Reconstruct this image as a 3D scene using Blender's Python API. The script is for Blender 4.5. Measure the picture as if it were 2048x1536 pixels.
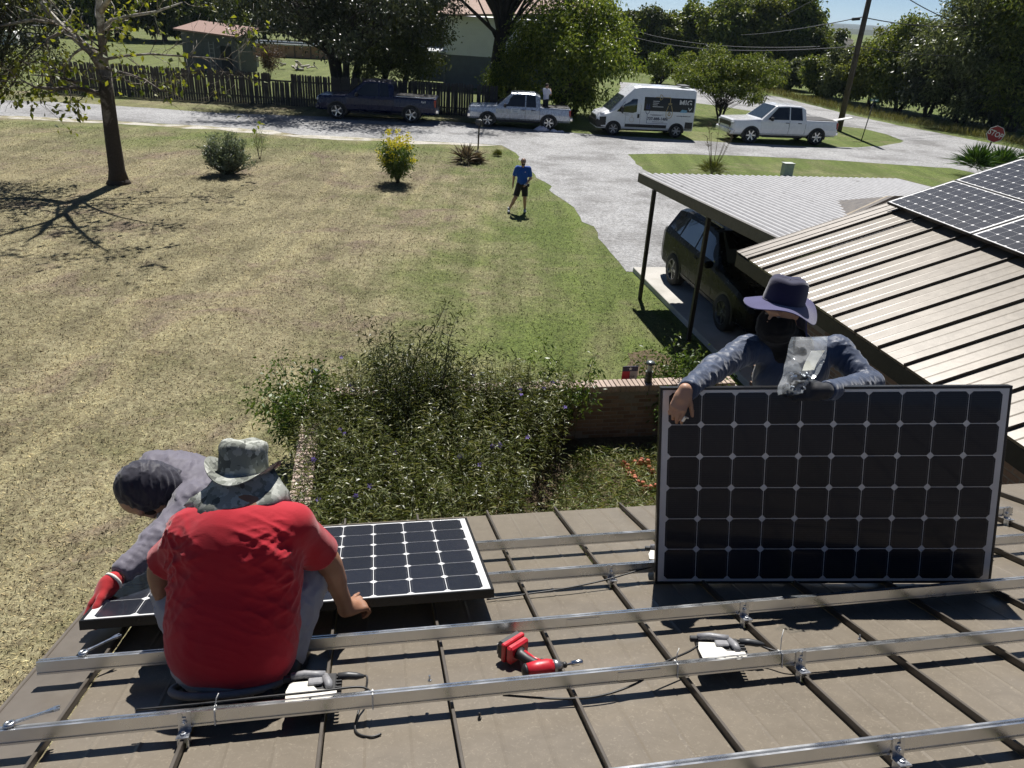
import bpy, math, random, sys
import numpy as np
from mathutils import Vector, Matrix, noise
from math import radians, sin, cos, pi, sqrt, atan2, hypot

for o in list(bpy.data.objects): bpy.data.objects.remove(o)
scene = bpy.context.scene
# ------------------------------------------------------------------ camera
FOC, ROLL, PITCH = 1520.0, radians(3.4), radians(26.3)
CAM = np.array([0.0, 0.0, 5.9])
_fw = np.array([0, cos(PITCH), -sin(PITCH)]); _rt = np.array([1.0, 0, 0]); _up = np.cross(_rt, _fw)
_ax = cos(ROLL) * _rt + sin(ROLL) * _up
_ay = -sin(ROLL) * _rt + cos(ROLL) * _up
cam_d = bpy.data.cameras.new('camera'); cam_o = bpy.data.objects.new('camera', cam_d)
scene.collection.objects.link(cam_o)
cam_o.matrix_world = Matrix(((_ax[0], _ay[0], -_fw[0], CAM[0]), (_ax[1], _ay[1], -_fw[1], CAM[1]), (_ax[2], _ay[2], -_fw[2], CAM[2]), (0, 0, 0, 1)))
cam_d.sensor_fit = 'HORIZONTAL'; cam_d.sensor_width = 36.0; cam_d.lens = FOC / 2048.0 * 36.0
cam_d.clip_start = 0.05; cam_d.clip_end = 20000
scene.camera = cam_o
# ------------------------------------------------------------------ sky and sun
SUN_AZ, SUN_EL = radians(1.0), radians(54.0)      # azimuth from +Y towards +X
world = bpy.data.worlds.new('World'); scene.world = world; world.use_nodes = True
_wn = world.node_tree.nodes; _wl = world.node_tree.links
_bg = _wn.get('Background') or _wn.new('ShaderNodeBackground')
_sky = _wn.new('ShaderNodeTexSky'); _sky.sky_type = 'NISHITA'; _sky.sun_disc = False
_sky.sun_elevation = SUN_EL; _sky.sun_rotation = SUN_AZ
_sky.air_density = 0.48; _sky.dust_density = 0.0; _sky.ozone_density = 3.0; _sky.altitude = 150
_wl.new(_sky.outputs[0], _bg.inputs[0]); _bg.inputs[1].default_value = 0.05
sun_d = bpy.data.lights.new('sun', 'SUN'); sun_o = bpy.data.objects.new('sun', sun_d); scene.collection.objects.link(sun_o)
sun_d.energy = 5.0; sun_d.angle = radians(0.53); sun_d.color = (1.0, 0.965, 0.915)
sun_o.rotation_euler = Vector((-sin(SUN_AZ) * cos(SUN_EL), -cos(SUN_AZ) * cos(SUN_EL), -sin(SUN_EL))).to_track_quat('-Z', 'Y').to_euler()
# ------------------------------------------------------------------ exposure
scene.view_settings.view_transform = 'Standard'; scene.view_settings.look = 'None'
scene.view_settings.exposure = 0.62; scene.view_settings.gamma = 1.0; scene.view_settings.use_curve_mapping = False
scene.render.engine = 'CYCLES'
scene.cycles.use_denoising = True; scene.cycles.use_adaptive_sampling = True; scene.cycles.adaptive_threshold = 0.02
scene.cycles.max_bounces = 6; scene.cycles.diffuse_bounces = 2; scene.cycles.glossy_bounces = 3
scene.cycles.transmission_bounces = 5; scene.cycles.transparent_max_bounces = 8
scene.cycles.caustics_reflective = False; scene.cycles.caustics_refractive = False

# ------------------------------------------------------------------ measuring helpers: photograph pixel -> place
def ray(x, y):
    return _ax * ((x - 1024) / FOC) - _ay * ((y - 768) / FOC) + _fw
def G(x, y, z=0.0):
    d = ray(x, y); t = (z - CAM[2]) / d[2]; p = CAM + t * d
    return Vector((p[0], p[1], z))
def AT(x, y, Y):
    d = ray(x, y); return Vector(CAM + d * (Y / d[1]))
def D(x, y, depth):
    return Vector(CAM + ray(x, y) * depth)
def PXM(p):           # pixels of the photograph per metre at a place
    q = (np.array(p) - CAM) @ _fw
    return FOC / q
# frames of the two roof slopes
YAW, SLP = radians(11.3), radians(18.3)
RU = Vector((cos(YAW), sin(YAW), 0)); RVH = Vector((-sin(YAW), cos(YAW), 0))
RV = Vector((-sin(YAW) * cos(SLP), cos(YAW) * cos(SLP), -sin(SLP))); RN = RU.cross(RV)
RO = Vector((-1.61538641, 2.22889322, 3.49108043))
def RW(u, v, h=0.0): return RO + RU * u + RV * v + RN * h
def HV(u, v, z=0.0): return RU * u + RVH * v + Vector((0, 0, z))     # plan coordinates along the house
M_ROOF = Matrix(((RU.x, RV.x, RN.x, RO.x), (RU.y, RV.y, RN.y, RO.y), (RU.z, RV.z, RN.z, RO.z), (0, 0, 0, 1)))
M_PLAN = Matrix(((RU.x, RVH.x, 0, 0), (RU.y, RVH.y, 0, 0), (0, 0, 1, 0), (0, 0, 0, 1)))
EU = Vector((sin(YAW), -cos(YAW), 0)); EV = Vector((cos(YAW) * cos(SLP), sin(YAW) * cos(SLP), sin(SLP))); EN = EU.cross(EV)
P0 = Vector((5.141, 10.812, 3.751))
RO2 = P0 - EN * 0.12
M_ROOF2 = Matrix(((EU.x, EV.x, EN.x, RO2.x), (EU.y, EV.y, EN.y, RO2.y), (EU.z, EV.z, EN.z, RO2.z), (0, 0, 0, 1)))
# ------------------------------------------------------------------ building helpers
COL = scene.collection
XF = {}
def _reg(o, M): XF[o.name] = M
def T(x, y=None, z=None):
    return Matrix.Translation((x, y, z)) if y is not None else Matrix.Translation(x)
def RZ(a): return Matrix.Rotation(a, 4, 'Z')
def RX(a): return Matrix.Rotation(a, 4, 'X')
def RY(a): return Matrix.Rotation(a, 4, 'Y')
def tag(o, label=None, cat=None, group=None, kind=None):
    if label: o['label'] = label
    if cat: o['category'] = cat
    if group: o['group'] = group
    if kind: o['kind'] = kind
    return o
def thing(name, label, cat, M=None, group=None):
    o = bpy.data.objects.new(name, None); COL.objects.link(o); o.empty_display_size = 0.1
    M = M if M is not None else Matrix()
    if isinstance(M, Vector): M = T(M)
    o.matrix_basis = M; XF[o.name] = M.copy()
    return tag(o, label, cat, group)
def put(name, mesh, parent=None, M=None):
    o = bpy.data.objects.new(name, mesh); COL.objects.link(o)
    if M is not None: o.matrix_basis = M
    if parent is not None:
        o.parent = parent
        XF[o.name] = XF.get(parent.name, Matrix()) @ (M if M is not None else Matrix())
    else: XF[o.name] = (M if M is not None else Matrix()).copy()
    return o
def dup(o, parent=None, M=None):
    c = o.copy(); COL.objects.link(c)
    if M is not None: c.matrix_basis = M
    if parent is not None: c.parent = parent
    XF[c.name] = (XF.get(parent.name, Matrix()) if parent else Matrix()) @ c.matrix_basis
    for ch in list(o.children): dup(ch, c)
    return c

class MB:
    def __init__(s): s.v = []; s.f = []; s.m = []; s.s = []
    def add(s, vs, fs, mi=0, smooth=False, M=None):
        b = len(s.v)
        if M is not None: vs = [M @ Vector(v) for v in vs]
        s.v.extend([tuple(v) for v in vs])
        for f in fs: s.f.append([i + b for i in f]); s.m.append(mi); s.s.append(smooth)
        return s
    def box(s, c, d, M=None, mi=0, bev=0.0):
        hx, hy, hz = d[0] / 2, d[1] / 2, d[2] / 2
        if bev <= 0:
            vs = [(c[0] + a * hx, c[1] + b * hy, c[2] + e * hz) for a in (-1, 1) for b in (-1, 1) for e in (-1, 1)]
            fs = [(0, 1, 3, 2), (4, 6, 7, 5), (0, 4, 5, 1), (2, 3, 7, 6), (0, 2, 6, 4), (1, 5, 7, 3)]
            return s.add(vs, fs, mi, False, M)
        b_ = min(bev, hx * .98, hy * .98, hz * .98); vs = []; idx = {}
        for a in (-1, 1):
            for b in (-1, 1):
                for e in (-1, 1):
                    for k in range(3):
                        q = [hx - b_, hy - b_, hz - b_]; q[k] = (hx, hy, hz)[k]
                        idx[(a, b, e, k)] = len(vs)
                        vs.append((c[0] + a * q[0], c[1] + b * q[1], c[2] + e * q[2]))
        fs = []
        sg = (-1, 1)
        for k in range(3):
            o1, o2 = [(1, 2), (2, 0), (0, 1)][k]
            for sgn in sg:
                ring = []
                for p, q in ((-1, -1), (1, -1), (1, 1), (-1, 1)):
                    t = [0, 0, 0]; t[k] = sgn; t[o1] = p; t[o2] = q; ring.append(idx[(t[0], t[1], t[2], k)])
                fs.append(ring if sgn > 0 else ring[::-1])
        for k in range(3):
            o1, o2 = [(1, 2), (2, 0), (0, 1)][k]
            for p in sg:
                for q in sg:
                    def g(w, kk):
                        t = [0, 0, 0]; t[k] = w; t[o1] = p; t[o2] = q; return idx[(t[0], t[1], t[2], kk)]
                    r = [g(-1, o1), g(1, o1), g(1, o2), g(-1, o2)]
                    fs.append(r if p * q < 0 else r[::-1])
        for a in sg:
            for b in sg:
                for e in sg:
                    r = [idx[(a, b, e, k)] for k in range(3)]
                    fs.append(r if a * b * e > 0 else r[::-1])
        return s.add(vs, fs, mi, False, M)
    def tube(s, pts, rad, n=8, mi=0, caps=True, smooth=True, M=None, closed=False):
        pts = [Vector(p) for p in pts]; m = len(pts)
        if not hasattr(rad, '__len__'): rad = [rad] * m
        tg = []
        for i in range(m):
            if closed: d = pts[(i + 1) % m] - pts[i - 1]
            else: d = pts[min(i + 1, m - 1)] - pts[max(i - 1, 0)]
            tg.append(d.normalized() if d.length > 1e-9 else Vector((0, 0, 1)))
        a = Vector((0, 0, 1)) if abs(tg[0].z) < .9 else Vector((1, 0, 0))
        x = tg[0].cross(a).normalized(); vs = []; fs = []
        for i in range(m):
            x = (x - tg[i] * x.dot(tg[i]));
            x = x.normalized() if x.length > 1e-6 else tg[i].orthogonal().normalized()
            y = tg[i].cross(x)
            for k in range(n):
                w = 2 * pi * k / n; vs.append(pts[i] + (x * cos(w) + y * sin(w)) * rad[i])
        for i in range(m if closed else m - 1):
            j = (i + 1) % m
            for k in range(n):
                l = (k + 1) % n; fs.append((i * n + k, i * n + l, j * n + l, j * n + k))
        if caps and not closed:
            fs.append(tuple(range(n))[::-1]); fs.append(tuple((m - 1) * n + k for k in range(n)))
        return s.add(vs, fs, mi, smooth, M)
    def lathe(s, prof, n=16, mi=0, smooth=True, M=None, cap=True, sx=1.0, sy=1.0):
        vs = []; fs = []
        for r, z in prof:
            for k in range(n):
                w = 2 * pi * k / n; vs.append((r * cos(w) * sx, r * sin(w) * sy, z))
        for i in range(len(prof) - 1):
            for k in range(n):
                l = (k + 1) % n; fs.append((i * n + k, i * n + l, (i + 1) * n + l, (i + 1) * n + k))
        if cap:
            fs.append(tuple(range(n))[::-1]); fs.append(tuple((len(prof) - 1) * n + k for k in range(n)))
        return s.add(vs, fs, mi, smooth, M)
    def prism(s, poly, z0, z1, M=None, mi=0, bev=0.0):
        n = len(poly)
        if sum(poly[i][0] * poly[(i + 1) % n][1] - poly[(i + 1) % n][0] * poly[i][1] for i in range(n)) < 0: poly = poly[::-1]
        vs = [(p[0], p[1], z0) for p in poly] + [(p[0], p[1], z1) for p in poly]
        fs = [tuple(range(n))[::-1], tuple(range(n, 2 * n))]
        for i in range(n): j = (i + 1) % n; fs.append((i, j, n + j, n + i))
        return s.add(vs, fs, mi, False, M)
    def loft(s, rings, mi=0, smooth=True, caps=True, M=None):
        n = len(rings[0]); vs = [p for r in rings for p in r]; fs = []
        for i in range(len(rings) - 1):
            for k in range(n):
                l = (k + 1) % n; fs.append((i * n + k, i * n + l, (i + 1) * n + l, (i + 1) * n + k))
        if caps:
            fs.append(tuple(range(n))[::-1]); fs.append(tuple((len(rings) - 1) * n + k for k in range(n)))
        return s.add(vs, fs, mi, smooth, M)
    def sheet(s, rows, mi=0, smooth=True, M=None):
        n = len(rows[0]); vs = [p for r in rows for p in r]
        fs = [(i * n + k, i * n + k + 1, (i + 1) * n + k + 1, (i + 1) * n + k) for i in range(len(rows) - 1) for k in range(n - 1)]
        return s.add(vs, fs, mi, smooth, M)
    def mesh(s, name, mats, M=None):
        me = bpy.data.meshes.new(name)
        vs = s.v if M is None else [tuple(M @ Vector(v)) for v in s.v]
        me.from_pydata(vs, [], s.f)
        if not isinstance(mats, (list, tuple)): mats = [mats]
        for m in mats: me.materials.append(m)
        me.polygons.foreach_set('material_index', s.m); me.polygons.foreach_set('use_smooth', s.s)
        me.update(); return me
    def build(s, name, mats, parent=None, world=False, M=None):
        X = None
        if world and parent is not None: X = XF[parent.name].inverted()
        return put(name, s.mesh(name, mats, X), parent, M)

def np_mesh(name, verts, quads, mats, smooth=False, mi=None):
    me = bpy.data.meshes.new(name); verts = np.asarray(verts, np.float32); quads = np.asarray(quads, np.int32)
    k = quads.shape[1]
    me.vertices.add(len(verts)); me.vertices.foreach_set('co', verts.ravel())
    me.loops.add(quads.size); me.loops.foreach_set('vertex_index', quads.ravel())
    me.polygons.add(len(quads)); me.polygons.foreach_set('loop_start', np.arange(0, quads.size, k, dtype=np.int32))
    me.polygons.foreach_set('use_smooth', np.full(len(quads), smooth))
    if not isinstance(mats, (list, tuple)): mats = [mats]
    for m in mats: me.materials.append(m)
    if mi is not None: me.polygons.foreach_set('material_index', np.asarray(mi, np.int32))
    me.update(calc_edges=True); me.validate(); return me

# ------------------------------------------------------------------ materials
def lin(r, g, b):
    return tuple(((c / 255) / 12.92 if c / 255 <= .04045 else ((c / 255 + .055) / 1.055) ** 2.4) for c in (r, g, b)) + (1.0,)
class NT:
    def __init__(s, name):
        s.m = bpy.data.materials.new(name); s.m.use_nodes = True; s.t = s.m.node_tree; s.n = s.t.nodes
        s.b = s.n.get('Principled BSDF'); s.out = s.n.get('Material Output'); s.co = None
    def new(s, typ, **kw):
        n = s.n.new(typ)
        for k, v in kw.items():
            if k.startswith('i_'):
                key = k[2:]; key = int(key) if key.isdigit() else key.replace('_', ' ')
                n.inputs[key].default_value = v
            else: setattr(n, k, v)
        return n
    def link(s, a, b): s.t.links.new(a, b)
    def coord(s, kind='Object'):
        if s.co is None: s.co = s.new('ShaderNodeTexCoord')
        return s.co.outputs[kind]
    def noise(s, scale, detail=4, rough=.6, vec=None, dist=0.0):
        n = s.new('ShaderNodeTexNoise'); n.inputs['Scale'].default_value = scale; n.inputs['Detail'].default_value = detail
        n.inputs['Roughness'].default_value = rough; n.inputs['Distortion'].default_value = dist
        s.link(vec if vec is not None else s.coord(), n.inputs['Vector']); return n.outputs['Fac']
    def ramp(s, fac, stops, interp='LINEAR'):
        r = s.new('ShaderNodeValToRGB'); r.color_ramp.interpolation = interp; e = r.color_ramp.elements
        while len(e) < len(stops): e.new(0.5)
        for i, (p, c) in enumerate(stops):
            e[i].position = p; e[i].color = c if len(c) == 4 else tuple(c) + (1,)
        s.link(fac, r.inputs[0]); return r.outputs[0]
    def mix(s, fac, a, b, mode='MIX'):
        m = s.new('ShaderNodeMix', data_type='RGBA', blend_type=mode)
        for sock, val in ((m.inputs[0], fac), (m.inputs[6], a), (m.inputs[7], b)):
            if hasattr(val, 'is_linked') or hasattr(val, 'links'): s.link(val, sock)
            else: sock.default_value = val
        return m.outputs[2]
    def math(s, op, a, b=0.0, clamp=False):
        m = s.new('ShaderNodeMath', operation=op, use_clamp=clamp)
        for sock, val in ((m.inputs[0], a), (m.inputs[1], b)):
            if hasattr(val, 'links'): s.link(val, sock)
            else: sock.default_value = val
        return m.outputs[0]
    def bump(s, h, strength=.3, dist=.01):
        b = s.new('ShaderNodeBump'); b.inputs['Strength'].default_value = strength; b.inputs['Distance'].default_value = dist
        s.link(h, b.inputs['Height']); s.link(b.outputs[0], s.b.inputs['Normal']); return b
    def set(s, **kw):
        for k, v in kw.items():
            key = {'col': 'Base Color', 'rough': 'Roughness', 'metal': 'Metallic', 'spec': 'Specular IOR Level', 'trans': 'Transmission Weight', 'ior': 'IOR', 'alpha': 'Alpha', 'sheen': 'Sheen Weight', 'coat': 'Coat Weight'}[k]
            if hasattr(v, 'links'): s.link(v, s.b.inputs[key])
            else: s.b.inputs[key].default_value = v
        return s
_MC = {}
def simple(name, col, rough=.6, metal=0.0, var=.18, scale=8.0, bump=0.0, bscale=60.0, spec=.5, coat=0.0, bdist=.004):
    """plain stuff with uneven tone and fine relief"""
    if name in _MC: return _MC[name]
    t = NT(name); c = tuple(col[:3])
    f = t.noise(scale, 5, .65)
    lo = tuple(max(0, x * (1 - var)) for x in c) + (1,); hi = tuple(min(1, x * (1 + var)) for x in c) + (1,)
    t.set(col=t.ramp(f, [(.3, lo), (.7, hi)]), metal=metal, spec=spec, coat=coat)
    t.set(rough=t.ramp(t.noise(scale * 3, 3), [(.3, (max(0, rough - .08),) * 3), (.7, (min(1, rough + .08),) * 3)]))
    if bump > 0: t.bump(t.noise(bscale, 4), bump, bdist)
    _MC[name] = t.m; return t.m
def leafmat(name, cols, rough=.45, trans=.35, tcol=None, spec=.4):
    """leaves: each leaf its own tone, light passes through"""
    if name in _MC: return _MC[name]
    t = NT(name)
    g = t.new('ShaderNodeNewGeometry')
    k = len(cols)
    c = t.ramp(g.outputs['Random Per Island'], [(i / max(1, k - 1), tuple(x)) for i, x in enumerate(cols)])
    t.set(col=c, rough=rough, spec=spec)
    tr = t.new('ShaderNodeBsdfTranslucent')
    tc = t.mix(1.0, c, tcol if tcol else (1.0, 1.0, .55, 1), 'MULTIPLY')
    t.link(tc, tr.inputs[0])
    ms = t.new('ShaderNodeMixShader'); ms.inputs[0].default_value = trans
    t.link(t.b.outputs[0], ms.inputs[1]); t.link(tr.outputs[0], ms.inputs[2]); t.link(ms.outputs[0], t.out.inputs['Surface'])
    _MC[name] = t.m; return t.m
def glassmat(name, col=(.02, .025, .03, 1), rough=.03):
    if name in _MC: return _MC[name]
    t = NT(name); t.set(col=col, rough=rough, spec=.6, coat=.6); _MC[name] = t.m; return t.m

BLACK = simple('black_plastic', (.012, .012, .013), .5, var=.2)
RUBBER = simple('tyre_rubber', (.014, .014, .014), .8, var=.25, bump=.2)
ALU = simple('mill_aluminium', (.62, .63, .64), .3, metal=1.0, var=.08, scale=3)
ZINC = simple('zinc_steel', (.55, .57, .6), .32, metal=1.0, var=.15, scale=20)
DARKM = simple('dark_trim_metal', (.022, .02, .018), .55, var=.2)

# ------------------------------------------------------------------ foliage in numpy
def leaf_quads(P, Dn, L, Wd, rng, droop=0.0, curl=.35):
    """one folded leaf (two quads sharing a midrib) at every point P, pointing along Dn"""
    n = len(P); P = np.asarray(P); Dn = Dn / (np.linalg.norm(Dn, axis=1, keepdims=True) + 1e-9)
    r = rng.normal(size=(n, 3)); S = np.cross(Dn, r); S /= (np.linalg.norm(S, axis=1, keepdims=True) + 1e-9)
    Nn = np.cross(S, Dn); L = np.asarray(L).reshape(-1, 1) * np.ones((n, 1)); Wd = np.asarray(Wd).reshape(-1, 1) * np.ones((n, 1))
    tip = P + Dn * L; tip[:, 2] -= droop * L[:, 0]
    mid = P + Dn * L * .5; mid[:, 2] -= droop * .3 * L[:, 0]
    a = mid + S * Wd * .5 + Nn * Wd * curl * .5; b = mid - S * Wd * .5 + Nn * Wd * curl * .5
    V = np.stack([P, a, tip, b], 1).reshape(-1, 3)
    q = np.arange(n)[:, None] * 4 + np.array([[0, 1, 2, 3]])
    return V, q
class Leaves:
    def __init__(s): s.V = []; s.Q = []; s.MI = []; s.n = 0
    def add(s, V, Q, mi=0):
        s.V.append(V); s.Q.append(Q + s.n); s.MI.append(np.full(len(Q), mi)); s.n += len(V)
    def leaf(s, P, Dn, L, Wd, rng, mi=0, **kw):
        if len(P) == 0: return
        V, Q = leaf_quads(P, Dn, L, Wd, rng, **kw); s.add(V, Q, mi)
    def build(s, name, mats, parent=None, world=True):
        V = np.concatenate(s.V); Q = np.concatenate(s.Q); MI = np.concatenate(s.MI)
        if world and parent is not None:
            X = np.array(XF[parent.name].inverted()); V = V @ X[:3, :3].T + X[:3, 3]
        return put(name, np_mesh(name, V, Q, mats, False, MI), parent)

def limb_path(rng, a, d, length, n, wob, up=0.0):
    pts = [Vector(a)]; d = Vector(d).normalized()
    for i in range(n):
        d = (d + Vector(rng.normal(size=3)) * wob + Vector((0, 0, up))).normalized()
        pts.append(pts[-1] + d * (length / n))
    return pts, d
def grow(rng, mb, a, d, length, r, level, maxlevel, tips, wob=.16, up=.04, spread=.75, kids=(3, 5), taper=.55, lenf=.62, nseg=5, ring=8, twigs=None):
    pts, dd = limb_path(rng, a, d, length, nseg, wob, up)
    r1 = r * taper
    mb.tube(pts, [r + (r1 - r) * i / nseg for i in range(nseg + 1)], max(4, ring - 2 * level), caps=True)
    if level >= maxlevel:
        for p in pts[1:]: tips.append((p, dd))
        return
    nk = rng.integers(kids[0], kids[1] + 1)
    for k in range(nk):
        f = .35 + .65 * (k + rng.random() * .6) / nk; f = min(f, 1.0)
        i = min(int(f * nseg), nseg - 1); q = pts[i].lerp(pts[i + 1], f * nseg - i)
        ax = dd.orthogonal().normalized(); ax.rotate(Matrix.Rotation(rng.random() * 2 * pi, 3, dd))
        nd = (dd + ax * (spread * (.6 + .7 * rng.random()))).normalized()
        grow(rng, mb, q, nd, length * lenf * (.75 + .5 * rng.random()), (r + (r1 - r) * f) * .62, level + 1, maxlevel, tips, wob, up, spread, kids, taper, lenf, max(3, nseg - 1), ring)
    grow(rng, mb, pts[-1], dd, length * lenf, r1, level + 1, maxlevel, tips, wob, up, spread, kids, taper, lenf, max(3, nseg - 1), ring)
def crown_from_tips(rng, tips, per, rad, L, Wd, nm=1, droop=.3, flat=.8):
    lv = Leaves()
    T0 = np.array([list(t[0]) for t in tips]); D0 = np.array([list(t[1]) for t in tips])
    P = np.repeat(T0, per, 0); Dn = np.repeat(D0, per, 0)
    off = rng.normal(size=P.shape) * rad; off[:, 2] *= flat
    P = P + off; Dn = Dn * .4 + off / (rad + 1e-6) * .5 + rng.normal(size=P.shape) * .6; Dn[:, 2] -= .25
    n = len(P); mi = rng.integers(0, nm, n)
    for k in range(nm):
        s = mi == k
        lv.leaf(P[s], Dn[s], L * (.6 + .8 * rng.random(s.sum())), Wd * (.7 + .6 * rng.random(s.sum())), rng, k, droop=droop)
    return lv
# ------------------------------------------------------------------ ground, road, drive
def lawn_colour(t, rnd=None):
    co = t.new('ShaderNodeNewGeometry').outputs['Position']
    sep = t.new('ShaderNodeSeparateXYZ'); t.link(co, sep.inputs[0])
    big = t.noise(.11, 4, .6, co); med = t.noise(.7, 5, .65, co, .4); fine = t.math('ADD', t.math('MULTIPLY', t.noise(20, 4, .75, co), .85), t.math('SUBTRACT', t.math('MULTIPLY', t.noise(6.5, 5, .75, co), .85), .35)); vf = t.noise(80, 3, .7, co)
    # where the grass is still green: towards the drive and the street verge
    gx = t.math('ADD', sep.outputs[0], t.math('MULTIPLY', t.math('SUBTRACT', big, .5), 14))
    gx = t.math('ADD', gx, t.math('MULTIPLY', t.math('SUBTRACT', med, .5), 9))
    mr = t.new('ShaderNodeMapRange', interpolation_type='SMOOTHSTEP'); t.link(gx, mr.inputs[0])
    for i, v in ((1, -6.0), (2, 2.0), (3, .14), (4, .92)): mr.inputs[i].default_value = v
    ver = t.new('ShaderNodeMapRange', interpolation_type='SMOOTHSTEP'); t.link(sep.outputs[1], ver.inputs[0])
    for i, v in ((1, 27.0), (2, 36.0), (3, .1), (4, .85)): ver.inputs[i].default_value = v
    green = t.math('MAXIMUM', mr.outputs[0], t.math('MULTIPLY', ver.outputs[0], t.ramp(big, [(.35, (0, 0, 0)), (.6, (1, 1, 1))])))
    pat = t.noise(.33, 4, .65, co, .6); green = t.math('MULTIPLY', green, t.ramp(pat, [(.34, (.6,) * 3), (.52, (1.05,) * 3)]))
    far = t.new('ShaderNodeMapRange', interpolation_type='SMOOTHSTEP'); t.link(sep.outputs[1], far.inputs[0])
    for i, v in ((1, 45.0), (2, 50.0), (3, 0), (4, .8)): far.inputs[i].default_value = v
    green = t.math('MAXIMUM', green, far.outputs[0])
    green = t.math('ADD', green, t.math('MULTIPLY', t.math('SUBTRACT', fine, .5), .7), True)
    straw = t.ramp(fine, [(.3, (.125, .102, .062)), (.5, (.25, .214, .135)), (.72, (.46, .405, .275))])
    straw = t.mix(t.ramp(med, [(.42, (0, 0, 0)), (.66, (.75, .75, .75))]), straw, t.ramp(fine, [(.35, (.07, .056, .036)), (.7, (.19, .155, .10))]))
    grn = t.ramp(fine, [(.3, (.045, .068, .016)), (.5, (.092, .128, .030)), (.75, (.19, .225, .07))])
    c = t.mix(green, straw, grn)
    earth = t.math('MULTIPLY', t.ramp(t.noise(.42, 5, .7, co, .8), [(.52, (0,) * 3), (.64, (.75,) * 3)]), t.ramp(green, [(.3, (1,) * 3), (.7, (.15,) * 3)]))
    c = t.mix(earth, c, t.ramp(fine, [(.3, (.09, .066, .05)), (.7, (.25, .195, .15))]))
    mp = t.new('ShaderNodeMapping'); mp.inputs['Rotation'].default_value = (0, 0, .35); mp.inputs['Scale'].default_value = (1.5, .10, 1); t.link(co, mp.inputs['Vector'])
    strk = t.noise(1.0, 3, .6, mp.outputs[0], .3)
    c = t.mix(.8, c, t.ramp(strk, [(.34, (.78, .78, .76)), (.5, (1, 1, 1)), (.64, (1.2, 1.19, 1.14))]), 'MULTIPLY')     # mower passes
    c = t.mix(.55, c, t.ramp(vf, [(.25, (.4, .4, .4)), (.52, (1, 1, 1)), (.78, (2.0, 1.95, 1.8))]), 'MULTIPLY')
    return c, fine, vf
_t = NT('lawn'); _c, _f, _v = lawn_colour(_t)
_t.set(col=_c, rough=.95, spec=.15)
_h = _t.math('ADD', _t.math('MULTIPLY', _f, 1.0), _t.math('MULTIPLY', _v, .5)); _t.bump(_h, .55, .035)
LAWN = _t.m
mb = MB()
# one sheet out to the horizon, finer near the house
xs = [-6000, -1500, -400, -150, -60, -30, -15, 0, 15, 30, 60, 150, 400, 1500, 6000]
ys = [-300, -60, -10, 5, 15, 25, 40, 60, 100, 200, 400, 900, 2500, 7000]
mb.sheet([[(x, y, 0) for x in xs] for y in ys], smooth=False)
tag(mb.build('ground', LAWN), kind='structure')

_t = NT('chip_seal'); _co = _t.new('ShaderNodeNewGeometry').outputs['Position']
_n1 = _t.noise(.35, 5, .6, _co); _n2 = _t.math('ADD', _t.math('MULTIPLY', _t.noise(26, 4, .75, _co), .8), _t.math('SUBTRACT', _t.math('MULTIPLY', _t.noise(8, 4, .8, _co), .8), .3)); _n3 = _t.noise(2.2, 4, .6, _co)
_c = _t.ramp(_n2, [(.28, (.13, .13, .132)), (.5, (.29, .29, .292)), (.75, (.53, .53, .53))])
_c = _t.mix(.8, _c, _t.ramp(_n1, [(.36, (.48, .47, .46)), (.5, (.9, .9, .9)), (.66, (1.1, 1.1, 1.1))]), 'MULTIPLY')
_c = _t.mix(.5, _c, _t.ramp(_n3, [(.35, (.8, .79, .76)), (.6, (1.1, 1.1, 1.1))]), 'MULTIPLY')
_t.set(col=_c, rough=.9, spec=.25); _t.bump(_n2, .5, .02); ROAD = _t.m
_t = NT('gravel_edge'); _co = _t.new('ShaderNodeNewGeometry').outputs['Position']
_n2 = _t.noise(20, 5, .8, _co); _n1 = _t.noise(.9, 4, .6, _co)
_c = _t.mix(_t.ramp(_n1, [(.46, (0, 0, 0)), (.6, (1, 1, 1))]), _t.ramp(_n2, [(.3, (.26, .24, .2)), (.7, (.66, .63, .57))]), _t.ramp(_n2, [(.3, (.13, .12, .06)), (.7, (.36, .32, .2))]))
_t.set(col=_c, rough=.95, spec=.2); _t.bump(_n2, .6, .03); GRAVEL = _t.m
_t = NT('concrete_pad'); _n1 = _t.noise(1.3, 5, .6); _n2 = _t.noise(60, 3, .7)
_c = _t.mix(.4, _t.ramp(_n1, [(.3, (.36, .345, .31)), (.7, (.52, .5, .46))]), _t.ramp(_n2, [(.3, (.7, .7, .7)), (.7, (1.15, 1.15, 1.15))]), 'MULTIPLY')
_t.set(col=_c, rough=.85); _t.bump(_n2, .25, .01); CONC = _t.m

rng = np.random.default_rng(7)
def resample(pts, step=.8, jit=.12):
    out = []
    for a, b in zip(pts[:-1], pts[1:]):
        a = Vector(a[:2]); b = Vector(b[:2]); n = max(1, int((b - a).length / step))
        for i in range(n): out.append(a.lerp(b, i / n))
    out.append(Vector(pts[-1][:2]))
    return [Vector((p.x + rng.normal() * jit, p.y + rng.normal() * jit)) for p in out]
def flat_poly(name, pts, z, m, jit=.1, step=.8, kind='structure'):
    r = resample(list(pts) + [pts[0]], step, jit)[:-1]
    mb = MB(); mb.add([(p.x, p.y, z) for p in r], [tuple(range(len(r)))])
    if mb.f: # keep the face looking up
        n = len(r); A = sum(r[i].x * r[(i + 1) % n].y - r[(i + 1) % n].x * r[i].y for i in range(n))
        if A < 0: mb.f[0] = mb.f[0][::-1]
    o = mb.build(name, m); tag(o, kind=kind); return o
near_edge = [(-420, 205), (0, 231), (219, 242), (406, 252), (512, 259), (600, 269), (756, 278), (944, 287)]
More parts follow.
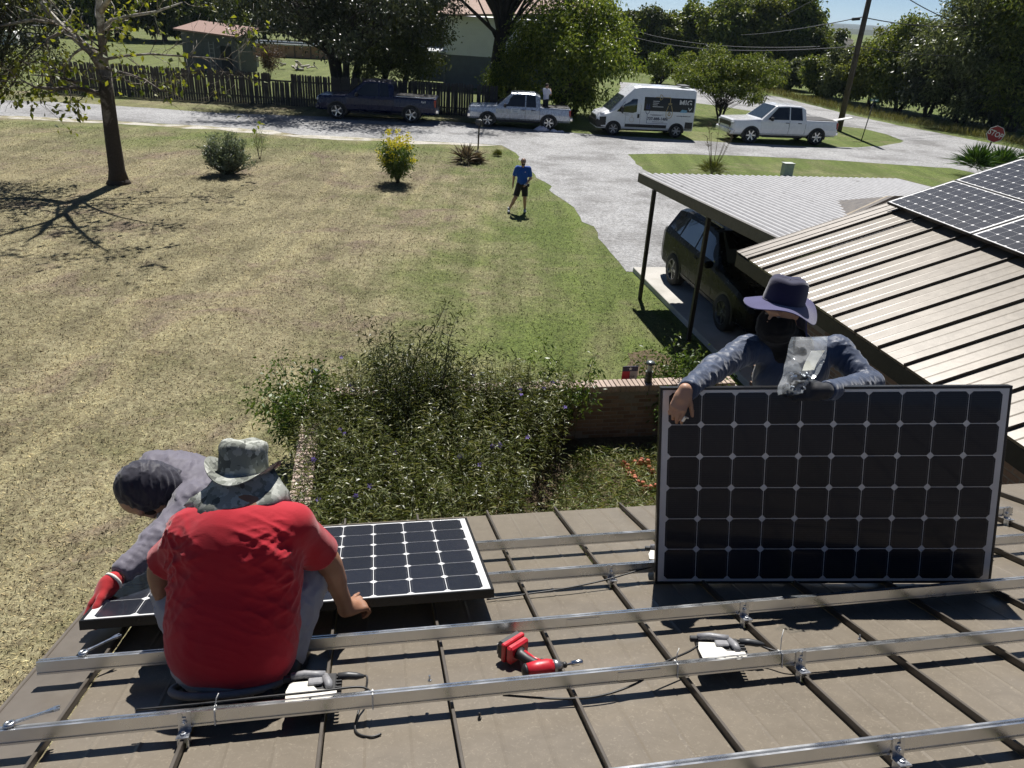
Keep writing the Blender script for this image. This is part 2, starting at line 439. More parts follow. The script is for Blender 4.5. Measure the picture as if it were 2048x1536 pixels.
far_edge = [(-420, 188), (0, 200), (150, 206), (300, 216), (437, 226), (640, 233), (865, 241), (930, 246), (1060, 258), (1160, 267), (1382, 281), (1640, 294), (1712, 295), (1760, 292), (1800, 286), (1807, 282), (1774, 269), (1727, 257), (1665, 251), (1600, 240), (1500, 222), (1440, 212), (1389, 206), (1300, 196), (1240, 190)]
side_far = [(1240, 164), (1300, 168), (1400, 176), (1480, 183), (1560, 194), (1680, 225), (1798, 251), (1917, 274), (2048, 299), (2300, 350)]
south_right = [(2300, 420), (1905, 337), (1700, 323), (1480, 311), (1318, 307), (1262, 309)]
road_poly = [G(*p) for p in near_edge] + [G(1003, 290), G(1032, 306), G(1058, 335)] + [G(1262, 309)] + [G(*p) for p in south_right[::-1][1:]] + [G(*p) for p in side_far[::-1]] + [G(*p) for p in far_edge[::-1]]
flat_poly('road_edge', [G(*p) for p in [(-420, 209), (0, 236), (219, 247), (406, 258), (600, 275), (756, 283), (944, 292), (996, 293)]] + [G(*p) for p in near_edge[::-1]], .006, GRAVEL, .14)
flat_poly('road', road_poly, .004, ROAD, .06)
drive = [(1026, 300), (1032, 309), (1073, 350), (1114, 389), (1147, 415), (1180, 455), (1222, 505), (1258, 543), (1330, 547), (1480, 548), (1560, 540), (1560, 420), (1440, 380), (1330, 362), (1290, 340), (1258, 312), (1240, 300)]
flat_poly('driveway', [G(*p) for p in drive], .008, ROAD, .07, .6)
# bare earth patch by the garden wall
_t = NT('bare_soil'); _n = _t.noise(14, 5, .75); _n1 = _t.noise(1.5, 4)
_t.set(col=_t.mix(.6, _t.ramp(_n, [(.3, (.05, .038, .026)), (.7, (.19, .15, .1))]), _t.ramp(_n1, [(.3, (.6, .6, .6)), (.7, (1.2, 1.1, 1))]), 'MULTIPLY'), rough=.95, spec=.1); _t.bump(_n, .8, .04); SOIL = _t.m
flat_poly('soil_patch', [G(*p) for p in [(1255, 705), (1300, 697), (1345, 712), (1352, 745), (1300, 757), (1250, 752)]], .007, SOIL, .06, .3)
flat_poly('flower_bed', [HV(-.8, 4.2), HV(5.4, 4.2), HV(5.4, 9.75), HV(-.8, 9.75)], .01, SOIL, .03, .6)
# carport slab: a real step above the grass
mb = MB(); mb.box((9.9, 13.9, .05), (6.7, 8.0, .16), mi=0, bev=.012)
tag(mb.build('concrete_slab', CONC, None, M=M_PLAN), kind='structure')
# short lawn blades and dry clippings
def blades(name, n, xr, yr, L, seed, keep, W=.008):
    r = np.random.default_rng(seed)
    y = yr[0] + (yr[1] - yr[0]) * r.random(n) ** 1.35; x = (-.80 * y - 2.5) + r.random(n) * (.45 * y + 5 + .80 * y + 2.5)
    k = keep(x, y); x = x[k]; y = y[k]; n = len(x)
    a = r.uniform(0, 2 * pi, n); l = L * (.5 + r.random(n)); tilt = r.uniform(.7, 1.5, n)
    w = W * (.6 + .8 * r.random(n)) * (1 + y / 30)
    dx = np.cos(a); dy = np.sin(a)
    b0 = np.stack([x - dy * w, y + dx * w, np.full(n, .002)], 1); b1 = np.stack([x + dy * w, y - dx * w, np.full(n, .002)], 1)
    tp = np.stack([x + dx * l * np.sin(tilt), y + dy * l * np.sin(tilt), l * np.cos(tilt) + .004], 1)
    V = np.stack([b0, b1, tp], 1).reshape(-1, 3); Q = np.arange(n * 3).reshape(-1, 3)
    t = NT(name); c, f, v = lawn_colour(t)
    g = t.new('ShaderNodeNewGeometry'); c2 = t.mix(1.0, c, t.ramp(g.outputs['Random Per Island'], [(0, (.85, .88, .76)), (.5, (1.2, 1.16, 1.08)), (1, (2.1, 1.95, 1.7))]), 'MULTIPLY')
    t.set(col=c2, rough=.8, spec=.25)
    o = put('grass', np_mesh(name, V, Q, t.m)); return tag(o, 'short mown lawn of dry and green grass blades', 'grass', kind='stuff')
def _on_lawn(x, y):
    u = x * RU.x + y * RU.y; v = x * RVH.x + y * RVH.y
    house = (v < 4.3) & (u > -1.4)
    bed = (v < 9.95) & (u > -1.0) & (u < 5.6)
    pad = (u > 6.5) & (v < 18)
    dr = G(1258, 543); d2 = G(1032, 309)
    tt = (y - dr.y) / (d2.y - dr.y); drive_x = dr.x + (d2.x - dr.x) * tt
    drv = (y > 17.5) & (x > drive_x - .1)
    road = y > 39
    return ~(house | bed | pad | drv | road)
blades('lawn_blades', 400000, (-20, 8), (2.5, 36), .045, 11, _on_lawn, .0055)
# ------------------------------------------------------------------ the house: two standing-seam wings, brick walls
_t = NT('bronze_roof_metal'); _n1 = _t.noise(1.1, 5, .65); _n2 = _t.noise(7, 6, .75, dist=1.2); _n3 = _t.noise(38, 4, .7, dist=2.5)
_c = _t.ramp(_n1, [(.3, (.152, .130, .101)), (.7, (.192, .165, .129))])
_c = _t.mix(.55, _c, _t.ramp(_n2, [(.3, (.82, .82, .82)), (.55, (1, 1, 1)), (.75, (1.22, 1.2, 1.16))]), 'MULTIPLY')
_c = _t.mix(_t.ramp(_n3, [(.56, (0, 0, 0)), (.74, (.42, .42, .42))]), _c, (.42, .37, .29, 1))        # dusty scuffs
_t.set(col=_c, metal=.05, spec=.36, rough=_t.ramp(_n2, [(.3, (.30,) * 3), (.7, (.345,) * 3)])); _t.bump(_n1, .08, .02)
ROOFM = _t.m
SEAMM = simple('bronze_seam_metal', (.085, .073, .060), .45, metal=.25, var=.12, scale=3)
TRIMM = simple('bronze_trim_metal', (.13, .112, .092), .45, metal=.2, var=.12, scale=3)
PITCH_S = .4335
house = thing('brick_house', 'low brick house with bronze standing-seam metal roof on two wings', 'house', HV(1.5, -1.0))
HX = XF[house.name]
def pan_profile(w):
    pts = [(.008, 0.0)]
    for f in (.33, .67):
        x = f * w; pts += [(x - .0105, .0), (x, .0022), (x + .0105, .0)]
    pts += [(w - .008, 0.0)]
    return pts
def add_roof(MR, k0, k1, first, eave, ridge, cut, up):
    """pans and seams of one slope; eave/ridge along the slope, cut(x) limits the eave end at the valley"""
    for k in range(k0, k1):
        x0 = first + k * PITCH_S
        prof = pan_profile(PITCH_S); rows = []
        e = cut(x0 + PITCH_S * .5, eave)
        n = 14
        jz = rng.normal() * .0008
        for i in range(n + 1):
            v = e + (ridge - e) * i / n
            rows.append([(x0 + p[0], v, p[1] + jz + .0007 * sin(i * 1.7 + k * 2.1) * (1 if 0 < i < n else 0) * sin(pi * p[0] / PITCH_S)) for p in prof])
        mb = MB(); mb.sheet(rows if up else rows[::-1], smooth=False)
        # turned-down lip at the eave
        d = -1 if up else 1
        mb.sheet([[(x0 + p[0], e, p[1] + jz) for p in prof], [(x0 + p[0], e + d * .003, -.03) for p in prof]][::(1 if d > 0 else -1)], smooth=False)
        m2 = MB(); m2.add([MR @ Vector(v) for v in mb.v], mb.f)
        m2.build('roof_pan', ROOFM, house, world=True)
        mb = MB(); e2 = cut(x0, eave)
        L = abs(ridge - e2) + .012
        mid = (ridge + e2) / 2 + (-.006 if up else .006)
        mb.box((x0, mid, .0135), (.009, L, .027), mi=0, bev=.002); mb.box((x0 - .001, mid, .0285), (.012, L, .006), mi=0, bev=.0015)
        m2 = MB(); m2.add([MR @ Vector(v) for v in mb.v], mb.f); m2.build('roof_seam', SEAMM, house, world=True)
EAVE1, RIDGE1, UC = 1.41, -3.9, 6.27
cs = cos(SLP)
add_roof(M_ROOF, 0, 17, .073, EAVE1, RIDGE1, lambda x, e: min(e, e - max(0, x - UC) / cs), False)
EAVE2, RIDGE2, SC = -2.18, 3.7, 5.55
add_roof(M_ROOF2, 0, 16, .125, EAVE2, RIDGE2, lambda x, e: max(e, e + max(0, x - SC) / cs), True)
def roof_part(name, MR, boxes, m=None):
    mb = MB()
    for c, d in boxes: mb.box(c, d, M=MR, bev=.003)
    return mb.build(name, m or TRIMM, house, world=True)
# first narrow pan, rake trim of the near wing, eave fascia, gable trim of the other wing
roof_part('rake_trim', M_ROOF, [((-.055, (EAVE1 + RIDGE1) / 2, -.004), (.236, EAVE1 - RIDGE1, .008)), ((-.174, (EAVE1 + RIDGE1) / 2, -.07), (.016, EAVE1 - RIDGE1 + .02, .15))])
mb = MB()
a, b = RW(-.17, EAVE1), RW(UC, EAVE1)
def plan_box(mb, u0, u1, v0, v1, z0, z1, bev=.004): mb.box(((u0 + u1) / 2, (v0 + v1) / 2, (z0 + z1) / 2), (u1 - u0, v1 - v0, z1 - z0), M=M_PLAN, bev=bev)
ev = (a.dot(RVH)); eu = a.dot(RU); ez = a.z
plan_box(mb, eu, RW(UC, EAVE1).dot(RU), ev - .05, ev - .012, ez - .2, ez - .035)
mb.build('fascia', TRIMM, house, world=True)
c2 = RO2 + EV * EAVE2 - EU * .27; eu2, ev2, ez2 = c2.dot(RU), c2.dot(RVH), c2.z
mb = MB(); plan_box(mb, eu2 + .012, eu2 + .05, ev + .0, ev2, ez2 - .22, ez2 - .035); mb.build('fascia', DARKM, house, world=True)
mb = MB(); plan_box(mb, eu2 + .05, eu2 + .42, ev + .0, ev2 - .1, ez2 - .2, ez2 - .18); mb.build('soffit', simple('soffit_board', (.2, .17, .14), .7), house, world=True)
roof_part('gable_trim', M_ROOF2, [((-.075, (EAVE2 + RIDGE2) / 2, -.004), (.39, RIDGE2 - EAVE2, .008)), ((-.262, (EAVE2 + RIDGE2) / 2, -.06), (.016, RIDGE2 - EAVE2, .13))])
mb = MB()  # thin raised ribs on the first panel of the far wing
for s in (-.16, -.02): mb.box((s, (EAVE2 + RIDGE2) / 2, .004), (.012, RIDGE2 - EAVE2, .006), M=M_ROOF2)
mb.build('roof_rib', SEAMM, house, world=True)
# back slopes beyond both ridges, so that the house is whole
rz1 = RW(0, RIDGE1).z; rv1 = RW(0, RIDGE1).dot(RVH)
mb = MB(); mb.sheet([[HV(u, rv1, rz1 - .005) for u in (eu, 9.2)], [HV(u, rv1 - 5.2, rz1 - 1.72) for u in (eu, 9.2)]], smooth=False); mb.build('roof_slope', ROOFM, house, world=True)
rc = RO2 + EV * RIDGE2; ru2, rz2 = rc.dot(RU), rc.z
mb = MB(); mb.sheet([[HV(ru2, v, rz2 - .005) for v in (ev2, rv1)], [HV(ru2 + 5.6, v, rz2 - 1.85) for v in (ev2, rv1)]], smooth=False); mb.build('roof_slope', ROOFM, house, world=True)
# ---- walls
_t = NT('brown_brick'); _g = _t.new('ShaderNodeObjectInfo'); _n = _t.noise(30, 4, .7)
_c = _t.ramp(_g.outputs['Random'], [(0, (.17, .115, .088)), (.35, (.235, .165, .125)), (.7, (.27, .2, .155)), (1, (.20, .14, .11))])
_t.set(col=_t.mix(.5, _c, _t.ramp(_n, [(.3, (.72, .72, .72)), (.7, (1.2, 1.18, 1.15))]), 'MULTIPLY'), rough=.9, spec=.2); _t.bump(_n, .4, .006); BRICK = _t.m
_t = NT('pale_brick'); _g = _t.new('ShaderNodeObjectInfo'); _n = _t.noise(30, 4, .7)
_c = _t.ramp(_g.outputs['Random'], [(0, (.36, .28, .235)), (.5, (.45, .36, .30)), (1, (.39, .31, .27))])
_t.set(col=_t.mix(.5, _c, _t.ramp(_n, [(.3, (.75, .75, .75)), (.7, (1.2, 1.2, 1.18))]), 'MULTIPLY'), rough=.9, spec=.2); _t.bump(_n, .4, .006); PALEBRICK = _t.m
MORTAR = simple('mortar', (.23, .21, .185), .95, var=.15, scale=20, bump=.3)
BL, BH, BT, JT = .2, .057, .09, .01
_bm = MB(); _bm.box((0, 0, 0), (BL, BT, BH), bev=.004); BRICK_ME = _bm.mesh('brick', BRICK)
_bm = MB(); _bm.box((0, 0, 0), (.095, BT, BH), bev=.004); HALF_ME = _bm.mesh('half_brick', BRICK)
_bm = MB(); _bm.box((0, 0, 0), (.062, .24, .1), bev=.006); CAP_ME = _bm.mesh('cap_brick', PALEBRICK)
def bricks(parent, A, B, z0, courses, face, seed, skip=None):
    """running-bond bricks proud of the mortar between plan points A and B (u, v); face = outward side (+1 left of A->B)"""
    r = random.Random(seed); a = HV(*A); b = HV(*B); d = (b - a); L = d.length; d.normalize(); nrm = Vector((-d.y, d.x, 0)) * face
    base = Matrix(((d.x, -d.y, 0, 0), (d.y, d.x, 0, 0), (0, 0, 1, 0), (0, 0, 0, 1))); inv = XF[parent.name].inverted(); made = 0
    for c in range(courses):
        z = z0 + (c + .5) * (BH + JT); x = 0.0 if c % 2 == 0 else -(BL + JT) / 2
        while x < L - .04:
            me, l = BRICK_ME, BL
            if x < -.001: me, l, xx = HALF_ME, .095, .0475
            elif x + BL > L + .02: me, l, xx = HALF_ME, .095, x + .0475
            else: xx = x + BL / 2
            if not (skip and skip(xx, z)):
                p = a + d * xx + nrm * (-.043 + r.gauss(0, .0016)); p.z = z
                put('brick', me, parent, inv @ T(p) @ base @ RZ(r.gauss(0, .004))); made += 1
            x += BL + JT
    return made
WU = eu2 + .42                                           # wall of the far wing, facing the garden bed
mb = MB(); plan_box(mb, WU, WU + .2, ev - .3, ev2 - .5, 0, ez2 - .19, 0); mb.build('wall', MORTAR, house, world=True)
bricks(house, (WU, ev - .25), (WU, ev2 - .5), ez2 - .19 - 13 * (BH + JT), 13, 1, 3)
# lower courses, below what the photograph shows brick by brick
mbs = MB(); zz = 0
_r = random.Random(5)
for c in range(int((ez2 - .19 - 13 * (BH + JT)) / (BH + JT))):
    v = ev - .25 + (0 if c % 2 else .105)
    while v < ev2 - .5:
        mbs.box((WU - .003, v + BL / 2, (c + .5) * (BH + JT)), (.03, BL, BH), M=M_PLAN); v += BL + JT
tag(mbs.build('lower_bricks', BRICK, house, world=True), kind='stuff')
# near wing: walls set back under the eave
mb = MB(); plan_box(mb, eu + .35, WU, ev - .45, ev - .3, 0, ez - .2, 0); mb.build('wall', BRICK, house, world=True)
mb = MB(); plan_box(mb, eu + .35, eu + .5, rv1 - 4.6, ev - .45, 0, 3.1, 0); mb.build('wall', BRICK, house, world=True)
mb = MB(); plan_box(mb, WU + .2, ru2 + 5.2, ev2 - .55, ev2 - .4, 0, 2.7, 0)
gz = ez2 - .1
mb.add([HV(WU + .2, ev2 - .4, 2.69), HV(ru2 + 5.2, ev2 - .4, 2.69), HV(ru2, ev2 - .4, rz2 - .12), HV(WU + .2, ev2 - .55, 2.69), HV(ru2 + 5.2, ev2 - .55, 2.69), HV(ru2, ev2 - .55, rz2 - .12)], [(0, 1, 2), (5, 4, 3), (0, 2, 5, 3), (1, 4, 5, 2)])
mb.build('wall', BRICK, house, world=True)
# ------------------------------------------------------------------ solar panels
_t = NT('solar_cell'); _sep = _t.new('ShaderNodeSeparateXYZ'); _t.link(_t.coord(), _sep.inputs[0])
_ln = _t.math('FRACT', _t.math('MULTIPLY', _sep.outputs[1], 1 / .0105)); _line = _t.math('LESS_THAN', _ln, .10)
_oi = _t.new('ShaderNodeObjectInfo'); _base = _t.ramp(_oi.outputs['Random'], [(0, (.009, .011, .018)), (1, (.013, .0155, .025))])
_bb = _t.math('LESS_THAN', _t.math('ABSOLUTE', _t.math('SUBTRACT', _t.math('ABSOLUTE', _sep.outputs[0]), .070)), .0016)
_dust = _t.noise(25, 5, .7)
_c = _t.mix(_t.math('MULTIPLY', _line, .5), _base, (.05, .053, .06, 1)); _c = _t.mix(_t.math('MULTIPLY', _bb, .55), _c, (.06, .063, .07, 1))
_c = _t.mix(_t.ramp(_dust, [(.5, (.006,) * 3), (.8, (.03,) * 3)]), _c, (.35, .33, .3, 1))
_t.set(col=_c, rough=.26, spec=.22, coat=.12); CELLM = _t.m
BACKM = simple('white_backsheet', (.60, .60, .60), .4, var=.05, coat=.2)
FRAMEM = simple('black_anodised_frame', (.011, .011, .012), .33, metal=.2, var=.15, spec=.6)
PC = .1585
def _cell():
    a = .0777; c = .0165; z = .0004
    p = [(-a + c, -a), (a - c, -a), (a, -a + c), (a, a - c), (a - c, a), (-a + c, a), (-a, a - c), (-a, -a + c)]
    mb = MB(); mb.prism(p, 0, z); return mb.mesh('solar_cell', CELLM)
CELL_ME = _cell()
def _frame():
    mb = MB(); W, H, t, d = 1.668, 1.0, .012, .04
    for s in (-1, 1):
        mb.box((0, s * (H / 2 - t / 2), -d / 2), (W, t, d), bev=.0012); mb.box((s * (W / 2 - t / 2), 0, -d / 2), (t, H - 2 * t - .001, d), bev=.0012)
        mb.box((0, s * (H / 2 - .02), -d + .001), (W - .03, .028, .002)); mb.box((s * (W / 2 - .02), 0, -d + .001), (.026, H - .07, .002))
    return mb.mesh('panel_frame', FRAMEM)
FRAME_ME = _frame()
_mb = MB(); _mb.box((0, 0, -.0045), (1.642, .974, .005)); BACK_ME = _mb.mesh('backsheet', BACKM)
_mb = MB(); _mb.box((0, 0.3, -.017), (.11, .09, .02), bev=.003); JB_ME = _mb.mesh('junction_box', BLACK)
def panel(label, M, group=None):
    o = thing('solar_panel', label, 'solar panel', M, group)
    put('frame', FRAME_ME, o); bs = put('backsheet', BACK_ME, o); put('junction_box', JB_ME, o)
    for i in range(10):
        for j in range(6):
            put('solar_cell', CELL_ME, bs, T((i - 4.5) * PC, (j - 2.5) * PC, -.0018))
    return o
def frame_m(o, x, y, s=1.0):
    x = Vector(x).normalized(); z = x.cross(Vector(y)).normalized(); y = z.cross(x)
    return Matrix(((x.x * s, y.x * s, z.x * s, o[0]), (x.y * s, y.y * s, z.y * s, o[1]), (x.z * s, y.z * s, z.z * s, o[2]), (0, 0, 0, 1)))
panel('solar panel laid flat on the rails beside the worker in the red shirt', frame_m(RW(5 * PC, 3 * PC, .14), RU, RV))
_sx, _su = Vector((.9978, .0167, .0642)), Vector((-.0664, .2721, .96)); _s = .965
_bl = Vector((.746, 2.884, 3.4447))
SP_C = _bl + _sx * 1.67 * _s / 2 + _su * 1.0 * _s / 2
panel('black solar panel standing on its long edge, held up by the worker in navy', frame_m(SP_C, _sx, _su, _s))
_names = {(0, 0): 'corner solar panel of the finished array, nearest the carport roof and the eave', (1, 0): 'solar panel on the far wing, along the eave next to the corner one',
          (0, 1): 'solar panel on the far wing, upslope behind the corner one', (1, 1): 'solar panel on the far wing, upslope second from the gable'}
for (i, j), lab in _names.items():
    panel(lab, frame_m(P0 + EU * (5 * PC + i * 1.69) + EV * (3 * PC + j * 1.02), EU, EV), 'solar panels installed on the far wing')
# ------------------------------------------------------------------ mounting rails with their feet
def rail_profile(mb, u0, u1):
    w, h = .027, .05
    # extruded C-section: a slot along the top and one along the front
    prof = [(-w / 2, 0), (w / 2, 0), (w / 2, h), (.005, h), (.005, h - .008), (-.005, h - .008), (-.005, h), (-w / 2, h), (-w / 2, h * .30), (-w / 2 + .004, h * .27), (-w / 2 + .004, h * .16), (-w / 2, h * .13)]
    mb.loft([[(u, p[0], p[1]) for p in prof] for u in (u0, u1)], smooth=False)
RAILS = [(.68, -.04, 4.885, (1.374, 3.108, 4.841), 'aluminium mounting rail nearest the eave, running under the laid solar panel'),
         (.25, -.04, 6.0, (.507, 2.24, 3.975), 'second mounting rail from the eave, with a cable coil at its far bracket'),
         (-.255, -.104, 6.2, (2.674,), 'mounting rail passing behind the red power driver, middle of the five'),
         (-.695, -.17, 6.4, (.507, 2.674), 'mounting rail carrying two inverters in front of the red power driver'),
         (-1.235, .9, 6.6, (2.674,), 'mounting rail closest to the camera, cut off by the bottom edge')]
RAIL_Z = .05
def bracket(rail, inv, u, v):
    mb = MB(); vf = v - .0135
    pl = [(-.02, -.036), (.02, -.036), (.02, .034), (.006, .034), (.006, .014), (-.006, .014), (-.006, .034), (-.02, .034)]
    Mx = M_ROOF @ T(u, vf - .0025, RAIL_Z + .022) @ RX(pi / 2)
    mb.prism(pl, -.0025, .0025, M=Mx)
    mb.box((u, vf - .022, RAIL_Z - .0115), (.04, .045, .005), M=M_ROOF, bev=.001)
    b = mb.build('bracket', ZINC, rail, world=True)
    mb = MB(); mb.lathe([(.009, 0), (.009, .006), (.005, .007), (.005, .012)], 6, M=M_ROOF @ T(u, vf - .005, RAIL_Z + .02) @ RX(pi / 2), smooth=False)
    mb.lathe([(.009, 0), (.009, .006), (.005, .007), (.005, .011)], 6, M=M_ROOF @ T(u, vf - .025, RAIL_Z - .009), smooth=False); mb.build('bolt', ZINC, b, world=True)
    mb = MB()
    mb.box((u, vf - .02, .0275), (.034, .036, .022), M=M_ROOF, bev=.003); mb.box((u - .0135, vf - .02, .015), (.009, .036, .03), M=M_ROOF, bev=.002); mb.box((u + .0135, vf - .02, .015), (.009, .036, .03), M=M_ROOF, bev=.002)
    mb.build('seam_clamp', ZINC, b, world=True)
rail_objs = []
for v, u0, u1, feet, lab in RAILS:
    r = thing('mounting_rail', lab, 'rail', M_ROOF @ T(u0, v, RAIL_Z), 'aluminium mounting rails on the near roof')
    mb = MB(); rail_profile(mb, 0, u1 - u0); mb.build('rail_extrusion', ALU, r)
    for f in feet: bracket(r, None, f, v)
    rail_objs.append(r)
mb = MB(); mb.box((2.045, -.695 - .0145, RAIL_Z + .026), (.16, .002, .03), M=M_ROOF); mb.build('splice_plate', ALU, rail_objs[3], world=True)
mb = MB(); mb.box((1.96, -.255 - .0145, RAIL_Z + .026), (.14, .002, .03), M=M_ROOF); mb.build('splice_plate', ALU, rail_objs[2], world=True)
# ------------------------------------------------------------------ microinverters, cables, ties
CREAM = simple('cream_label_plate', (.62, .60, .54), .5, var=.1, scale=25)
GREYP = simple('grey_connector', (.22, .22, .23), .5, var=.25, scale=40)
def inverter(label, u, v, yaw=0.0, flip=1):
    M = M_ROOF @ T(u, v, 0) @ RZ(yaw) @ Matrix.Diagonal((flip, 1, 1, 1))
    o = thing('microinverter', label, 'inverter', M_ROOF @ T(u, v, 0), 'microinverters clipped to the rails')
    def part(name, mb, m, par=None): return mb.build(name, m, par or o, world=True)
    z = RAIL_Z + .045
    mb = MB(); mb.box((0, .015, z - .018), (.165, .15, .03), M=M, bev=.006)
    for k in range(7): mb.box((.088, -.05 + k * .021, z - .014), (.022, .007, .022), M=M, bev=.001)
    part('housing', mb, simple('dark_inverter_case', (.03, .03, .031), .55))
    mb = MB(); mb.prism([(-.08, -.09), (.05, -.09), (.085, -.075), (.085, -.03), (.02, -.028), (-.015, .035), (-.075, .035), (-.085, -.02)], z, z + .003, M=M)
    pl = part('mounting_plate', mb, CREAM)
    mb = MB()
    for c in ((.05, -.07), (.065, -.07), (.0, -.08)): mb.box((c[0], c[1], z + .0034), (.008, .004, .001), M=M)
    part('slot', mb, BLACK, pl)
    mb = MB(); mb.tube([(-.075, .058, z + .012), (-.03, .062, z + .014), (.0, .055, z + .014), (.04, .05, z + .01)], [.013, .015, .014, .016], 10, M=M)
    mb.tube([(.04, .05, z + .008), (.055, .0, z + .008), (.06, -.03, z + .006)], [.013, .016, .012], 8, M=M); mb.box((.01, .02, z + .006), (.05, .04, .014), M=M, bev=.004)
    part('cable_junction', mb, GREYP)
    mb = MB(); mb.tube([(.085, .052, z), (.12, .052, z), (.15, .05, z - .004), (.175, .048, z - .006)], [.013, .014, .013, .006], 10, M=M)
    part('connector', mb, simple('dark_connector', (.05, .052, .055), .45))
    mb = MB(); mb.box((-.088, .066, z), (.03, .022, .02), M=M, bev=.003); part('end_plug', mb, simple('dark_connector', (.05, .052, .055), .45))
    return o
inverter('microinverter with cream plate just right of the squatting red-shirted worker', .90, -.612)
inverter('microinverter on the rail between the red driver and the zip-tied bracket', 2.40, -.612, -.25)
inverter('microinverter half hidden at the lower corner of the standing panel', 2.56, .345, -.35)
inverter('microinverter behind the standing panel beside the coiled cable', 4.05, .345)
CABLE = simple('black_cable', (.016, .016, .017), .45)
def cable(label, pts, r=.0045, M=M_ROOF):
    P = [Vector(p) for p in pts]; out = []
    for i in range(len(P) - 1):
        p0, p1, p2, p3 = P[max(0, i - 1)], P[i], P[i + 1], P[min(len(P) - 1, i + 2)]
        for k in range(6):
            t = k / 6; out.append(.5 * ((2 * p1) + (p2 - p0) * t + (2 * p0 - 5 * p1 + 4 * p2 - p3) * t * t + (3 * p1 - p0 - 3 * p2 + p3) * t ** 3))
    out.append(P[-1]); c = out[0]
    mb = MB(); mb.tube([p - c for p in out], r, 6)
    return tag(mb.build('cable', CABLE, None, M=M @ T(c)), label, 'cable')
cable('black cable lying along the rail from the squatting worker to the first inverter', [(.35, -.66, .1), (.55, -.672, .106), (.75, -.678, .112), (.92, -.676, .112), (1.05, -.668, .11), (1.09, -.675, .10), (1.10, -.69, .08)], .004)
cable('looped cable hanging under the rail below the first inverter plug', [(1.06, -.56, .085), (1.085, -.57, .09), (1.08, -.61, .06), (1.06, -.66, .03), (1.045, -.74, .008), (1.06, -.78, .006), (1.1, -.80, .006), (1.13, -.79, .006)], .004)
cable('thin cable sagging below the rail between the driver and the second inverter', [(1.55, -.70, .045), (1.75, -.735, .03), (1.9, -.74, .03), (2.05, -.71, .05), (2.15, -.66, .08), (2.28, -.60, .085), (2.33, -.57, .09)], .004)
cable('cable running from the second inverter along the rail to the far bracket', [(2.55, -.58, .09), (2.6, -.61, .07), (2.66, -.66, .075), (2.8, -.665, .085), (3.0, -.67, .09), (3.3, -.672, .09), (3.8, -.672, .09)], .0045)
cable('black cable clipped along the second rail toward the standing panel', [(1.62, .16, .012), (1.8, .165, .02), (2.0, .175, .03), (2.2, .2, .045), (2.4, .235, .07), (2.55, .25, .09), (2.6, .29, .09)], .004)
_pts = []
for k in range(40):
    a = 2 * pi * k / 13; rr = .075 + .012 * sin(k * .8)
    _pts.append((4.235 + rr * cos(a), .20 + .02 * sin(a * .5), .09 + rr * .8 * sin(a)))
cable('coil of black cable hanging at the far end of the second rail', _pts, .0045)
TIEW = simple('white_nylon', (.75, .75, .72), .4, var=.05)
for u, v, ln, lab in [(.60, -.695, .045, 'white zip tie standing up on the rail left of the first inverter'), (1.105, -.695, .0, 'white zip tie looped round the rail beside the looped cable'), (2.19, -.695, .05, 'white zip tie left of the second inverter'), (2.60, -.695, .085, 'white zip tie with long tail beside the rail bracket')]:
    mb = MB(); w, h = .0165, .0265; mb.tube([(0, -w, -h), (0, w, -h), (0, w, h), (0, -w, h)], .0022, 4, closed=True, smooth=False)
    mb.box((0, 0, h + .003), (.006, .007, .006))
    if ln: mb.tube([(0, 0, h + .004), (.004, .004, h + ln * .6), (.012, .006, h + ln)], [.002, .002, .0015], 4)
    tag(mb.build('zip_tie', TIEW, None, M=M_ROOF @ T(u, v, RAIL_Z + .025)), lab, 'zip tie', 'zip ties on the rails')
# ------------------------------------------------------------------ wrenches on the rail ends
def wrench(label, M):
    o = thing('wrench', label, 'wrench', M, 'ratchet wrenches on the rail ends')
    mb = MB(); mb.tube([(0.012 * cos(a), 0.012 * sin(a), 0) for a in [2 * pi * k / 14 for k in range(14)]], .006, 6, closed=True); mb.lathe([(.017, -.005), (.018, .004), (.008, .005), (.008, -.004)], 14, cap=False)
    mb.build('ring_head', ZINC, o)
    mb = MB(); mb.loft([[(x, s * w, z) for s, z in ((-1, -t), (1, -t), (1, t), (-1, t))] for x, w, t in ((.015, .006, .004), (.05, .0045, .0035), (.1, .005, .0035), (.118, .009, .004))], smooth=False)
    mb.build('handle', ZINC, o)
    mb = MB(); mb.prism([(.116, -.006), (.124, -.012), (.140, -.010), (.140, -.005), (.130, -.004), (.130, .004), (.140, .005), (.140, .010), (.124, .012), (.116, .006)], -.004, .004); mb.build('open_jaw', ZINC, o)
wrench('steel wrench on the end of the middle rail near the laid panel corner', M_ROOF @ T(.045, -.235, RAIL_Z + .058) @ RZ(.75) @ RY(-.1))
wrench('steel wrench on the rail end at the lower left corner', M_ROOF @ T(-.015, -.685, RAIL_Z + .058) @ RZ(.30) @ RY(-.12))
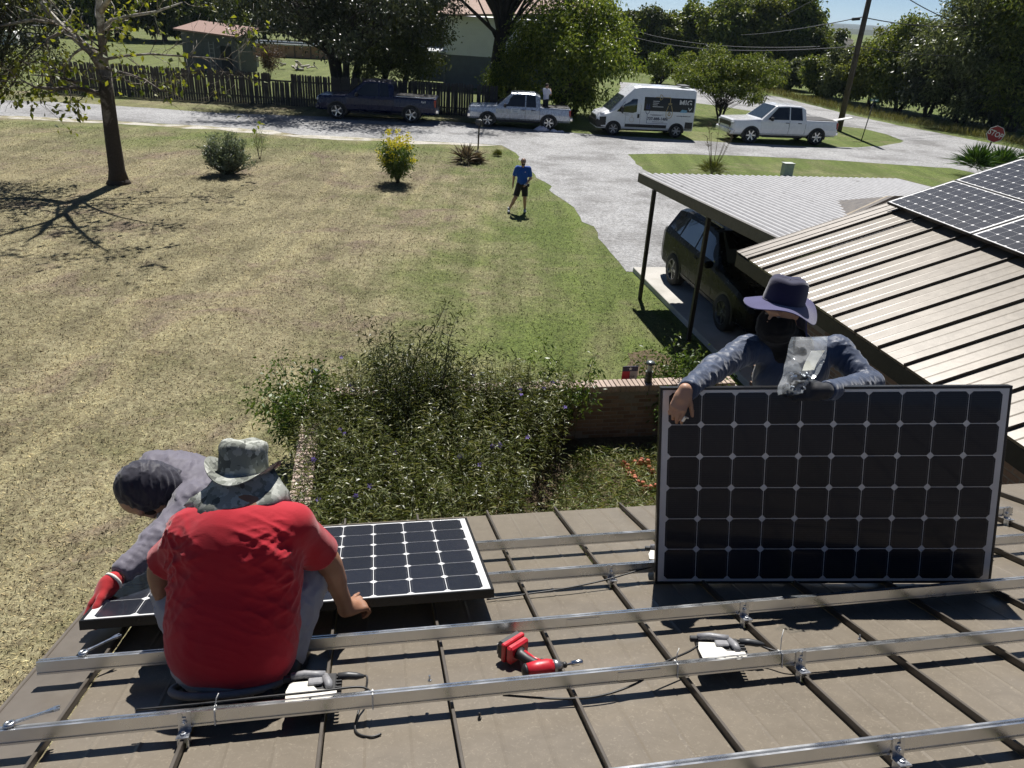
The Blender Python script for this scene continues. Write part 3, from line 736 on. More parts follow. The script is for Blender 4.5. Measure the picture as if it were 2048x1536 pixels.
# ------------------------------------------------------------------ cordless driver
REDP = simple('red_tool_plastic', (.50, .018, .03), .38, var=.12, scale=20, coat=.2)
def driver():
    H = Vector((1.74, -.53, .035)); B = Vector((1.64, -.40, .055))
    o = thing('impact_driver', 'red and black cordless impact driver lying on the metal roof', 'power tool', M_ROOF @ T(H.x, H.y, 0))
    ax = Vector((1, .12, 0)).normalized()                 # nose points along the rails
    hd = (B - H).normalized(); up = ax.cross(hd).normalized()
    def fr(o_, x, y): return M_ROOF @ frame_m(o_, x, y)
    Mh = fr(H, ax, up)
    mb = MB()
    def ring(x, ry, rz, n=14): return [(x, ry * cos(2 * pi * k / n), rz * sin(2 * pi * k / n)) for k in range(n)]
    mb.loft([ring(-.075, .018, .018), ring(-.07, .028, .028), ring(-.03, .033, .033), ring(.01, .033, .033), ring(.03, .028, .028)], M=Mh)
    body = mb.build('motor_housing', REDP, o, world=True)
    mb = MB(); mb.loft([ring(-.09, .013, .013), ring(-.082, .027, .027), ring(-.074, .029, .029)], M=Mh); mb.build('end_cap', BLACK, body, world=True)
    mb = MB(); mb.loft([ring(.03, .028, .028), ring(.05, .024, .024), ring(.068, .014, .014)], M=Mh); mb.build('nose_cone', simple('grey_nose', (.33, .33, .34), .35, metal=.8), o, world=True)
    mb = MB(); mb.loft([ring(.068, .011, .011), ring(.082, .012, .012), ring(.086, .008, .008)], M=Mh); mb.build('chuck', BLACK, o, world=True)
    mb = MB(); mb.loft([ring(.086, .004, .004), ring(.105, .005, .005), ring(.106, .011, .011), ring(.145, .012, .012), ring(.15, .010, .010)], M=Mh); mb.build('socket_bit', simple('bright_socket', (.8, .78, .74), .18, metal=1.0), o, world=True)
    L = (B - H).length
    Mg = fr(H, hd, ax)                                    # x along the handle, y towards the nose
    def rg(x, a, b, oy=0, n=12): return [(x, oy + a * cos(2 * pi * k / n), b * sin(2 * pi * k / n)) for k in range(n)]
    mb = MB(); mb.loft([rg(.01, .024, .02), rg(.04, .02, .017, -.006), rg(.08, .019, .017, -.008), rg(.115, .022, .019, -.004), rg(.13, .03, .024)], M=Mg); mb.build('grip', BLACK, o, world=True)
    mb = MB(); mb.loft([rg(.015, .012, .0185, .009), rg(.06, .008, .018, .003), rg(.11, .012, .0195, .006)], M=Mg); mb.build('grip_stripe', REDP, o, world=True)
    mb = MB(); mb.box((.032, .026, 0), (.03, .018, .016), M=Mg, bev=.005); mb.build('trigger', BLACK, o, world=True)
    mb = MB(); mb.box((.145, .005, 0), (.03, .105, .074), M=Mg, bev=.008); mb.build('foot', REDP, o, world=True)
    mb = MB(); mb.box((.183, .008, 0), (.046, .115, .078), M=Mg, bev=.01); bt = mb.build('battery', BLACK, o, world=True)
    mb = MB(); mb.box((.172, .008, 0), (.02, .117, .0795), M=Mg, bev=.004); mb.build('battery_band', REDP, bt, world=True)
    mb = MB(); mb.box((.2066, -.03, 0), (.001, .03, .045), M=Mg); mb.box((.2066, .035, .0), (.001, .03, .03), M=Mg); mb.build('battery_label', simple('white_label', (.8, .8, .8), .5, var=.05), bt, world=True)
driver()
# small loose screws on the roof
for k, (u, v, lab) in enumerate([(1.30, -.66, 'small hex bolt standing on the rail right of the first inverter'), (2.95, -.66, 'small bolt head on the rail beyond the second bracket'), (1.46, -.76, 'tiny dark bolt in the shade strip below the rail')]):
    mb = MB(); mb.lathe([(.007, 0), (.007, .006), (.0035, .0065), (.0035, .022)], 6, smooth=False); tag(mb.build('bolt', ZINC if k < 2 else BLACK, None, M=M_ROOF @ T(u, v, .1 if k < 2 else .003)), lab, 'bolt', 'loose bolts on the roof')
# ------------------------------------------------------------------ people: smooth bodies grown from joints
def _grid_prims(prims, h, pad=.03):
    los, his = [], []
    for p in prims:
        if p[0] == 'c': r = max(p[3], p[4]); a, b = np.array(p[1]), np.array(p[2]); los.append(np.minimum(a, b) - r); his.append(np.maximum(a, b) + r)
        elif p[0] == 'e': r = max(np.linalg.norm(v) for v in p[2]); c = np.array(p[1]); los.append(c - r); his.append(c + r)
    lo = np.min(los, 0) - pad; hi = np.max(his, 0) + pad
    n = np.ceil((hi - lo) / h).astype(int) + 1
    F = np.full(n, 1.0, np.float32)
    for p in prims:
        k = p[-1]
        if p[0] in 'ce':
            if p[0] == 'c': r = max(p[3], p[4]); a, b = np.array(p[1], float), np.array(p[2], float); l_, h_ = np.minimum(a, b) - r, np.maximum(a, b) + r
            else: r = max(np.linalg.norm(v) for v in p[2]); c = np.array(p[1], float); l_, h_ = c - r, c + r
            m = .06 + k
            i0 = np.maximum(0, np.floor((l_ - m - lo) / h).astype(int)); i1 = np.minimum(n, np.ceil((h_ + m - lo) / h).astype(int) + 1)
            sl = tuple(slice(x, y) for x, y in zip(i0, i1))
            X = np.stack(np.meshgrid(*[lo[q] + h * np.arange(i0[q], i1[q]) for q in range(3)], indexing='ij'), -1)
            if p[0] == 'c':
                ab = b - a; L2 = ab @ ab + 1e-12; t = np.clip(((X - a) @ ab) / L2, 0, 1)
                d = np.linalg.norm(X - a - t[..., None] * ab, axis=-1) - (p[3] + (p[4] - p[3]) * t)
            else:
                A = np.array([np.array(v) / np.linalg.norm(v) for v in p[2]]); R = np.array([np.linalg.norm(v) for v in p[2]])
                q = (X - c) @ A.T; k0 = np.linalg.norm(q / R, axis=-1); k1 = np.linalg.norm(q / (R * R), axis=-1) + 1e-9
                d = k0 * (k0 - 1) / k1
            f = F[sl]; hh = np.clip(.5 + .5 * (f - d) / k, 0, 1)
            F[sl] = d * hh + f * (1 - hh) - k * hh * (1 - hh)
        elif p[0] == 'cut':      # keep the side the normal points away from
            pt, nr = np.array(p[1], float), np.array(p[2], float); nr /= np.linalg.norm(nr); rad = p[3]
            X = np.stack(np.meshgrid(*[lo[q] + h * np.arange(n[q]) for q in range(3)], indexing='ij'), -1)
            pl = (X - pt) @ nr; near = np.linalg.norm(X - pt, axis=-1) < rad
            F = np.where(near, np.maximum(F, pl), F).astype(np.float32)
    return F, lo
def _nets(F, lo, h):
    n = np.array(F.shape) - 1; S = F < 0
    acc = np.zeros(tuple(n) + (3,), np.float32); cnt = np.zeros(tuple(n), np.float32)
    def sub(A, o): return A[o[0]:o[0] + n[0], o[1]:o[1] + n[1], o[2]:o[2] + n[2]]
    for ax in range(3):
        o1, o2 = [q for q in range(3) if q != ax]
        for p in (0, 1):
            for q in (0, 1):
                c0 = [0, 0, 0]; c0[o1] = p; c0[o2] = q; c1 = list(c0); c1[ax] = 1
                f0, f1 = sub(F, c0), sub(F, c1); cr = (f0 < 0) != (f1 < 0)
                t = np.where(cr, f0 / np.where(cr, f0 - f1, 1), 0); cnt += cr
                for z in range(3): acc[..., z] += np.where(cr, c0[z] + (t if z == ax else 0), 0)
    mk = cnt > 0; idx = np.full(tuple(n), -1, np.int64); idx[mk] = np.arange(mk.sum())
    V = (np.argwhere(mk) + acc[mk] / cnt[mk][:, None]) * h + lo
    Q = []
    for ax in range(3):
        o1, o2 = [(1, 2), (2, 0), (0, 1)][ax]
        a = [slice(None)] * 3; b = [slice(None)] * 3; a[ax] = slice(0, -1); b[ax] = slice(1, None)
        s0, s1 = S[tuple(a)], S[tuple(b)]; e = np.argwhere(s0 != s1)
        ok = (e[:, o1] > 0) & (e[:, o2] > 0) & (e[:, o1] < n[o1]) & (e[:, o2] < n[o2]); e = e[ok]
        ins = s0[tuple(e.T)]
        def g(d1, d2):
            c = e.copy(); c[:, o1] += d1; c[:, o2] += d2; return idx[tuple(c.T)]
        q = np.stack([g(-1, -1), g(0, -1), g(0, 0), g(-1, 0)], 1); q[~ins] = q[~ins][:, ::-1]; Q.append(q)
    return V, np.concatenate(Q)
def flesh(name, prims, h, m, parent, wrinkle=None):
    F, lo = _grid_prims(prims, h); V, Q = _nets(F, lo, h)
    if wrinkle is not None:
        fn = np.zeros_like(V); 
        fnm = np.cross(V[Q[:, 2]] - V[Q[:, 0]], V[Q[:, 3]] - V[Q[:, 1]])
        for k in range(4): np.add.at(fn, Q[:, k], fnm)
        fn /= (np.linalg.norm(fn, axis=1, keepdims=True) + 1e-12)
        d = np.array([wrinkle(Vector(p)) for p in V]); V = V + fn * d[:, None]
    X = np.array(XF[parent.name].inverted()); V = V @ X[:3, :3].T + X[:3, 3]
    return put(name, np_mesh(name, V, Q, m, True), parent)
def folds(ax, s_along, s_across, amp, seed=0, ridge=True):
    """cloth creases running along axis ax"""
    ax = Vector(ax).normalized(); off = Vector((seed * 3.1, seed * 7.7, seed * 1.3))
    def f(p):
        a = p.dot(ax); q = p - ax * a
        v = noise.noise(ax * (a * s_along) + q * s_across + off)
        v2 = noise.noise(ax * (a * s_along * 2.1) + q * s_across * 2.2 + off * 2)
        if ridge: v = max(0, 1 - abs(v) * 2.7) ** 1.5; v2 = max(0, 1 - abs(v2) * 2.9) ** 1.5
        return amp * (v * 1.1 + v2 * .55)
    return f
def C_(a, b, ra, rb, k=.03): return ('c', tuple(a), tuple(b), ra, rb, k)
def E_(c, ax, k=.03): return ('e', tuple(c), [tuple(v) for v in ax], k)
def head_prims(c, f, up, s=1.0):
    c = Vector(c); f = Vector(f).normalized(); up = (Vector(up) - f * Vector(up).dot(f)).normalized(); r = f.cross(up)
    P = [E_(c + up * .022 * s - f * .012 * s, (r * .075 * s, f * .095 * s, up * .098 * s), .02), E_(c - up * .05 * s + f * .03 * s, (r * .058 * s, f * .062 * s, up * .062 * s), .03),
         C_(c - up * .095 * s + f * .062 * s, c - up * .085 * s + f * .05 * s, .024 * s, .03 * s, .02),                         # chin
         C_(c + up * .022 * s + f * .085 * s, c - up * .022 * s + f * .104 * s, .008 * s, .014 * s, .012),                     # nose
         C_(c + up * .03 * s + f * .078 * s - r * .035 * s, c + up * .03 * s + f * .078 * s + r * .035 * s, .012 * s, .012 * s, .015),   # brow
         C_(c - up * .048 * s + f * .082 * s - r * .018 * s, c - up * .048 * s + f * .082 * s + r * .018 * s, .010 * s, .010 * s, .008)]   # lips
    for sd in (-1, 1): P.append(E_(c + r * sd * .078 * s - f * .015 * s, (r * .011 * s, f * .022 * s, up * .033 * s), .008))
    return P
def hand_prims(w, fwd, back, thumb, curl=(.5, .5, .4), spread=.12, s=1.0, tcurl=.3, tdir=(.55, .75, -.45), grow_=0.0):
    """palm, four unequal fingers and a thumb; fwd = towards the fingertips, back = back of the hand, thumb = +1/-1 side"""
    w = Vector(w); x = Vector(fwd).normalized(); z = (Vector(back) - x * Vector(back).dot(x)).normalized(); y = z.cross(x) * thumb; g = grow_
    L = lambda a, b, c: w + (x * a + y * b + z * c) * s
    P = [C_(L(-.01, 0, 0), L(.03, 0, 0), .026 * s + g, .03 * s + g, .02)]
    for i, b in enumerate((.030, .010, -.010, -.029)): P.append(C_(L(.02, b * .7, 0), L(.085 - .004 * abs(i - 1), b, .004), .0145 * s + g, .0118 * s + g, .012))
    P.append(C_(L(.015, .022, -.006), L(.05, .03, -.01), .018 * s + g, .012 * s + g, .012))
    lens = [(.042, .025, .020), (.046, .029, .021), (.043, .027, .020), (.034, .021, .018)]
    for i, b in enumerate((.030, .010, -.010, -.029)):
        p = L(.086 - .004 * abs(i - 1), b, .004); ang = 0.0; yaw = spread * (1.2 - i) * .5
        cl = [c * (1 + .08 * (i - 1.5)) for c in curl]
        for j in range(3):
            ang += cl[j]; d = (x * cos(ang) * cos(yaw) + y * sin(yaw) * cos(ang) - z * sin(ang)).normalized()
            q = p + d * lens[i][j] * s; P.append(C_(p, q, (.0098, .0088, .008)[j] * s + g, (.0092, .0082, .0068)[j] * s + g, .0035)); p = q
    p = L(.022, .03, -.008); d = (x * tdir[0] + y * tdir[1] + z * tdir[2]).normalized()
    for j, l in enumerate((.036, .032, .027)):
        q = p + d * l * s; P.append(C_(p, q, (.0135, .0112, .0098)[j] * s + g, (.0115, .01, .0078)[j] * s + g, .006)); p = q
        d = (d + (x * .5 - y * .5 * tcurl * 2) * tcurl).normalized()
    return P
def skinmat(name, col):
    t = NT(name); n = t.noise(40, 5, .7); n2 = t.noise(6, 3)
    c = t.mix(.5, t.ramp(n2, [(.3, tuple(x * .82 for x in col)), (.7, tuple(min(1, x * 1.15) for x in col))]), t.ramp(n, [(.3, (.85, .82, .8)), (.7, (1.08, 1.05, 1.03))]), 'MULTIPLY')
    t.set(col=c, rough=.5, spec=.35); t.b.inputs['Subsurface Weight'].default_value = .08; t.b.inputs['Subsurface Radius'].default_value = (.01, .004, .002); t.b.inputs['Subsurface Scale'].default_value = .3
    t.bump(n, .2, .002); return t.m
def clothmat(name, col, var=.1, rough=.85, sheen=.2, fine=320, col2=None):
    t = NT(name); n = t.noise(5, 4); n2 = t.noise(fine, 2, .5)
    c = t.ramp(n, [(.3, tuple(x * (1 - var) for x in col)), (.7, tuple(min(1, x * (1 + var)) for x in (col2 or col)))])
    t.set(col=c, rough=rough, spec=.2, sheen=sheen); t.bump(t.math('ADD', n2, t.math('MULTIPLY', t.noise(30, 4), .6)), .25, .003); return t.m
SKIN_A = skinmat('tanned_skin', (.30, .155, .095)); SKIN_B = skinmat('light_brown_skin', (.42, .25, .17))
# ---- camouflage cloth, small blocky blotches
_t = NT('grey_camouflage_cloth'); _v = _t.new('ShaderNodeTexVoronoi', distance='CHEBYCHEV'); _v.inputs['Scale'].default_value = 55; _t.link(_t.coord(), _v.inputs['Vector'])
_n = _t.noise(16, 3, .6, _v.outputs['Position'])
_t.set(col=_t.ramp(_n, [(0, (.10, .105, .095)), (.42, (.19, .2, .175)), (.5, (.30, .31, .28)), (.58, (.42, .43, .39))], 'CONSTANT'), rough=.9, spec=.15); _t.bump(_t.noise(250, 2), .3, .003); CAMO = _t.m

def hat(parent, name, c, up, front, r_head, crown_h, brim, m, tilt_fn, m2=None, taper=.8):
    """soft brimmed hat: crown, dented top, wavy brim, stitched band"""
    up = Vector(up).normalized(); f = (Vector(front) - up * Vector(front).dot(up)).normalized(); r = f.cross(up); c = Vector(c)
    L = lambda a, b, z: c + r * a + f * b + up * z
    mb = MB(); n = 40; rows = []
    for fr_, zz in ((1.0, -.005), (1.01, .015), (1.0, .04), (.97, crown_h * .6), (.93 * taper / .8, crown_h * .85), (.86 * taper / .8, crown_h * .97), (.7 * taper / .8, crown_h * 1.02), (.4 * taper / .8, crown_h * .99), (.05, crown_h * .97)):
        ring = []
        for k in range(n + 1):
            a = 2 * pi * k / n; wob = 1 + .018 * sin(3 * a + zz * 40) + .012 * sin(7 * a + 1)
            ring.append(L(r_head * .88 * fr_ * cos(a) * wob, r_head * 1.04 * fr_ * sin(a) * wob, zz + .005 * sin(4 * a + 2) * (zz > .03)))
        rows.append(ring)
    mb.sheet(rows); cr = mb.build('hat_crown', m, parent, world=True)
    mb = MB(); top = []; bot = []; 
    for j in range(7):
        t = j / 6; rt, rb = [], []
        for k in range(n * 2 + 1):
            a = 2 * pi * k / (n * 2); rad = 1 + t * brim(a) / r_head; dz = tilt_fn(a) * t ** 1.3
            p = (r_head * .88 * cos(a) * rad, r_head * 1.04 * sin(a) * rad, dz); rt.append(L(p[0], p[1], p[2] + .002)); rb.append(L(p[0], p[1], p[2] - .002))
        top.append(rt); bot.append(rb)
    mb.sheet(top[::-1]); mb.sheet(bot); mb.sheet([top[-1], bot[-1]])
    mb.build('hat_brim', m2 or m, parent, world=True)
    mb = MB(); mb.tube([L(r_head * .89 * cos(2 * pi * k / n), r_head * 1.05 * sin(2 * pi * k / n), .004) for k in range(n)], .0035, 5, closed=True); mb.build('hat_band', m, parent, world=True)

# ================================================================== worker in the red shirt, squatting
def red_worker():
    foot = RW(.62, -.40)
    o = thing('person', 'worker squatting in a red T-shirt and camouflage bucket hat, back to the camera', 'person', T(foot))
    pel = D(465, 1268, 2.72); chest = D(480, 1085, 2.72); neck = D(487, 1018, 2.77); hd = D(487, 958, 2.86)
    shL, shR = D(390, 1062, 2.74), D(584, 1050, 2.76)
    elL, elR = D(322, 1140, 2.86), D(652, 1118, 2.98)
    haL, haR = D(330, 1210, 2.93), RW(1.0, -.075, .125)
    hipL, hipR = D(408, 1300, 2.76), D(526, 1296, 2.76)
    knL, knR = D(352, 1185, 2.98), D(610, 1160, 3.0)
    anL, anR = RW(.46, -.33, .09), RW(.80, -.33, .09)
    side = (shR - shL).normalized(); spine = (neck - pel).normalized(); bk = side.cross(spine).normalized()   # away from the camera or towards
    if bk.dot(Vector(CAM) - pel) < 0: bk = -bk
    # skin
    P = [E_(chest, (side * .15, bk * .09, spine * .2), .05), C_(neck - spine * .05, hd - Vector((0, 0, .03)), .05, .05, .03), C_(shL, elL, .055, .043, .03), C_(elL, haL, .043, .03, .02), C_(elL.lerp(haL, .25), elL.lerp(haL, .45), .043, .037, .03)]
    P += [C_(shR, elR, .056, .045, .03), C_(elR, haR, .046, .03, .02), C_(elR.lerp(haR, .15), elR.lerp(haR, .4), .048, .04, .03)]
    P += head_prims(hd + Vector((0, .0, -.045)), Vector((-.1, .8, -.6)), Vector((0, .6, .8)), .88)
    fR = (RU * .6 + RV * .35 - RN * .45).normalized()
    P += hand_prims(haR, RU * .75 + RV * .55 - RN * .05, RN * .85 - RV * .5, -1 if False else 1, curl=(.75, .9, .6), tdir=(.75, .35, -.05), tcurl=.05)
    P += hand_prims(haL, RV * .6 - RN * .5 + RU * .1, -RU * .8 + RN * .4, 1, curl=(.9, .9, .5))
    flesh('body', P, .0065, SKIN_A, o)
    # shirt: broad back, loose over the belt
    RED = clothmat('red_cotton', (.40, .010, .022), .1, .8, .25)
    low = pel - spine * .05
    P = [E_(pel - spine * .06 + bk * .0, (side * .222, bk * .165, spine * .15), .06), E_(pel + spine * .05, (side * .23, bk * .165, spine * .17), .06), E_(pel + spine * .2, (side * .228, bk * .15, spine * .2), .06), E_(chest, (side * .205, bk * .125, spine * .16), .06), E_(neck - spine * .06, (side * .15, bk * .085, spine * .07), .05),
         C_(shL, neck - spine * .02, .07, .07, .05), C_(shR, neck - spine * .02, .07, .07, .05), C_(shL, shL.lerp(elL, .86), .070, .078, .045), C_(shR, shR.lerp(elR, .86), .070, .078, .045)]
    dl = (elL - shL).normalized(); dr = (elR - shR).normalized()
    P += [('cut', tuple(shL.lerp(elL, .8)), tuple(dl), .14, 0), ('cut', tuple(shR.lerp(elR, .8)), tuple(dr), .14, 0), ('cut', tuple(pel - spine * .185), tuple(-spine + bk * .25), .34, 0), ('cut', tuple(neck + spine * .02), tuple(spine), .1, 0)]
    f1 = folds(side + spine * .3, 2.4, 13, .010, 1); f2 = folds(side - spine * .4, 2.6, 15, .009, 4); f3 = folds(spine, 3, 9, .006, 2, False)
    def wr(p):
        q = p - pel; a = q.dot(side) / .22; b = q.dot(spine) / .5
        wR = min(1, max(0, (abs(a) - .15) * 1.5)) * min(1, max(0, (1.2 - abs(a)) * 4)); mid = max(0, 1 - abs(b - .55) * 1.7)
        low_ = max(0, 1 - abs(b) * 3); mid *= min(1, max(0, (1.0 - b) * 4))
        return f1(p) * wR * mid * 1.25 + f2(p) * (wR * .8 + .12) * mid + f3(p) * .5 + f2(p) * low_ * .25
    flesh('shirt', P, .0065, RED, o, wr)
    mb = MB()
    # trousers
    GREY = clothmat('grey_work_trousers', (.34, .34, .37), .1)
    P = [E_(pel - spine * .11, (side * .19, bk * .13, spine * .11), .06), C_(hipL, knL, .105, .078, .05), C_(knL, anL, .078, .06, .04), C_(hipR, knR, .105, .08, .05), C_(knR, anR, .08, .06, .04)]
    g1 = folds(Vector((1, 0, .4)), 6, 16, .006, 3)
    flesh('trousers', P, .011, GREY, o, lambda p: g1(p))
    # belt and tool pouches along the hem
    mb = MB(); ring = []
    for k in range(30):
        a = 2 * pi * k / 30; ring.append(pel - spine * .175 + side * (.19 * cos(a)) + bk * (.135 * sin(a)))
    mb.tube(ring, .014, 6, closed=True); mb.build('belt', simple('grey_belt_web', (.16, .16, .17), .8), o, world=True)
    mb = MB(); mb.box((0, 0, 0), (.10, .05, .12), M=frame_m(pel - spine * .215 + side * .03 + bk * .09, side, spine), bev=.02); mb.build('tool_pouch', simple('black_nylon', (.015, .015, .016), .8, bump=.3), o, world=True)
    mb = MB(); mb.box((0, 0, 0), (.07, .05, .10), M=frame_m(pel - spine * .2 + side * .15 + bk * .05, side, spine), bev=.02)
    mb.build('tool_pouch', simple('black_nylon', (.015, .015, .016), .8, bump=.3), o, world=True)
    for an, kn in ((anL, knL), (anR, knR)):
        mb = MB(); fd = (RV * .95 + RU * (.1 if an is anR else -.1)).normalized(); b0 = an - RN * .09
        sd = fd.cross(RN)
        rings = []
        for t, wd, hh in ((-.09, .03, .05), (-.06, .042, .10), (.0, .045, .11), (.07, .048, .075), (.14, .045, .06), (.18, .03, .045)):
            rings.append([b0 + fd * t + sd * (wd * x) + RN * z for x, z in ((-1, 0.002), (1, .002), (1.02, hh * .5), (.6, hh), (-.6, hh), (-1.02, hh * .5))])
        mb.loft(rings); mb.build('shoe', BLACK, o, world=True)
    # hat, flap
    hup = Vector((.0, .42, .9)).normalized(); hfr = Vector((0, .9, -.42))
    hc = D(486, 944, 2.82)
    hat(o, 'hat', hc, hup, hfr, .098, .115, lambda a: .052, CAMO, lambda a: (.048 * abs(cos(a)) ** 2 - .028 * abs(sin(a)) ** 2), taper=.86)
    mb = MB(); rows = []
    for j, (z, rr, push) in enumerate(((.0, .095, .0), (-.035, .115, .0), (-.065, .14, .0), (-.09, .165, .0), (-.115, .18, .0), (-.135, .168, .0))):
        row = []
        for k in range(33):
            a = -pi * 1.08 + pi * 1.16 * k / 32 - .0; wv = 1 + .05 * sin(a * 5 + j) + .03 * sin(a * 9 + 2 * j)
            row.append(hc + side * (rr * wv * cos(a)) + hfr * (rr * wv * sin(a) * .95) + hup * (z + .012 * sin(a * 3 + j * .9)) - hfr * push * .3)
        rows.append(row)
    mb.sheet(rows); fl = mb.build('neck_flap', CAMO, o, world=True); fl.data.materials[0] = CAMO
    md = fl.modifiers.new('thick', 'SOLIDIFY'); md.thickness = .006
    return o
red_worker()
# pliers carried in his left hand
_p = D(322, 1232, 2.90)
pl = thing('pliers', 'pliers with blue handles held in the red-shirted worker\'s left hand', 'pliers', T(_p))
_bl = simple('blue_grip', (.02, .09, .32), .4, var=.1)
for dx in (-.012, .010):
    mb = MB(); mb.tube([_p + Vector((dx, 0, .045)), _p + Vector((dx * 1.3, 0, .01)), _p + Vector((dx * .5, 0, -.035))], [.007, .0085, .006], 8); mb.build('handle', _bl, pl, world=True)
mb = MB(); mb.tube([_p + Vector((0, 0, -.03)), _p + Vector((.002, 0, -.06)), _p + Vector((.006, .0, -.095))], [.011, .009, .003], 8); mb.build('jaw', ZINC, pl, world=True)

# ================================================================== worker in the grey hood, bent over the panel
def hood_worker():
    o = thing('person', 'worker in a grey hooded jacket and red glove bending over the laid panel', 'person', T(RW(.55, 1.2)))
    hd = D(290, 992, 3.64); neck = D(352, 985, 3.74); shR = D(385, 1005, 3.66); shL = D(372, 940, 3.98); pel = D(452, 985, 4.05); chest = D(405, 975, 3.86)
    el = D(312, 1088, 3.45); wr_ = D(232, 1158, 3.26); gl = D(218, 1170, 3.245)
    ax = (neck - pel).normalized(); sd = (shR - shL).normalized(); bk = ax.cross(sd).normalized()
    if bk.z < 0: bk = -bk
    face = Vector((-.35, -.55, -.75)).normalized(); upv = Vector((-.75, .2, .2))
    P = [E_(chest, (ax * .2, sd * .14, bk * .09), .05), C_(neck, hd, .06, .06, .03), C_(shR, el, .05, .042, .03), C_(el, wr_, .042, .029, .02)] + head_prims(hd, Vector((.25, -.45, -.8)), Vector((-.8, -.3, .1)), .98)
    flesh('body', P, .008, SKIN_B, o)
    HOOD = clothmat('grey_violet_jersey', (.13, .12, .15), .1, .6, .3)
    HOODD = clothmat('dark_violet_hood_lining', (.022, .021, .034), .1, .55, .3)
    P = [E_(pel, (ax * .2, sd * .19, bk * .13), .06), E_(chest, (ax * .23, sd * .2, bk * .125), .06), E_(neck - ax * .07, (ax * .1, sd * .17, bk * .09), .05), C_(shR, shL, .08, .08, .05), C_(shR, el, .075, .062, .04), C_(el, wr_.lerp(el, .06), .062, .04, .03), C_(shL, D(330, 1080, 3.95), .075, .06, .04), ('cut', tuple(wr_.lerp(el, .12)), tuple((wr_ - el).normalized()), .08, 0)]
    f1 = folds((el - shR), 5, 19, .007, 2); f2 = folds(sd, 3, 13, .008, 5); f4 = folds((wr_ - el).cross(Vector((0, 0, 1))), 8, 22, .005, 6)
    flesh('jacket', P, .009, HOOD, o, lambda p: f2(p) * .8 + f1(p) * .7 + f4(p) * (.8 if (p - wr_).length < .3 else .2))
    # hood: a shell drawn over the head with gathers
    up2 = (hd - neck).normalized()
    P = [E_(hd - face * .015 + Vector((-.012, .01, .035)), (Vector((-.8, -.3, .1)).normalized() * .122, Vector((.1, -.5, -.8)).normalized() * .118, Vector((.5, -.8, .4)).normalized() * .105), .03), C_(hd.lerp(neck, .3) + Vector((0, .02, .03)), neck + Vector((.02, .03, .0)), .105, .10, .05),
         ('cut', tuple(hd + Vector((.055, -.08, -.082))), (.5, -.45, -.75), .16, 0)]
    h1 = folds(Vector((.2, -.5, -.8)), 4, 24, .0065, 8)
    flesh('hood', P, .007, HOODD, o, lambda p: h1(p))
    mb = MB(); c = hd + Vector((.045, -.075, -.055)); P = [E_(hd + Vector((.03, -.025, -.05)), ((.04, 0, 0), (0, .04, 0), (0, 0, .03)), .02)]
    flesh('beard', P, .006, simple('dark_beard', (.012, .009, .008), .9, bump=.5, bscale=200), o)
    P = [E_(pel - ax * .1, (ax * .14, sd * .18, bk * .12), .05), C_(pel, RW(.28, 1.0, .3), .1, .075, .05), C_(RW(.28, 1.0, .3), RW(.32, 1.2, .08), .075, .06, .04), C_(pel + sd * -.1, RW(.52, 1.05, .3), .1, .075, .05), C_(RW(.52, 1.05, .3), RW(.55, 1.22, .08), .075, .06, .04)]
    flesh('trousers', P, .014, clothmat('dark_trousers', (.06, .06, .07), .1), o)
    for u in (.32, .55):
        mb = MB(); mb.box((0, 0, .045), (.1, .27, .09), M=M_ROOF @ T(u, 1.2, 0), bev=.03); mb.build('shoe', BLACK, o, world=True)
    # glove gripping the panel edge
    GL = clothmat('red_glove_knit', (.36, .018, .022), .15, .8, .2)
    gd = D(182, 1222, 3.20) - gl
    P = [C_(wr_ + (gl - wr_) * .1, gl, .036, .042, .02)] + hand_prims(gl, gd, RN * .55 - RU * .8 + RV * .2, 1, curl=(.25, .75, .7), s=1.12, grow_=.004, tdir=(.7, .5, -.2))
    flesh('glove', P, .006, GL, o)
    wd = (gl - el).normalized(); q = wd.orthogonal().normalized(); r_ = wd.cross(q); cc = wr_.lerp(gl, .35)
    mb = MB(); mb.tube([cc + (q * cos(a) + r_ * sin(a)) * .039 for a in [2 * pi * k / 20 for k in range(20)]], .007, 6, closed=True); mb.build('glove_cuff', simple('white_rib_knit', (.7, .68, .62), .9), o, world=True)
    # pale stripes on the back of the glove
    gdn = gd.normalized(); nb = (RN * .55 - RU * .8 + RV * .2); nb = (nb - gdn * nb.dot(gdn)).normalized(); sy = nb.cross(gdn)
    mb = MB()
    for a in (.07, .082): mb.tube([gl + gdn * a + sy * b + nb * (.019 - abs(b) * .12) for b in (-.03, -.01, .01, .03)], .0024, 5)
    mb.build('glove_stripes', simple('pale_print', (.6, .45, .45), .7), o, world=True)
hood_worker()

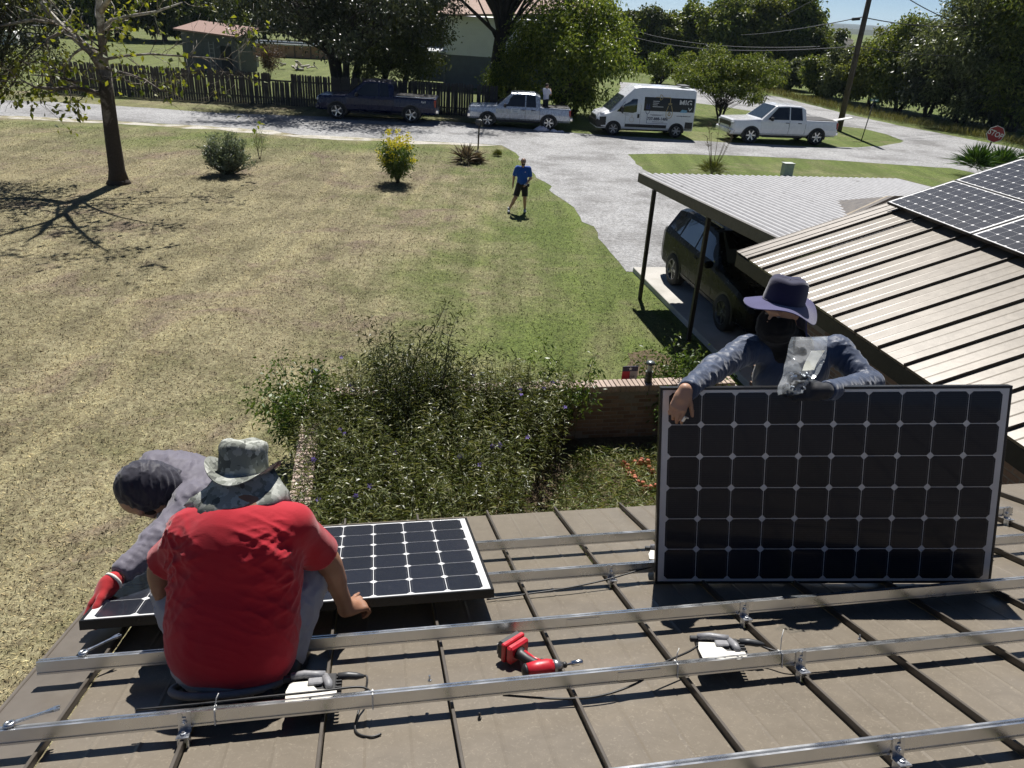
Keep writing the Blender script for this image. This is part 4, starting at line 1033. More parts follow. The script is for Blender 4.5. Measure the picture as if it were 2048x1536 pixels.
# ================================================================== worker in navy holding the standing panel
def navy_worker():
    o = thing('person', 'worker in navy long sleeves, purple wide-brim hat and black face mask behind the standing panel', 'person', T(RW(3.42, 1.0)))
    hd = AT(1562, 622, 3.63); neck = AT(1578, 690, 3.66); shL, shR = AT(1492, 700, 3.66), AT(1676, 700, 3.70)
    pel = AT(1592, 870, 3.62); chest = AT(1582, 755, 3.64)
    elL, wrL = AT(1428, 738, 3.40), AT(1372, 782, 3.085); elR, wrR = AT(1738, 768, 3.50), AT(1648, 782, 3.10)
    sd = (shR - shL).normalized(); ax = (neck - pel).normalized(); fr = sd.cross(ax).normalized()
    if fr.y > 0: fr = -fr
    face = (Vector((-.72, -.66, -.18))).normalized()
    P = [E_(chest, (sd * .16, fr * .1, ax * .22), .05), C_(neck, hd, .058, .06, .03), C_(shL, elL, .05, .042, .03), C_(elL, wrL, .042, .029, .02), C_(shR, elR, .05, .042, .03), C_(elR, wrR, .042, .03, .02)]
    P += head_prims(hd, face, (0, 0, 1))
    P += hand_prims(wrL + Vector((-.012, -.012, .004)), Vector((-.25, -.33, -.9)), Vector((-.35, -.85, .35)), 1, curl=(.42, .55, .4), spread=.06, tdir=(.75, .4, -.5), tcurl=.12)
    flesh('body', P, .0062, SKIN_B, o)
    NAVY = clothmat('navy_performance_shirt', (.030, .047, .092), .1, .45, .35)
    P = [E_(pel, (sd * .17, fr * .115, ax * .16), .06), E_(chest - ax * .07, (sd * .165, fr * .118, ax * .18), .06), E_(chest + ax * .04, (sd * .19, fr * .12, ax * .14), .06), C_(shL, neck - ax * .03, .062, .065, .05), C_(shR, neck - ax * .03, .062, .065, .05),
         C_(shL, elL, .068, .056, .04), C_(elL, wrL, .056, .04, .03), C_(shR, elR, .068, .058, .04), C_(elR, wrR, .058, .042, .03), ('cut', tuple(wrL.lerp(elL, .04)), tuple((wrL - elL).normalized()), .08, 0), ('cut', tuple(wrR.lerp(elR, .04)), tuple((wrR - elR).normalized()), .08, 0)]
    aL = folds((wrL - shL).cross(Vector((0, 1, .3))), 4, 13, .0055, 3); bR = folds(Vector((.3, 0, 1)), 4, 14, .0055, 7); ch = folds(Vector((.3, .2, 1)), 3, 12, .006, 5)
    def wr(p):
        q = (p - chest).dot(sd)
        return aL(p) * min(1, max(0, (-q - .08) * 8)) + bR(p) * min(1, max(0, (q - .08) * 8)) + ch(p) * .6
    flesh('shirt', P, .0065, NAVY, o, wr)
    # black mask and neck gaiter
    GA = clothmat('black_gaiter', (.006, .006, .007), .1, .9, .1)
    P = [E_(hd - Vector((0, 0, .065)) + face * .03, ((.085, 0, 0), (0, .095, 0), (0, 0, .085)), .04), C_(hd - Vector((0, 0, .1)), neck - ax * .01, .082, .088, .05), E_(neck - ax * .02 + fr * .02, (sd * .105, fr * .1, ax * .075), .05), ('cut', tuple(hd - Vector((0, 0, .002)) + face * .05), (.12, .1, 1), .2, 0)]
    g = folds(Vector((1, 0, .2)), 4, 18, .005, 2); flesh('face_mask', P, .0075, GA, o, lambda p: g(p))
    # eyes
    r = face.cross(Vector((0, 0, 1))).normalized(); up = r.cross(face)
    for s in (-1, 1):
        mb = MB(); mb.lathe([(.0, -.011), (.008, -.008), (.0115, 0), (.008, .008), (.0, .011)], 12, M=T(hd + face * .074 + r * s * .031 + up * .004), cap=False); e = mb.build('eye', simple('eye_white', (.22, .2, .19), .3, var=.02), o, world=True)
        mb = MB(); mb.lathe([(.0055, 0), (.003, .0035)], 10, M=T(hd + face * .085 + r * s * .031 + up * .003) @ face.to_track_quat('Z', 'Y').to_matrix().to_4x4()); mb.build('iris', BLACK, e, world=True)
    # wide soft hat with a neck flap
    PUR = clothmat('purple_navy_hat_cloth', (.050, .046, .125), .12, .8, .3, col2=(.06, .056, .145)); 
    hc = hd + Vector((.008, .015, .045)); hup = Vector((.10, .10, 1)); hf = face
    def tilt(a): return -.030 - .022 * cos(2 * a) + .022 * sin(3 * a + .6)
    PUR_SHADED = clothmat('shaded_hat_crown_cloth', (.014, .013, .045), .15, .8, .3)  # shade on the crown put into its colour: darker copy of the brim cloth
    hat(o, 'hat', hc, hup, hf, .112, .118, lambda a: .088 + .012 * sin(a), PUR_SHADED, tilt, PUR, taper=.80)
    mb = MB(); rows = []
    bkv = -face; bkv.z = 0; bkv.normalize(); sv = Vector((-bkv.y, bkv.x, 0))
    for j, (z, rr) in enumerate(((-.01, .105), (-.06, .118), (-.11, .13), (-.16, .15), (-.185, .165))):
        rows.append([hc + (bkv * cos(a) + sv * sin(a)) * rr * (1 + .05 * sin(a * 5 + j)) + Vector((0, 0, z + .012 * cos(a * 3))) for a in [(-1.15 + 2.3 * k / 20) for k in range(21)]])
    mb.sheet(rows); fl = mb.build('neck_flap', PUR, o, world=True); md = fl.modifiers.new('thick', 'SOLIDIFY'); md.thickness = .005
    # dark glove closed on the bag
    GLV = clothmat('dark_grey_glove', (.022, .023, .027), .2, .6, .1)
    P = [C_(wrR.lerp(elR, .1), wrR, .04, .036, .02)] + hand_prims(wrR + Vector((-.012, -.008, 0)), Vector((-.95, -.12, .05)), Vector((.1, -.75, .6)), -1, curl=(.55, .9, .7), s=1.08, grow_=.0035, tdir=(.75, .5, -.1))
    flesh('glove', P, .0062, GLV, o)
    P = [E_(pel - ax * .1, (sd * .17, fr * .12, ax * .14), .05), C_(pel - ax * .1 - sd * .09, RW(3.3, .88, .42), .1, .07, .05), C_(RW(3.3, .88, .42), RW(3.28, 1.0, .08), .07, .055, .04), C_(pel - ax * .1 + sd * .09, RW(3.58, .86, .42), .1, .07, .05), C_(RW(3.58, .86, .42), RW(3.58, 1.0, .08), .07, .055, .04)]
    flesh('trousers', P, .014, clothmat('dark_jeans', (.03, .035, .05), .1), o)
    for u in (3.28, 3.58):
        mb = MB(); mb.box((0, 0, .045), (.1, .28, .09), M=M_ROOF @ T(u, .96, 0), bev=.03); mb.build('shoe', BLACK, o, world=True)
    return wrR, hd
_wrR, _ = navy_worker()
# small steel clip pinched in his bare hand
mb = MB(); _c = AT(1368, 838, 3.02); mb.box((0, 0, 0), (.014, .008, .03), bev=.002); mb.box((.006, 0, .012), (.02, .008, .006), bev=.001)
tag(mb.build('metal_clip', ZINC, None, M=T(_c) @ RY(.4)), 'small bright metal clip pinched in the navy worker\'s bare fingers', 'clip')
# clear plastic bag of clips
_t = NT('clear_plastic_film'); _t.set(col=(.93, .95, .96, 1), rough=.12, spec=.5)
_tr = _t.new('ShaderNodeBsdfTransparent'); _tr.inputs[0].default_value = (.93, .95, .96, 1); _ms = _t.new('ShaderNodeMixShader')
_fr = _t.new('ShaderNodeLayerWeight'); _fr.inputs['Blend'].default_value = .35
_t.link(_t.math('ADD', _t.math('MULTIPLY', _fr.outputs['Fresnel'], .22), .02, True), _ms.inputs[0]); _t.link(_tr.outputs[0], _ms.inputs[1]); _t.link(_t.b.outputs[0], _ms.inputs[2]); _t.link(_ms.outputs[0], _t.out.inputs['Surface'])
_t.bump(_t.noise(10, 3, .5, dist=1.0), .6, .02); FILM = _t.m
def bag():
    o = thing('plastic_bag', 'clear plastic zip bag of small parts held against the navy worker\'s chest', 'bag', T(AT(1595, 790, 3.05)))
    TL, TR, BL_, BR = AT(1583, 674, 3.30), AT(1656, 672, 3.32), AT(1556, 790, 3.05), AT(1606, 786, 3.05)
    for side in (0, 1):
        rows = []
        for j in range(15):
            v = j / 14; row = []
            for k in range(13):
                u = k / 12; p = TL.lerp(TR, u).lerp(BL_.lerp(BR, u), v)
                bulge = sin(pi * u) * (.012 + .05 * max(0, sin(pi * (v ** .8) * .95)) * v ** .5)
                nz = noise.noise(Vector((u * 4, v * 5, side * 9))) * .014 + noise.noise(Vector((u * 9 + 3, v * 8, side * 5))) * .006
                p = p + Vector((0, -1, .25)) * ((bulge + nz * sin(pi * u)) * (1 if side else -.6)) + Vector((noise.noise(Vector((v * 4, 1, 2))) * .012, 0, 0)) + Vector((.035 * sin(pi * v) * (u - .1), 0, 0))
                row.append(p)
            rows.append(row)
        mb = MB(); mb.sheet(rows); mb.build('film', FILM, o, world=True)
    mb = MB(); mb.tube([TL.lerp(TR, k / 8).lerp(BL_.lerp(BR, k / 8), .05) + Vector((0, -.004 * sin(k), 0)) for k in range(9)], .0025, 5); mb.build('zip_strip', FILM, o, world=True)
    r = random.Random(4)
    for k in range(12):
        u, v = r.uniform(.2, .85), r.uniform(.62, .93); p = TL.lerp(TR, u).lerp(BL_.lerp(BR, u), v) + Vector((r.uniform(-.005, .012), r.uniform(-.03, .0), 0))
        mb = MB(); mb.box((0, 0, 0), (.018, .012, .007), M=T(p) @ RZ(r.random() * 3) @ RX(r.random() * 3), bev=.002); mb.build('clip', ZINC, o, world=True)
    mb = MB(); mb.sheet([[TL.lerp(TR, u).lerp(BL_.lerp(BR, u), v) + Vector((.01, -.012 - .012 * sin(9 * v), 0)) for u in (.55, .75, .95)] for v in (.22, .3, .4, .5, .6)]); mb.build('parts_slip', simple('white_paper', (.75, .72, .6), .7, var=.05), o, world=True)
bag()
# ------------------------------------------------------------------ garden: low brick wall, lights, sign, plants
WV, WH = 9.86, .90
gw = thing('garden_wall', 'low brown brick garden wall with pale upright cap bricks around the flower bed', 'wall', HV(2.3, WV))
mb = MB(); plan_box(mb, -.97, WU, WV - .10, WV + .10, 0, WH - .1, 0); mb.build('wall_core', MORTAR, gw, world=True)
mb = MB(); plan_box(mb, -.97, -.77, 4.3, WV - .10, 0, WH - .1, 0); mb.build('wall_core', MORTAR, gw, world=True)
bricks(gw, (1.1, WV - .10), (WU, WV - .10), .0, 11, -1, 8)
_s = MB()
for c in range(11):
    for (f, a, b) in ((WV + .103, -.97, WU), ):
        u = a + (.1 if c % 2 else 0)
        while u < b - .2: _s.box((u + BL / 2, f, (c + .5) * (BH + JT)), (BL, .03, BH), M=M_PLAN); u += BL + JT
    v = 4.4 + (.1 if c % 2 else 0)
    while v < WV - .2: _s.box((-.973, v + BL / 2, (c + .5) * (BH + JT)), (.03, BL, BH), M=M_PLAN); v += BL + JT
    u = -.75 + (.1 if c % 2 else 0)
    while u < .95: _s.box((u + BL / 2, WV - .103, (c + .5) * (BH + JT)), (BL, .03, BH), M=M_PLAN); u += BL + JT
tag(_s.build('hidden_side_bricks', BRICK, gw, world=True), kind='stuff')
_inv = XF[gw.name].inverted(); _r = random.Random(2)
u = -.93
while u < WU - .05:
    put('cap_brick', CAP_ME, gw, _inv @ T(HV(u, WV + _r.gauss(0, .003), WH - .05 + _r.gauss(0, .002))) @ RZ(YAW + _r.gauss(0, .01))); u += .074
v = WV - .17
while v > 4.5:
    put('cap_brick', CAP_ME, gw, _inv @ T(HV(-.87 + _r.gauss(0, .003), v, WH - .05)) @ RZ(YAW + pi / 2)); v -= .074
# solar garden lights standing on the wall
LGLASS = simple('dusty_lamp_glass', (.42, .45, .42), .25, var=.1, coat=.5)
LBASE = simple('dark_green_lamp_metal', (.05, .058, .05), .5, metal=.4, bump=.2)
def garden_light(label, p, s=1.0, square=False):
    o = thing('garden_light', label, 'garden light', T(p), 'solar lights on the garden wall')
    n = 4 if square else 20; sm = not square; R = RZ(YAW + pi / 4) if square else Matrix()
    mb = MB(); mb.lathe([(.055 * s, 0), (.06 * s, .02), (.056 * s, .03), (.058 * s, .06), (.054 * s, .07), (.057 * s, .11), (.052 * s, .12), (.052 * s, .17), (.058 * s, .18)], n, smooth=False, M=R); mb.build('base', LBASE, o)
    mb = MB(); mb.lathe([(.04 * s, .18), (.034 * s, .22), (.034 * s, .28), (.04 * s, .30)], n, smooth=sm, M=R); mb.build('lens', LGLASS, o)
    mb = MB(); mb.lathe([(.05 * s, .295), (.068 * s, .30), (.072 * s, .318), (.06 * s, .338), (.03 * s, .35), (.001, .352)], n, smooth=sm, M=R); mb.build('cap', simple('grey_lamp_cap', (.10, .115, .12), .35, metal=.3), o)
garden_light('round-capped garden light on the wall beside the flag sign', HV(4.08, WV, WH))
garden_light('garden light wrapped in leaves on the corner of the brick wall', HV(-.83, WV, WH), .95)
garden_light('square lantern half sunk in the tall plants in the middle of the wall', HV(1.53, WV, WH - .12), .8, True)
# flag sign
_M = M_PLAN @ T(3.87, 10.12, .92) @ RX(pi / 2)
fs = thing('garden_sign', 'small flag sign with white star, red and white fields behind the brick wall', 'sign', M_PLAN @ T(3.87, 10.12, 0))
mb = MB(); mb.box((0, .085, 0), (.25, .085, .012), M=_M, bev=.002); mb.build('blue_field', simple('navy_paint', (.018, .018, .06), .5), fs, world=True)
mb = MB(); mb.box((-.062, -.04, 0), (.125, .164, .012), M=_M, bev=.002); mb.build('red_field', simple('red_paint', (.42, .02, .04), .5), fs, world=True)
mb = MB(); mb.box((.0635, -.04, 0), (.125, .164, .012), M=_M, bev=.002); mb.build('white_field', simple('dull_white_paint', (.38, .35, .36), .5), fs, world=True)
mb = MB(); mb.prism([(.032 * (1 if k % 2 == 0 else .42) * cos(pi / 2 + k * pi / 5), .085 + .032 * (1 if k % 2 == 0 else .42) * sin(pi / 2 + k * pi / 5)) for k in range(10)], .0065, .009, M=_M); mb.build('star', simple('white_paint', (.75, .75, .73), .5), fs, world=True)
mb = MB(); mb.box((0, -.42, -.012), (.03, .95, .02), M=_M); mb.build('stake', simple('weathered_wood', (.15, .12, .09), .9), fs, world=True)
def text(name, body, size, M, m, parent, ext=.001, align='CENTER', bold=0.0):
    cu = bpy.data.curves.new(name, 'FONT'); cu.body = body; cu.size = size; cu.extrude = ext; cu.align_x = align; cu.align_y = 'CENTER'; cu.offset = bold
    cu.materials.append(m); cu.resolution_u = 2
    tmp = bpy.data.objects.new(name, cu); COL.objects.link(tmp); me = bpy.data.meshes.new_from_object(tmp.evaluated_get(bpy.context.evaluated_depsgraph_get()))
    bpy.data.objects.remove(tmp); me.materials.clear(); me.materials.append(m)
    return put(name, me, parent, XF[parent.name].inverted() @ M)
text('lettering', 'OF', .075, _M @ T(.04, -.06, .0075), BLACK, fs)
# scalloped terracotta edging pieces
TERRA = simple('terracotta', (.42, .13, .075), .85, var=.2, scale=15, bump=.3)
_mb = MB(); _mb.box((0, 0, .05), (.17, .05, .10), bev=.012); _mb.lathe([(.03, .1), (.03, .13), (.0, .14)], 10, M=T(-.045, 0, 0)); _mb.lathe([(.03, .1), (.03, .13), (.0, .14)], 10, M=T(.045, 0, 0)); EDGE_ME = _mb.mesh('edging_piece', TERRA)
_pp = [(1247, 941), (1262, 951), (1264, 962), (1272, 973), (1285, 983), (1300, 980), (1273, 936), (1288, 933), (1303, 950)]
_ww = ['first in the row, by the weeds', 'second along the bend', 'third along the bend', 'fourth along the bend', 'at the lower corner', 'beside the standing panel, low', 'top row, first', 'top row, beside the standing panel', 'half buried inside the ring']
for k, (p, w_) in enumerate(zip(_pp, _ww)):
    a = _r.uniform(0, 3) if k > 7 else (-1.0 if k < 5 else .25)
    tag(put('edging_brick', EDGE_ME, None, T(G(*p)) @ RZ(a + _r.gauss(0, .3)) @ RX(_r.gauss(0, .2))), 'red scalloped garden edging piece, ' + w_, 'edging', 'terracotta edging pieces in the weeds')
# ---- the mass of tall plants in the bed
PL1 = leafmat('dark_glossy_leaf', [(.045, .06, .015), (.10, .125, .03), (.165, .185, .052), (.28, .27, .13)], .38, .38, spec=.5)
PL2 = leafmat('weed_leaf', [(.06, .09, .02), (.12, .16, .04), (.20, .22, .07), (.36, .33, .15)], .5, .35)
PL3 = leafmat('fresh_shrub_leaf', [(.05, .09, .015), (.09, .15, .03), (.15, .19, .05)], .4, .4, spec=.45)
STEMM = simple('green_brown_stem', (.07, .065, .03), .8)
rng = np.random.default_rng(21)
def stalks(lv, mbs, bases, hgt, nl, L, Wd, lean=.12, mi=0, droop=.5, lo=.15, r=.004):
    for b in bases:
        h = hgt * rng.uniform(.7, 1.15); d = Vector((rng.normal() * lean, rng.normal() * lean, 1)); top = Vector(b) + d * h
        mbs.tube([b, Vector(b).lerp(top, .5) + Vector((rng.normal() * .01, rng.normal() * .01, 0)), top], [r, r * .8, r * .4], 3, caps=False)
        f = lo + (1 - lo) * rng.random(nl) ** .8; P = np.array(b)[None] + np.array(d * h)[None] * f[:, None]
        a = rng.uniform(0, 2 * pi, nl); Dn = np.stack([np.cos(a), np.sin(a), rng.uniform(.0, .7, nl)], 1)
        lv.leaf(P, Dn, L * rng.uniform(.6, 1.2, nl), Wd * rng.uniform(.7, 1.2, nl), rng, mi, droop=droop)
lv = Leaves(); ms = MB(); B = []
while len(B) < 1500:
    u, v = rng.uniform(-.95, 3.2), rng.uniform(5.6, 9.95)
    if u < 1.15 + (v - 6.4) * .5 + rng.normal() * .15 and not (abs(u - 2.1) < .25 and v < 8.5 and rng.random() < .7): B.append(HV(u, v))
B2 = [HV(rng.uniform(-.9, -.55), rng.uniform(7.9, 9.35)) for _ in range(90)] + [HV(rng.uniform(-.45, 2.25), rng.uniform(9.45, 10.0)) for _ in range(230)]
stalks(lv, ms, B2, 1.34, 30, .10, .014, .13, 0, .55, .3)
stalks(lv, ms, [HV(rng.uniform(-.7, 2.4), rng.uniform(6.5, 9.7)) for _ in range(70)], 1.65, 16, .08, .011, .2, 0, .4, .55)
stalks(lv, ms, B, 1.24, 32, .115, .017, .12, 0, .55, .2)
gp = thing('flower_bed_plants', 'dense tall green plants with purple flowers filling the brick bed', 'plants', HV(1, 8)); gp['kind'] = 'stuff'
lv.build('foliage', [PL1], gp); ms.build('stems', STEMM, gp, world=True)
PURP = leafmat('purple_petal', [(.16, .11, .42), (.25, .18, .55)], .6, .4, (1, 1, 1, 1))
_mb = MB()
for k in range(5):
    a = 2 * pi * k / 5; _mb.add([(0, 0, 0), (.028 * cos(a - .5), .028 * sin(a - .5), .012), (.042 * cos(a), .042 * sin(a), .012), (.028 * cos(a + .5), .028 * sin(a + .5), .012)], [(0, 1, 2, 3)])
FLOW_ME = _mb.mesh('flower', PURP)
_fp = [(680, 860), (690, 868), (683, 715), (700, 770), (705, 782), (820, 735), (858, 755), (945, 752), (1040, 780), (1088, 778), (1042, 790), (1130, 815), (985, 892), (1000, 890), (960, 930), (920, 912), (740, 972), (637, 1000), (712, 992), (628, 918), (1105, 765), (1055, 875), (870, 820), (790, 905)]
for k, p in enumerate(_fp):
    q = G(p[0], p[1], 1.02 if p[1] > 800 else 1.1)
    put('flower', FLOW_ME, gp, XF[gp.name].inverted() @ T(q) @ RX(.9 + rng.normal() * .4) @ RZ(rng.random() * 6) @ Matrix.Scale(.9, 4))
# low weeds in the rest of the bed
lv = Leaves(); n = 34000
u = rng.uniform(1.4, 5.3, n); v = 5.4 + 3.9 * rng.random(n); keep = (u > 1.3 + (v - 6.4) * .55)
u, v = u[keep], v[keep]; P = np.array([list(HV(a, b, .01 + .16 * rng.random() ** 2)) for a, b in zip(u, v)]); a = rng.uniform(0, 2 * pi, len(P))
lv.leaf(P, np.stack([np.cos(a), np.sin(a), rng.uniform(.05, 1.1, len(P))], 1), rng.uniform(.06, .2, len(P)), rng.uniform(.006, .02, len(P)), rng, 0, droop=.3)
o = lv.build('weeds', [PL2], None); tag(o, 'low tangled weeds and dry stems in the bed by the standing panel', 'weeds', kind='stuff')
# ---- single shrubs
def shrub(name, label, base, h, w, stems, per, L, Wd, m, seed, cat='shrub', maxlevel=1, up=.02, droop=.3, rad=.06, spread=.5, lean=.35, group=None, stem_r=.01, wood=None, kids=(3, 5), lenf=.5):
    r = np.random.default_rng(seed); o = thing(name, label, cat, T(base), group); mb = MB(); tips = []
    for k in range(stems):
        a = 2 * pi * k / stems + r.normal() * .4; ln = lean * (.4 + r.random())
        d = Vector((cos(a) * ln * w / h, sin(a) * ln * w / h, 1)); b = Vector(base) + Vector((cos(a), sin(a), 0)) * .04 * w
        grow(r, mb, b, d, h * .62 * r.uniform(.7, 1.1), stem_r * r.uniform(.7, 1.1), 0, maxlevel, tips, .1, up, spread, kids, .6, lenf, 5, 6)
    mb.build('stems', wood or simple('shrub_bark', (.075, .055, .038), .9, bump=.3), o, world=True)
    crown_from_tips(r, tips, per, rad, L, Wd, 1, droop).build('foliage', [m], o)
    return o
TWIG = leafmat('olive_twig_leaf', [(.03, .042, .015), (.06, .075, .025), (.10, .115, .04)], .4, .3)
shrub('tall_shrub', 'tall twiggy shrub rising behind the plants above the brick wall', HV(.5, 9.6), 2.25, 1.9, 16, 14, .09, .02, TWIG, 31, maxlevel=1, rad=.06, lean=.42, up=.03, spread=.4, stem_r=.011)
shrub('vine_bush', 'bright green leafy bush climbing the corner of the brick wall', HV(-.98, 9.5), 1.5, .75, 14, 22, .065, .035, PL3, 32, rad=.1, lean=.5)
shrub('sapling', 'slender green sapling rising above the wall left of the flag sign', HV(2.75, 9.6), 1.65, .5, 4, 10, .075, .03, PL3, 33, rad=.05, lean=.22)
shrub('young_weed', 'thin pale stalk of leaves behind the wall between lantern and sapling', HV(1.95, 9.65), 1.45, .4, 4, 9, .06, .02, PL3, 34, rad=.05, lean=.2)
shrub('leafy_bush', 'fresh green bush by the wall end next to the navy worker\'s sleeve', HV(4.75, 10.15), 1.35, 1.1, 10, 16, .075, .035, PL3, 35, rad=.1, lean=.55)
shrub('climbing_plant', 'leafy creeper hanging over the wall beside the standing panel', HV(4.55, 9.65), .95, .8, 6, 12, .06, .03, PL3, 36, rad=.08, lean=.5)
# ------------------------------------------------------------------ carport with corrugated roof
cp = thing('carport', 'open carport with white corrugated metal roof and dark posts', 'carport', HV(9.5, 13.5))
CU0, CU1, CV0, CV1 = 6.12, 12.75, 9.95, 17.05
def cz(v): return 2.93 + (10.6 - v) * .048
_t = NT('chalky_corrugated_metal'); _n1 = _t.noise(.9, 5, .7); _n2 = _t.noise(6, 6, .75); _n3 = _t.noise(1.6, 6, .8, dist=.8)
_c = _t.ramp(_n2, [(.3, (.27, .27, .28)), (.7, (.40, .40, .41))])
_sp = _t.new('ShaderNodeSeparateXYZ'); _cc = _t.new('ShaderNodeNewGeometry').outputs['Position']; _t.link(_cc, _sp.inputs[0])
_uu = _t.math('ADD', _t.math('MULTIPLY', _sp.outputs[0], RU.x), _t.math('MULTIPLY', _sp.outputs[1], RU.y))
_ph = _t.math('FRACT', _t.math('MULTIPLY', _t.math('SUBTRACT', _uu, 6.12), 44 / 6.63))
_c = _t.mix(_t.ramp(_ph, [(.0, (.85,) * 3), (.16, (.1,) * 3), (.62, (.0,) * 3), (.8, (.85,) * 3)]), _c, (.11, .105, .10, 1))   # darker bands along the troughs
_c = _t.mix(_t.ramp(_n3, [(.60, (0, 0, 0)), (.68, (.75,) * 3)]), _c, (.09, .085, .08, 1))       # dark grime
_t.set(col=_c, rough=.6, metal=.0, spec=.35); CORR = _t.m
N_W = 44; rows = []
for v in (CV0, 11.5, 13, 14.5, 16, CV1):
    row = []
    for k in range(N_W * 4 + 1):
        ph = k % 4; u = CU0 + (CU1 - CU0) * k / (N_W * 4); row.append(HV(u, v, cz(v) + (0, .034, .04, .006)[ph]))
    rows.append(row)
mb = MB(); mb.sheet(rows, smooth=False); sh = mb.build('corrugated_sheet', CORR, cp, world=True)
md = sh.modifiers.new('thick', 'SOLIDIFY'); md.thickness = .004; md.offset = -1
BEAMM = simple('carport_brown_trim', (.085, .075, .066), .55, var=.15)
def sloped_beam(u0, u1, v0, v1, dz0, dz1):
    mb = MB(); vs = []
    for v in (v0, v1):
        for u in (u0, u1):
            for dz in (dz0, dz1): vs.append(HV(u, v, cz(v) + dz))
    mb.add(vs, [(0, 1, 3, 2), (4, 6, 7, 5), (0, 4, 5, 1), (2, 3, 7, 6), (0, 2, 6, 4), (1, 5, 7, 3)]); return mb
sloped_beam(CU0 - .04, CU0 + .015, CV0, CV1, -.17, .035).build('edge_beam', BEAMM, cp, world=True)
sloped_beam(CU1 - .02, CU1 + .03, CV0, CV1, -.17, .03).build('edge_beam', BEAMM, cp, world=True)
for vv in (16.0, 13.4, 11.2):
    mb = MB(); plan_box(mb, CU0 + .02, CU1 - .03, vv - .04, vv + .04, cz(vv) - .16, cz(vv) - .006); mb.build('cross_beam', BEAMM, cp, world=True)
for (u, v) in ((6.08, 15.9), (6.3, 13.45), (12.4, 15.9), (12.4, 12.0)):
    mb = MB(); plan_box(mb, u - .04, u + .04, v - .04, v + .04, 0, cz(v) - .16); mb.build('post', DARKM, cp, world=True)
# low gabled end wall that rises through the carport roof
mb = MB(); A = [(8.35, 2.84), (9.15, 3.22), (13.2, 3.30), (13.2, 2.7), (8.35, 2.7)]
mb.prism(A, -12.42, -12.3, M=M_PLAN @ Matrix(((1, 0, 0, 0), (0, 0, -1, 0), (0, 1, 0, 0), (0, 0, 0, 1)))); mb.build('gable_wall', simple('tan_plaster', (.34, .29, .22), .85), house, world=True)
mb = MB()
mb.sheet([[HV(8.25, 12.2, 2.84), HV(9.15, 12.2, 3.27), HV(13.2, 12.2, 3.35)], [HV(8.25, 13.6, 2.78), HV(9.15, 13.9, 2.79), HV(13.2, 13.9, 2.79)]], smooth=False)
mb.sheet([[HV(8.25, 12.2, 2.74), HV(9.15, 12.2, 3.15), HV(13.2, 12.2, 3.23)], [HV(8.25, 12.2, 2.84), HV(9.15, 12.2, 3.27), HV(13.2, 12.2, 3.35)]], smooth=False)
mb.build('gable_trim', TRIMM, house, world=True)

# ------------------------------------------------------------------ vehicles
def paint(name, col, rough=.25, metal=.0, coat=.6, spec=.5):
    return simple(name, col, rough, metal, var=.04, scale=2, coat=coat, spec=spec)
GLASS = glassmat('dark_window_glass', (.010, .012, .015, 1), .04)
WSG = glassmat('windscreen_glass', (.03, .04, .045, 1), .03)
CHROME = simple('chrome', (.75, .75, .76), .12, metal=1.0, var=.05)
RIMM = simple('alloy_rim', (.55, .56, .58), .28, metal=.9, var=.1)
TAIL = simple('tail_lamp_red', (.25, .01, .012), .2, var=.1, coat=.5)
LAMP = simple('headlamp_lens', (.55, .57, .6), .12, var=.1, coat=.8)
def wheel_meshes(r, wdt, spokes, rimm, key):
    mb = MB(); mb.lathe([(r * .62, -wdt / 2), (r * .93, -wdt / 2), (r, -wdt * .38), (r, wdt * .38), (r * .93, wdt / 2), (r * .62, wdt / 2)], 28, cap=False); ty = mb.mesh('tyre_' + key, RUBBER)
    mb = MB(); mb.lathe([(r * .66, wdt * .46), (r * .62, wdt * .47), (r * .60, wdt * .2), (.02, wdt * .2)], 28, cap=False, mi=1)
    mb.lathe([(r * .66, wdt * .44), (r * .67, wdt * .5), (r * .61, wdt * .5), (r * .61, wdt * .3)], 28, cap=False)
    mb.lathe([(r * .16, wdt * .25), (r * .16, wdt * .42), (.001, wdt * .44)], 12)
    for k in range(spokes):
        mb.loft([[(x, s * w, z) for s, z in ((-1, wdt * .30), (1, wdt * .30), (1, wdt * zt), (-1, wdt * zt))] for x, w, zt in ((r * .1, r * .085, .42), (r * .62, r * .07, .47))], smooth=False, M=RZ(2 * pi * k / spokes))
    return ty, mb.mesh('rim_' + key, [rimm, BLACK])
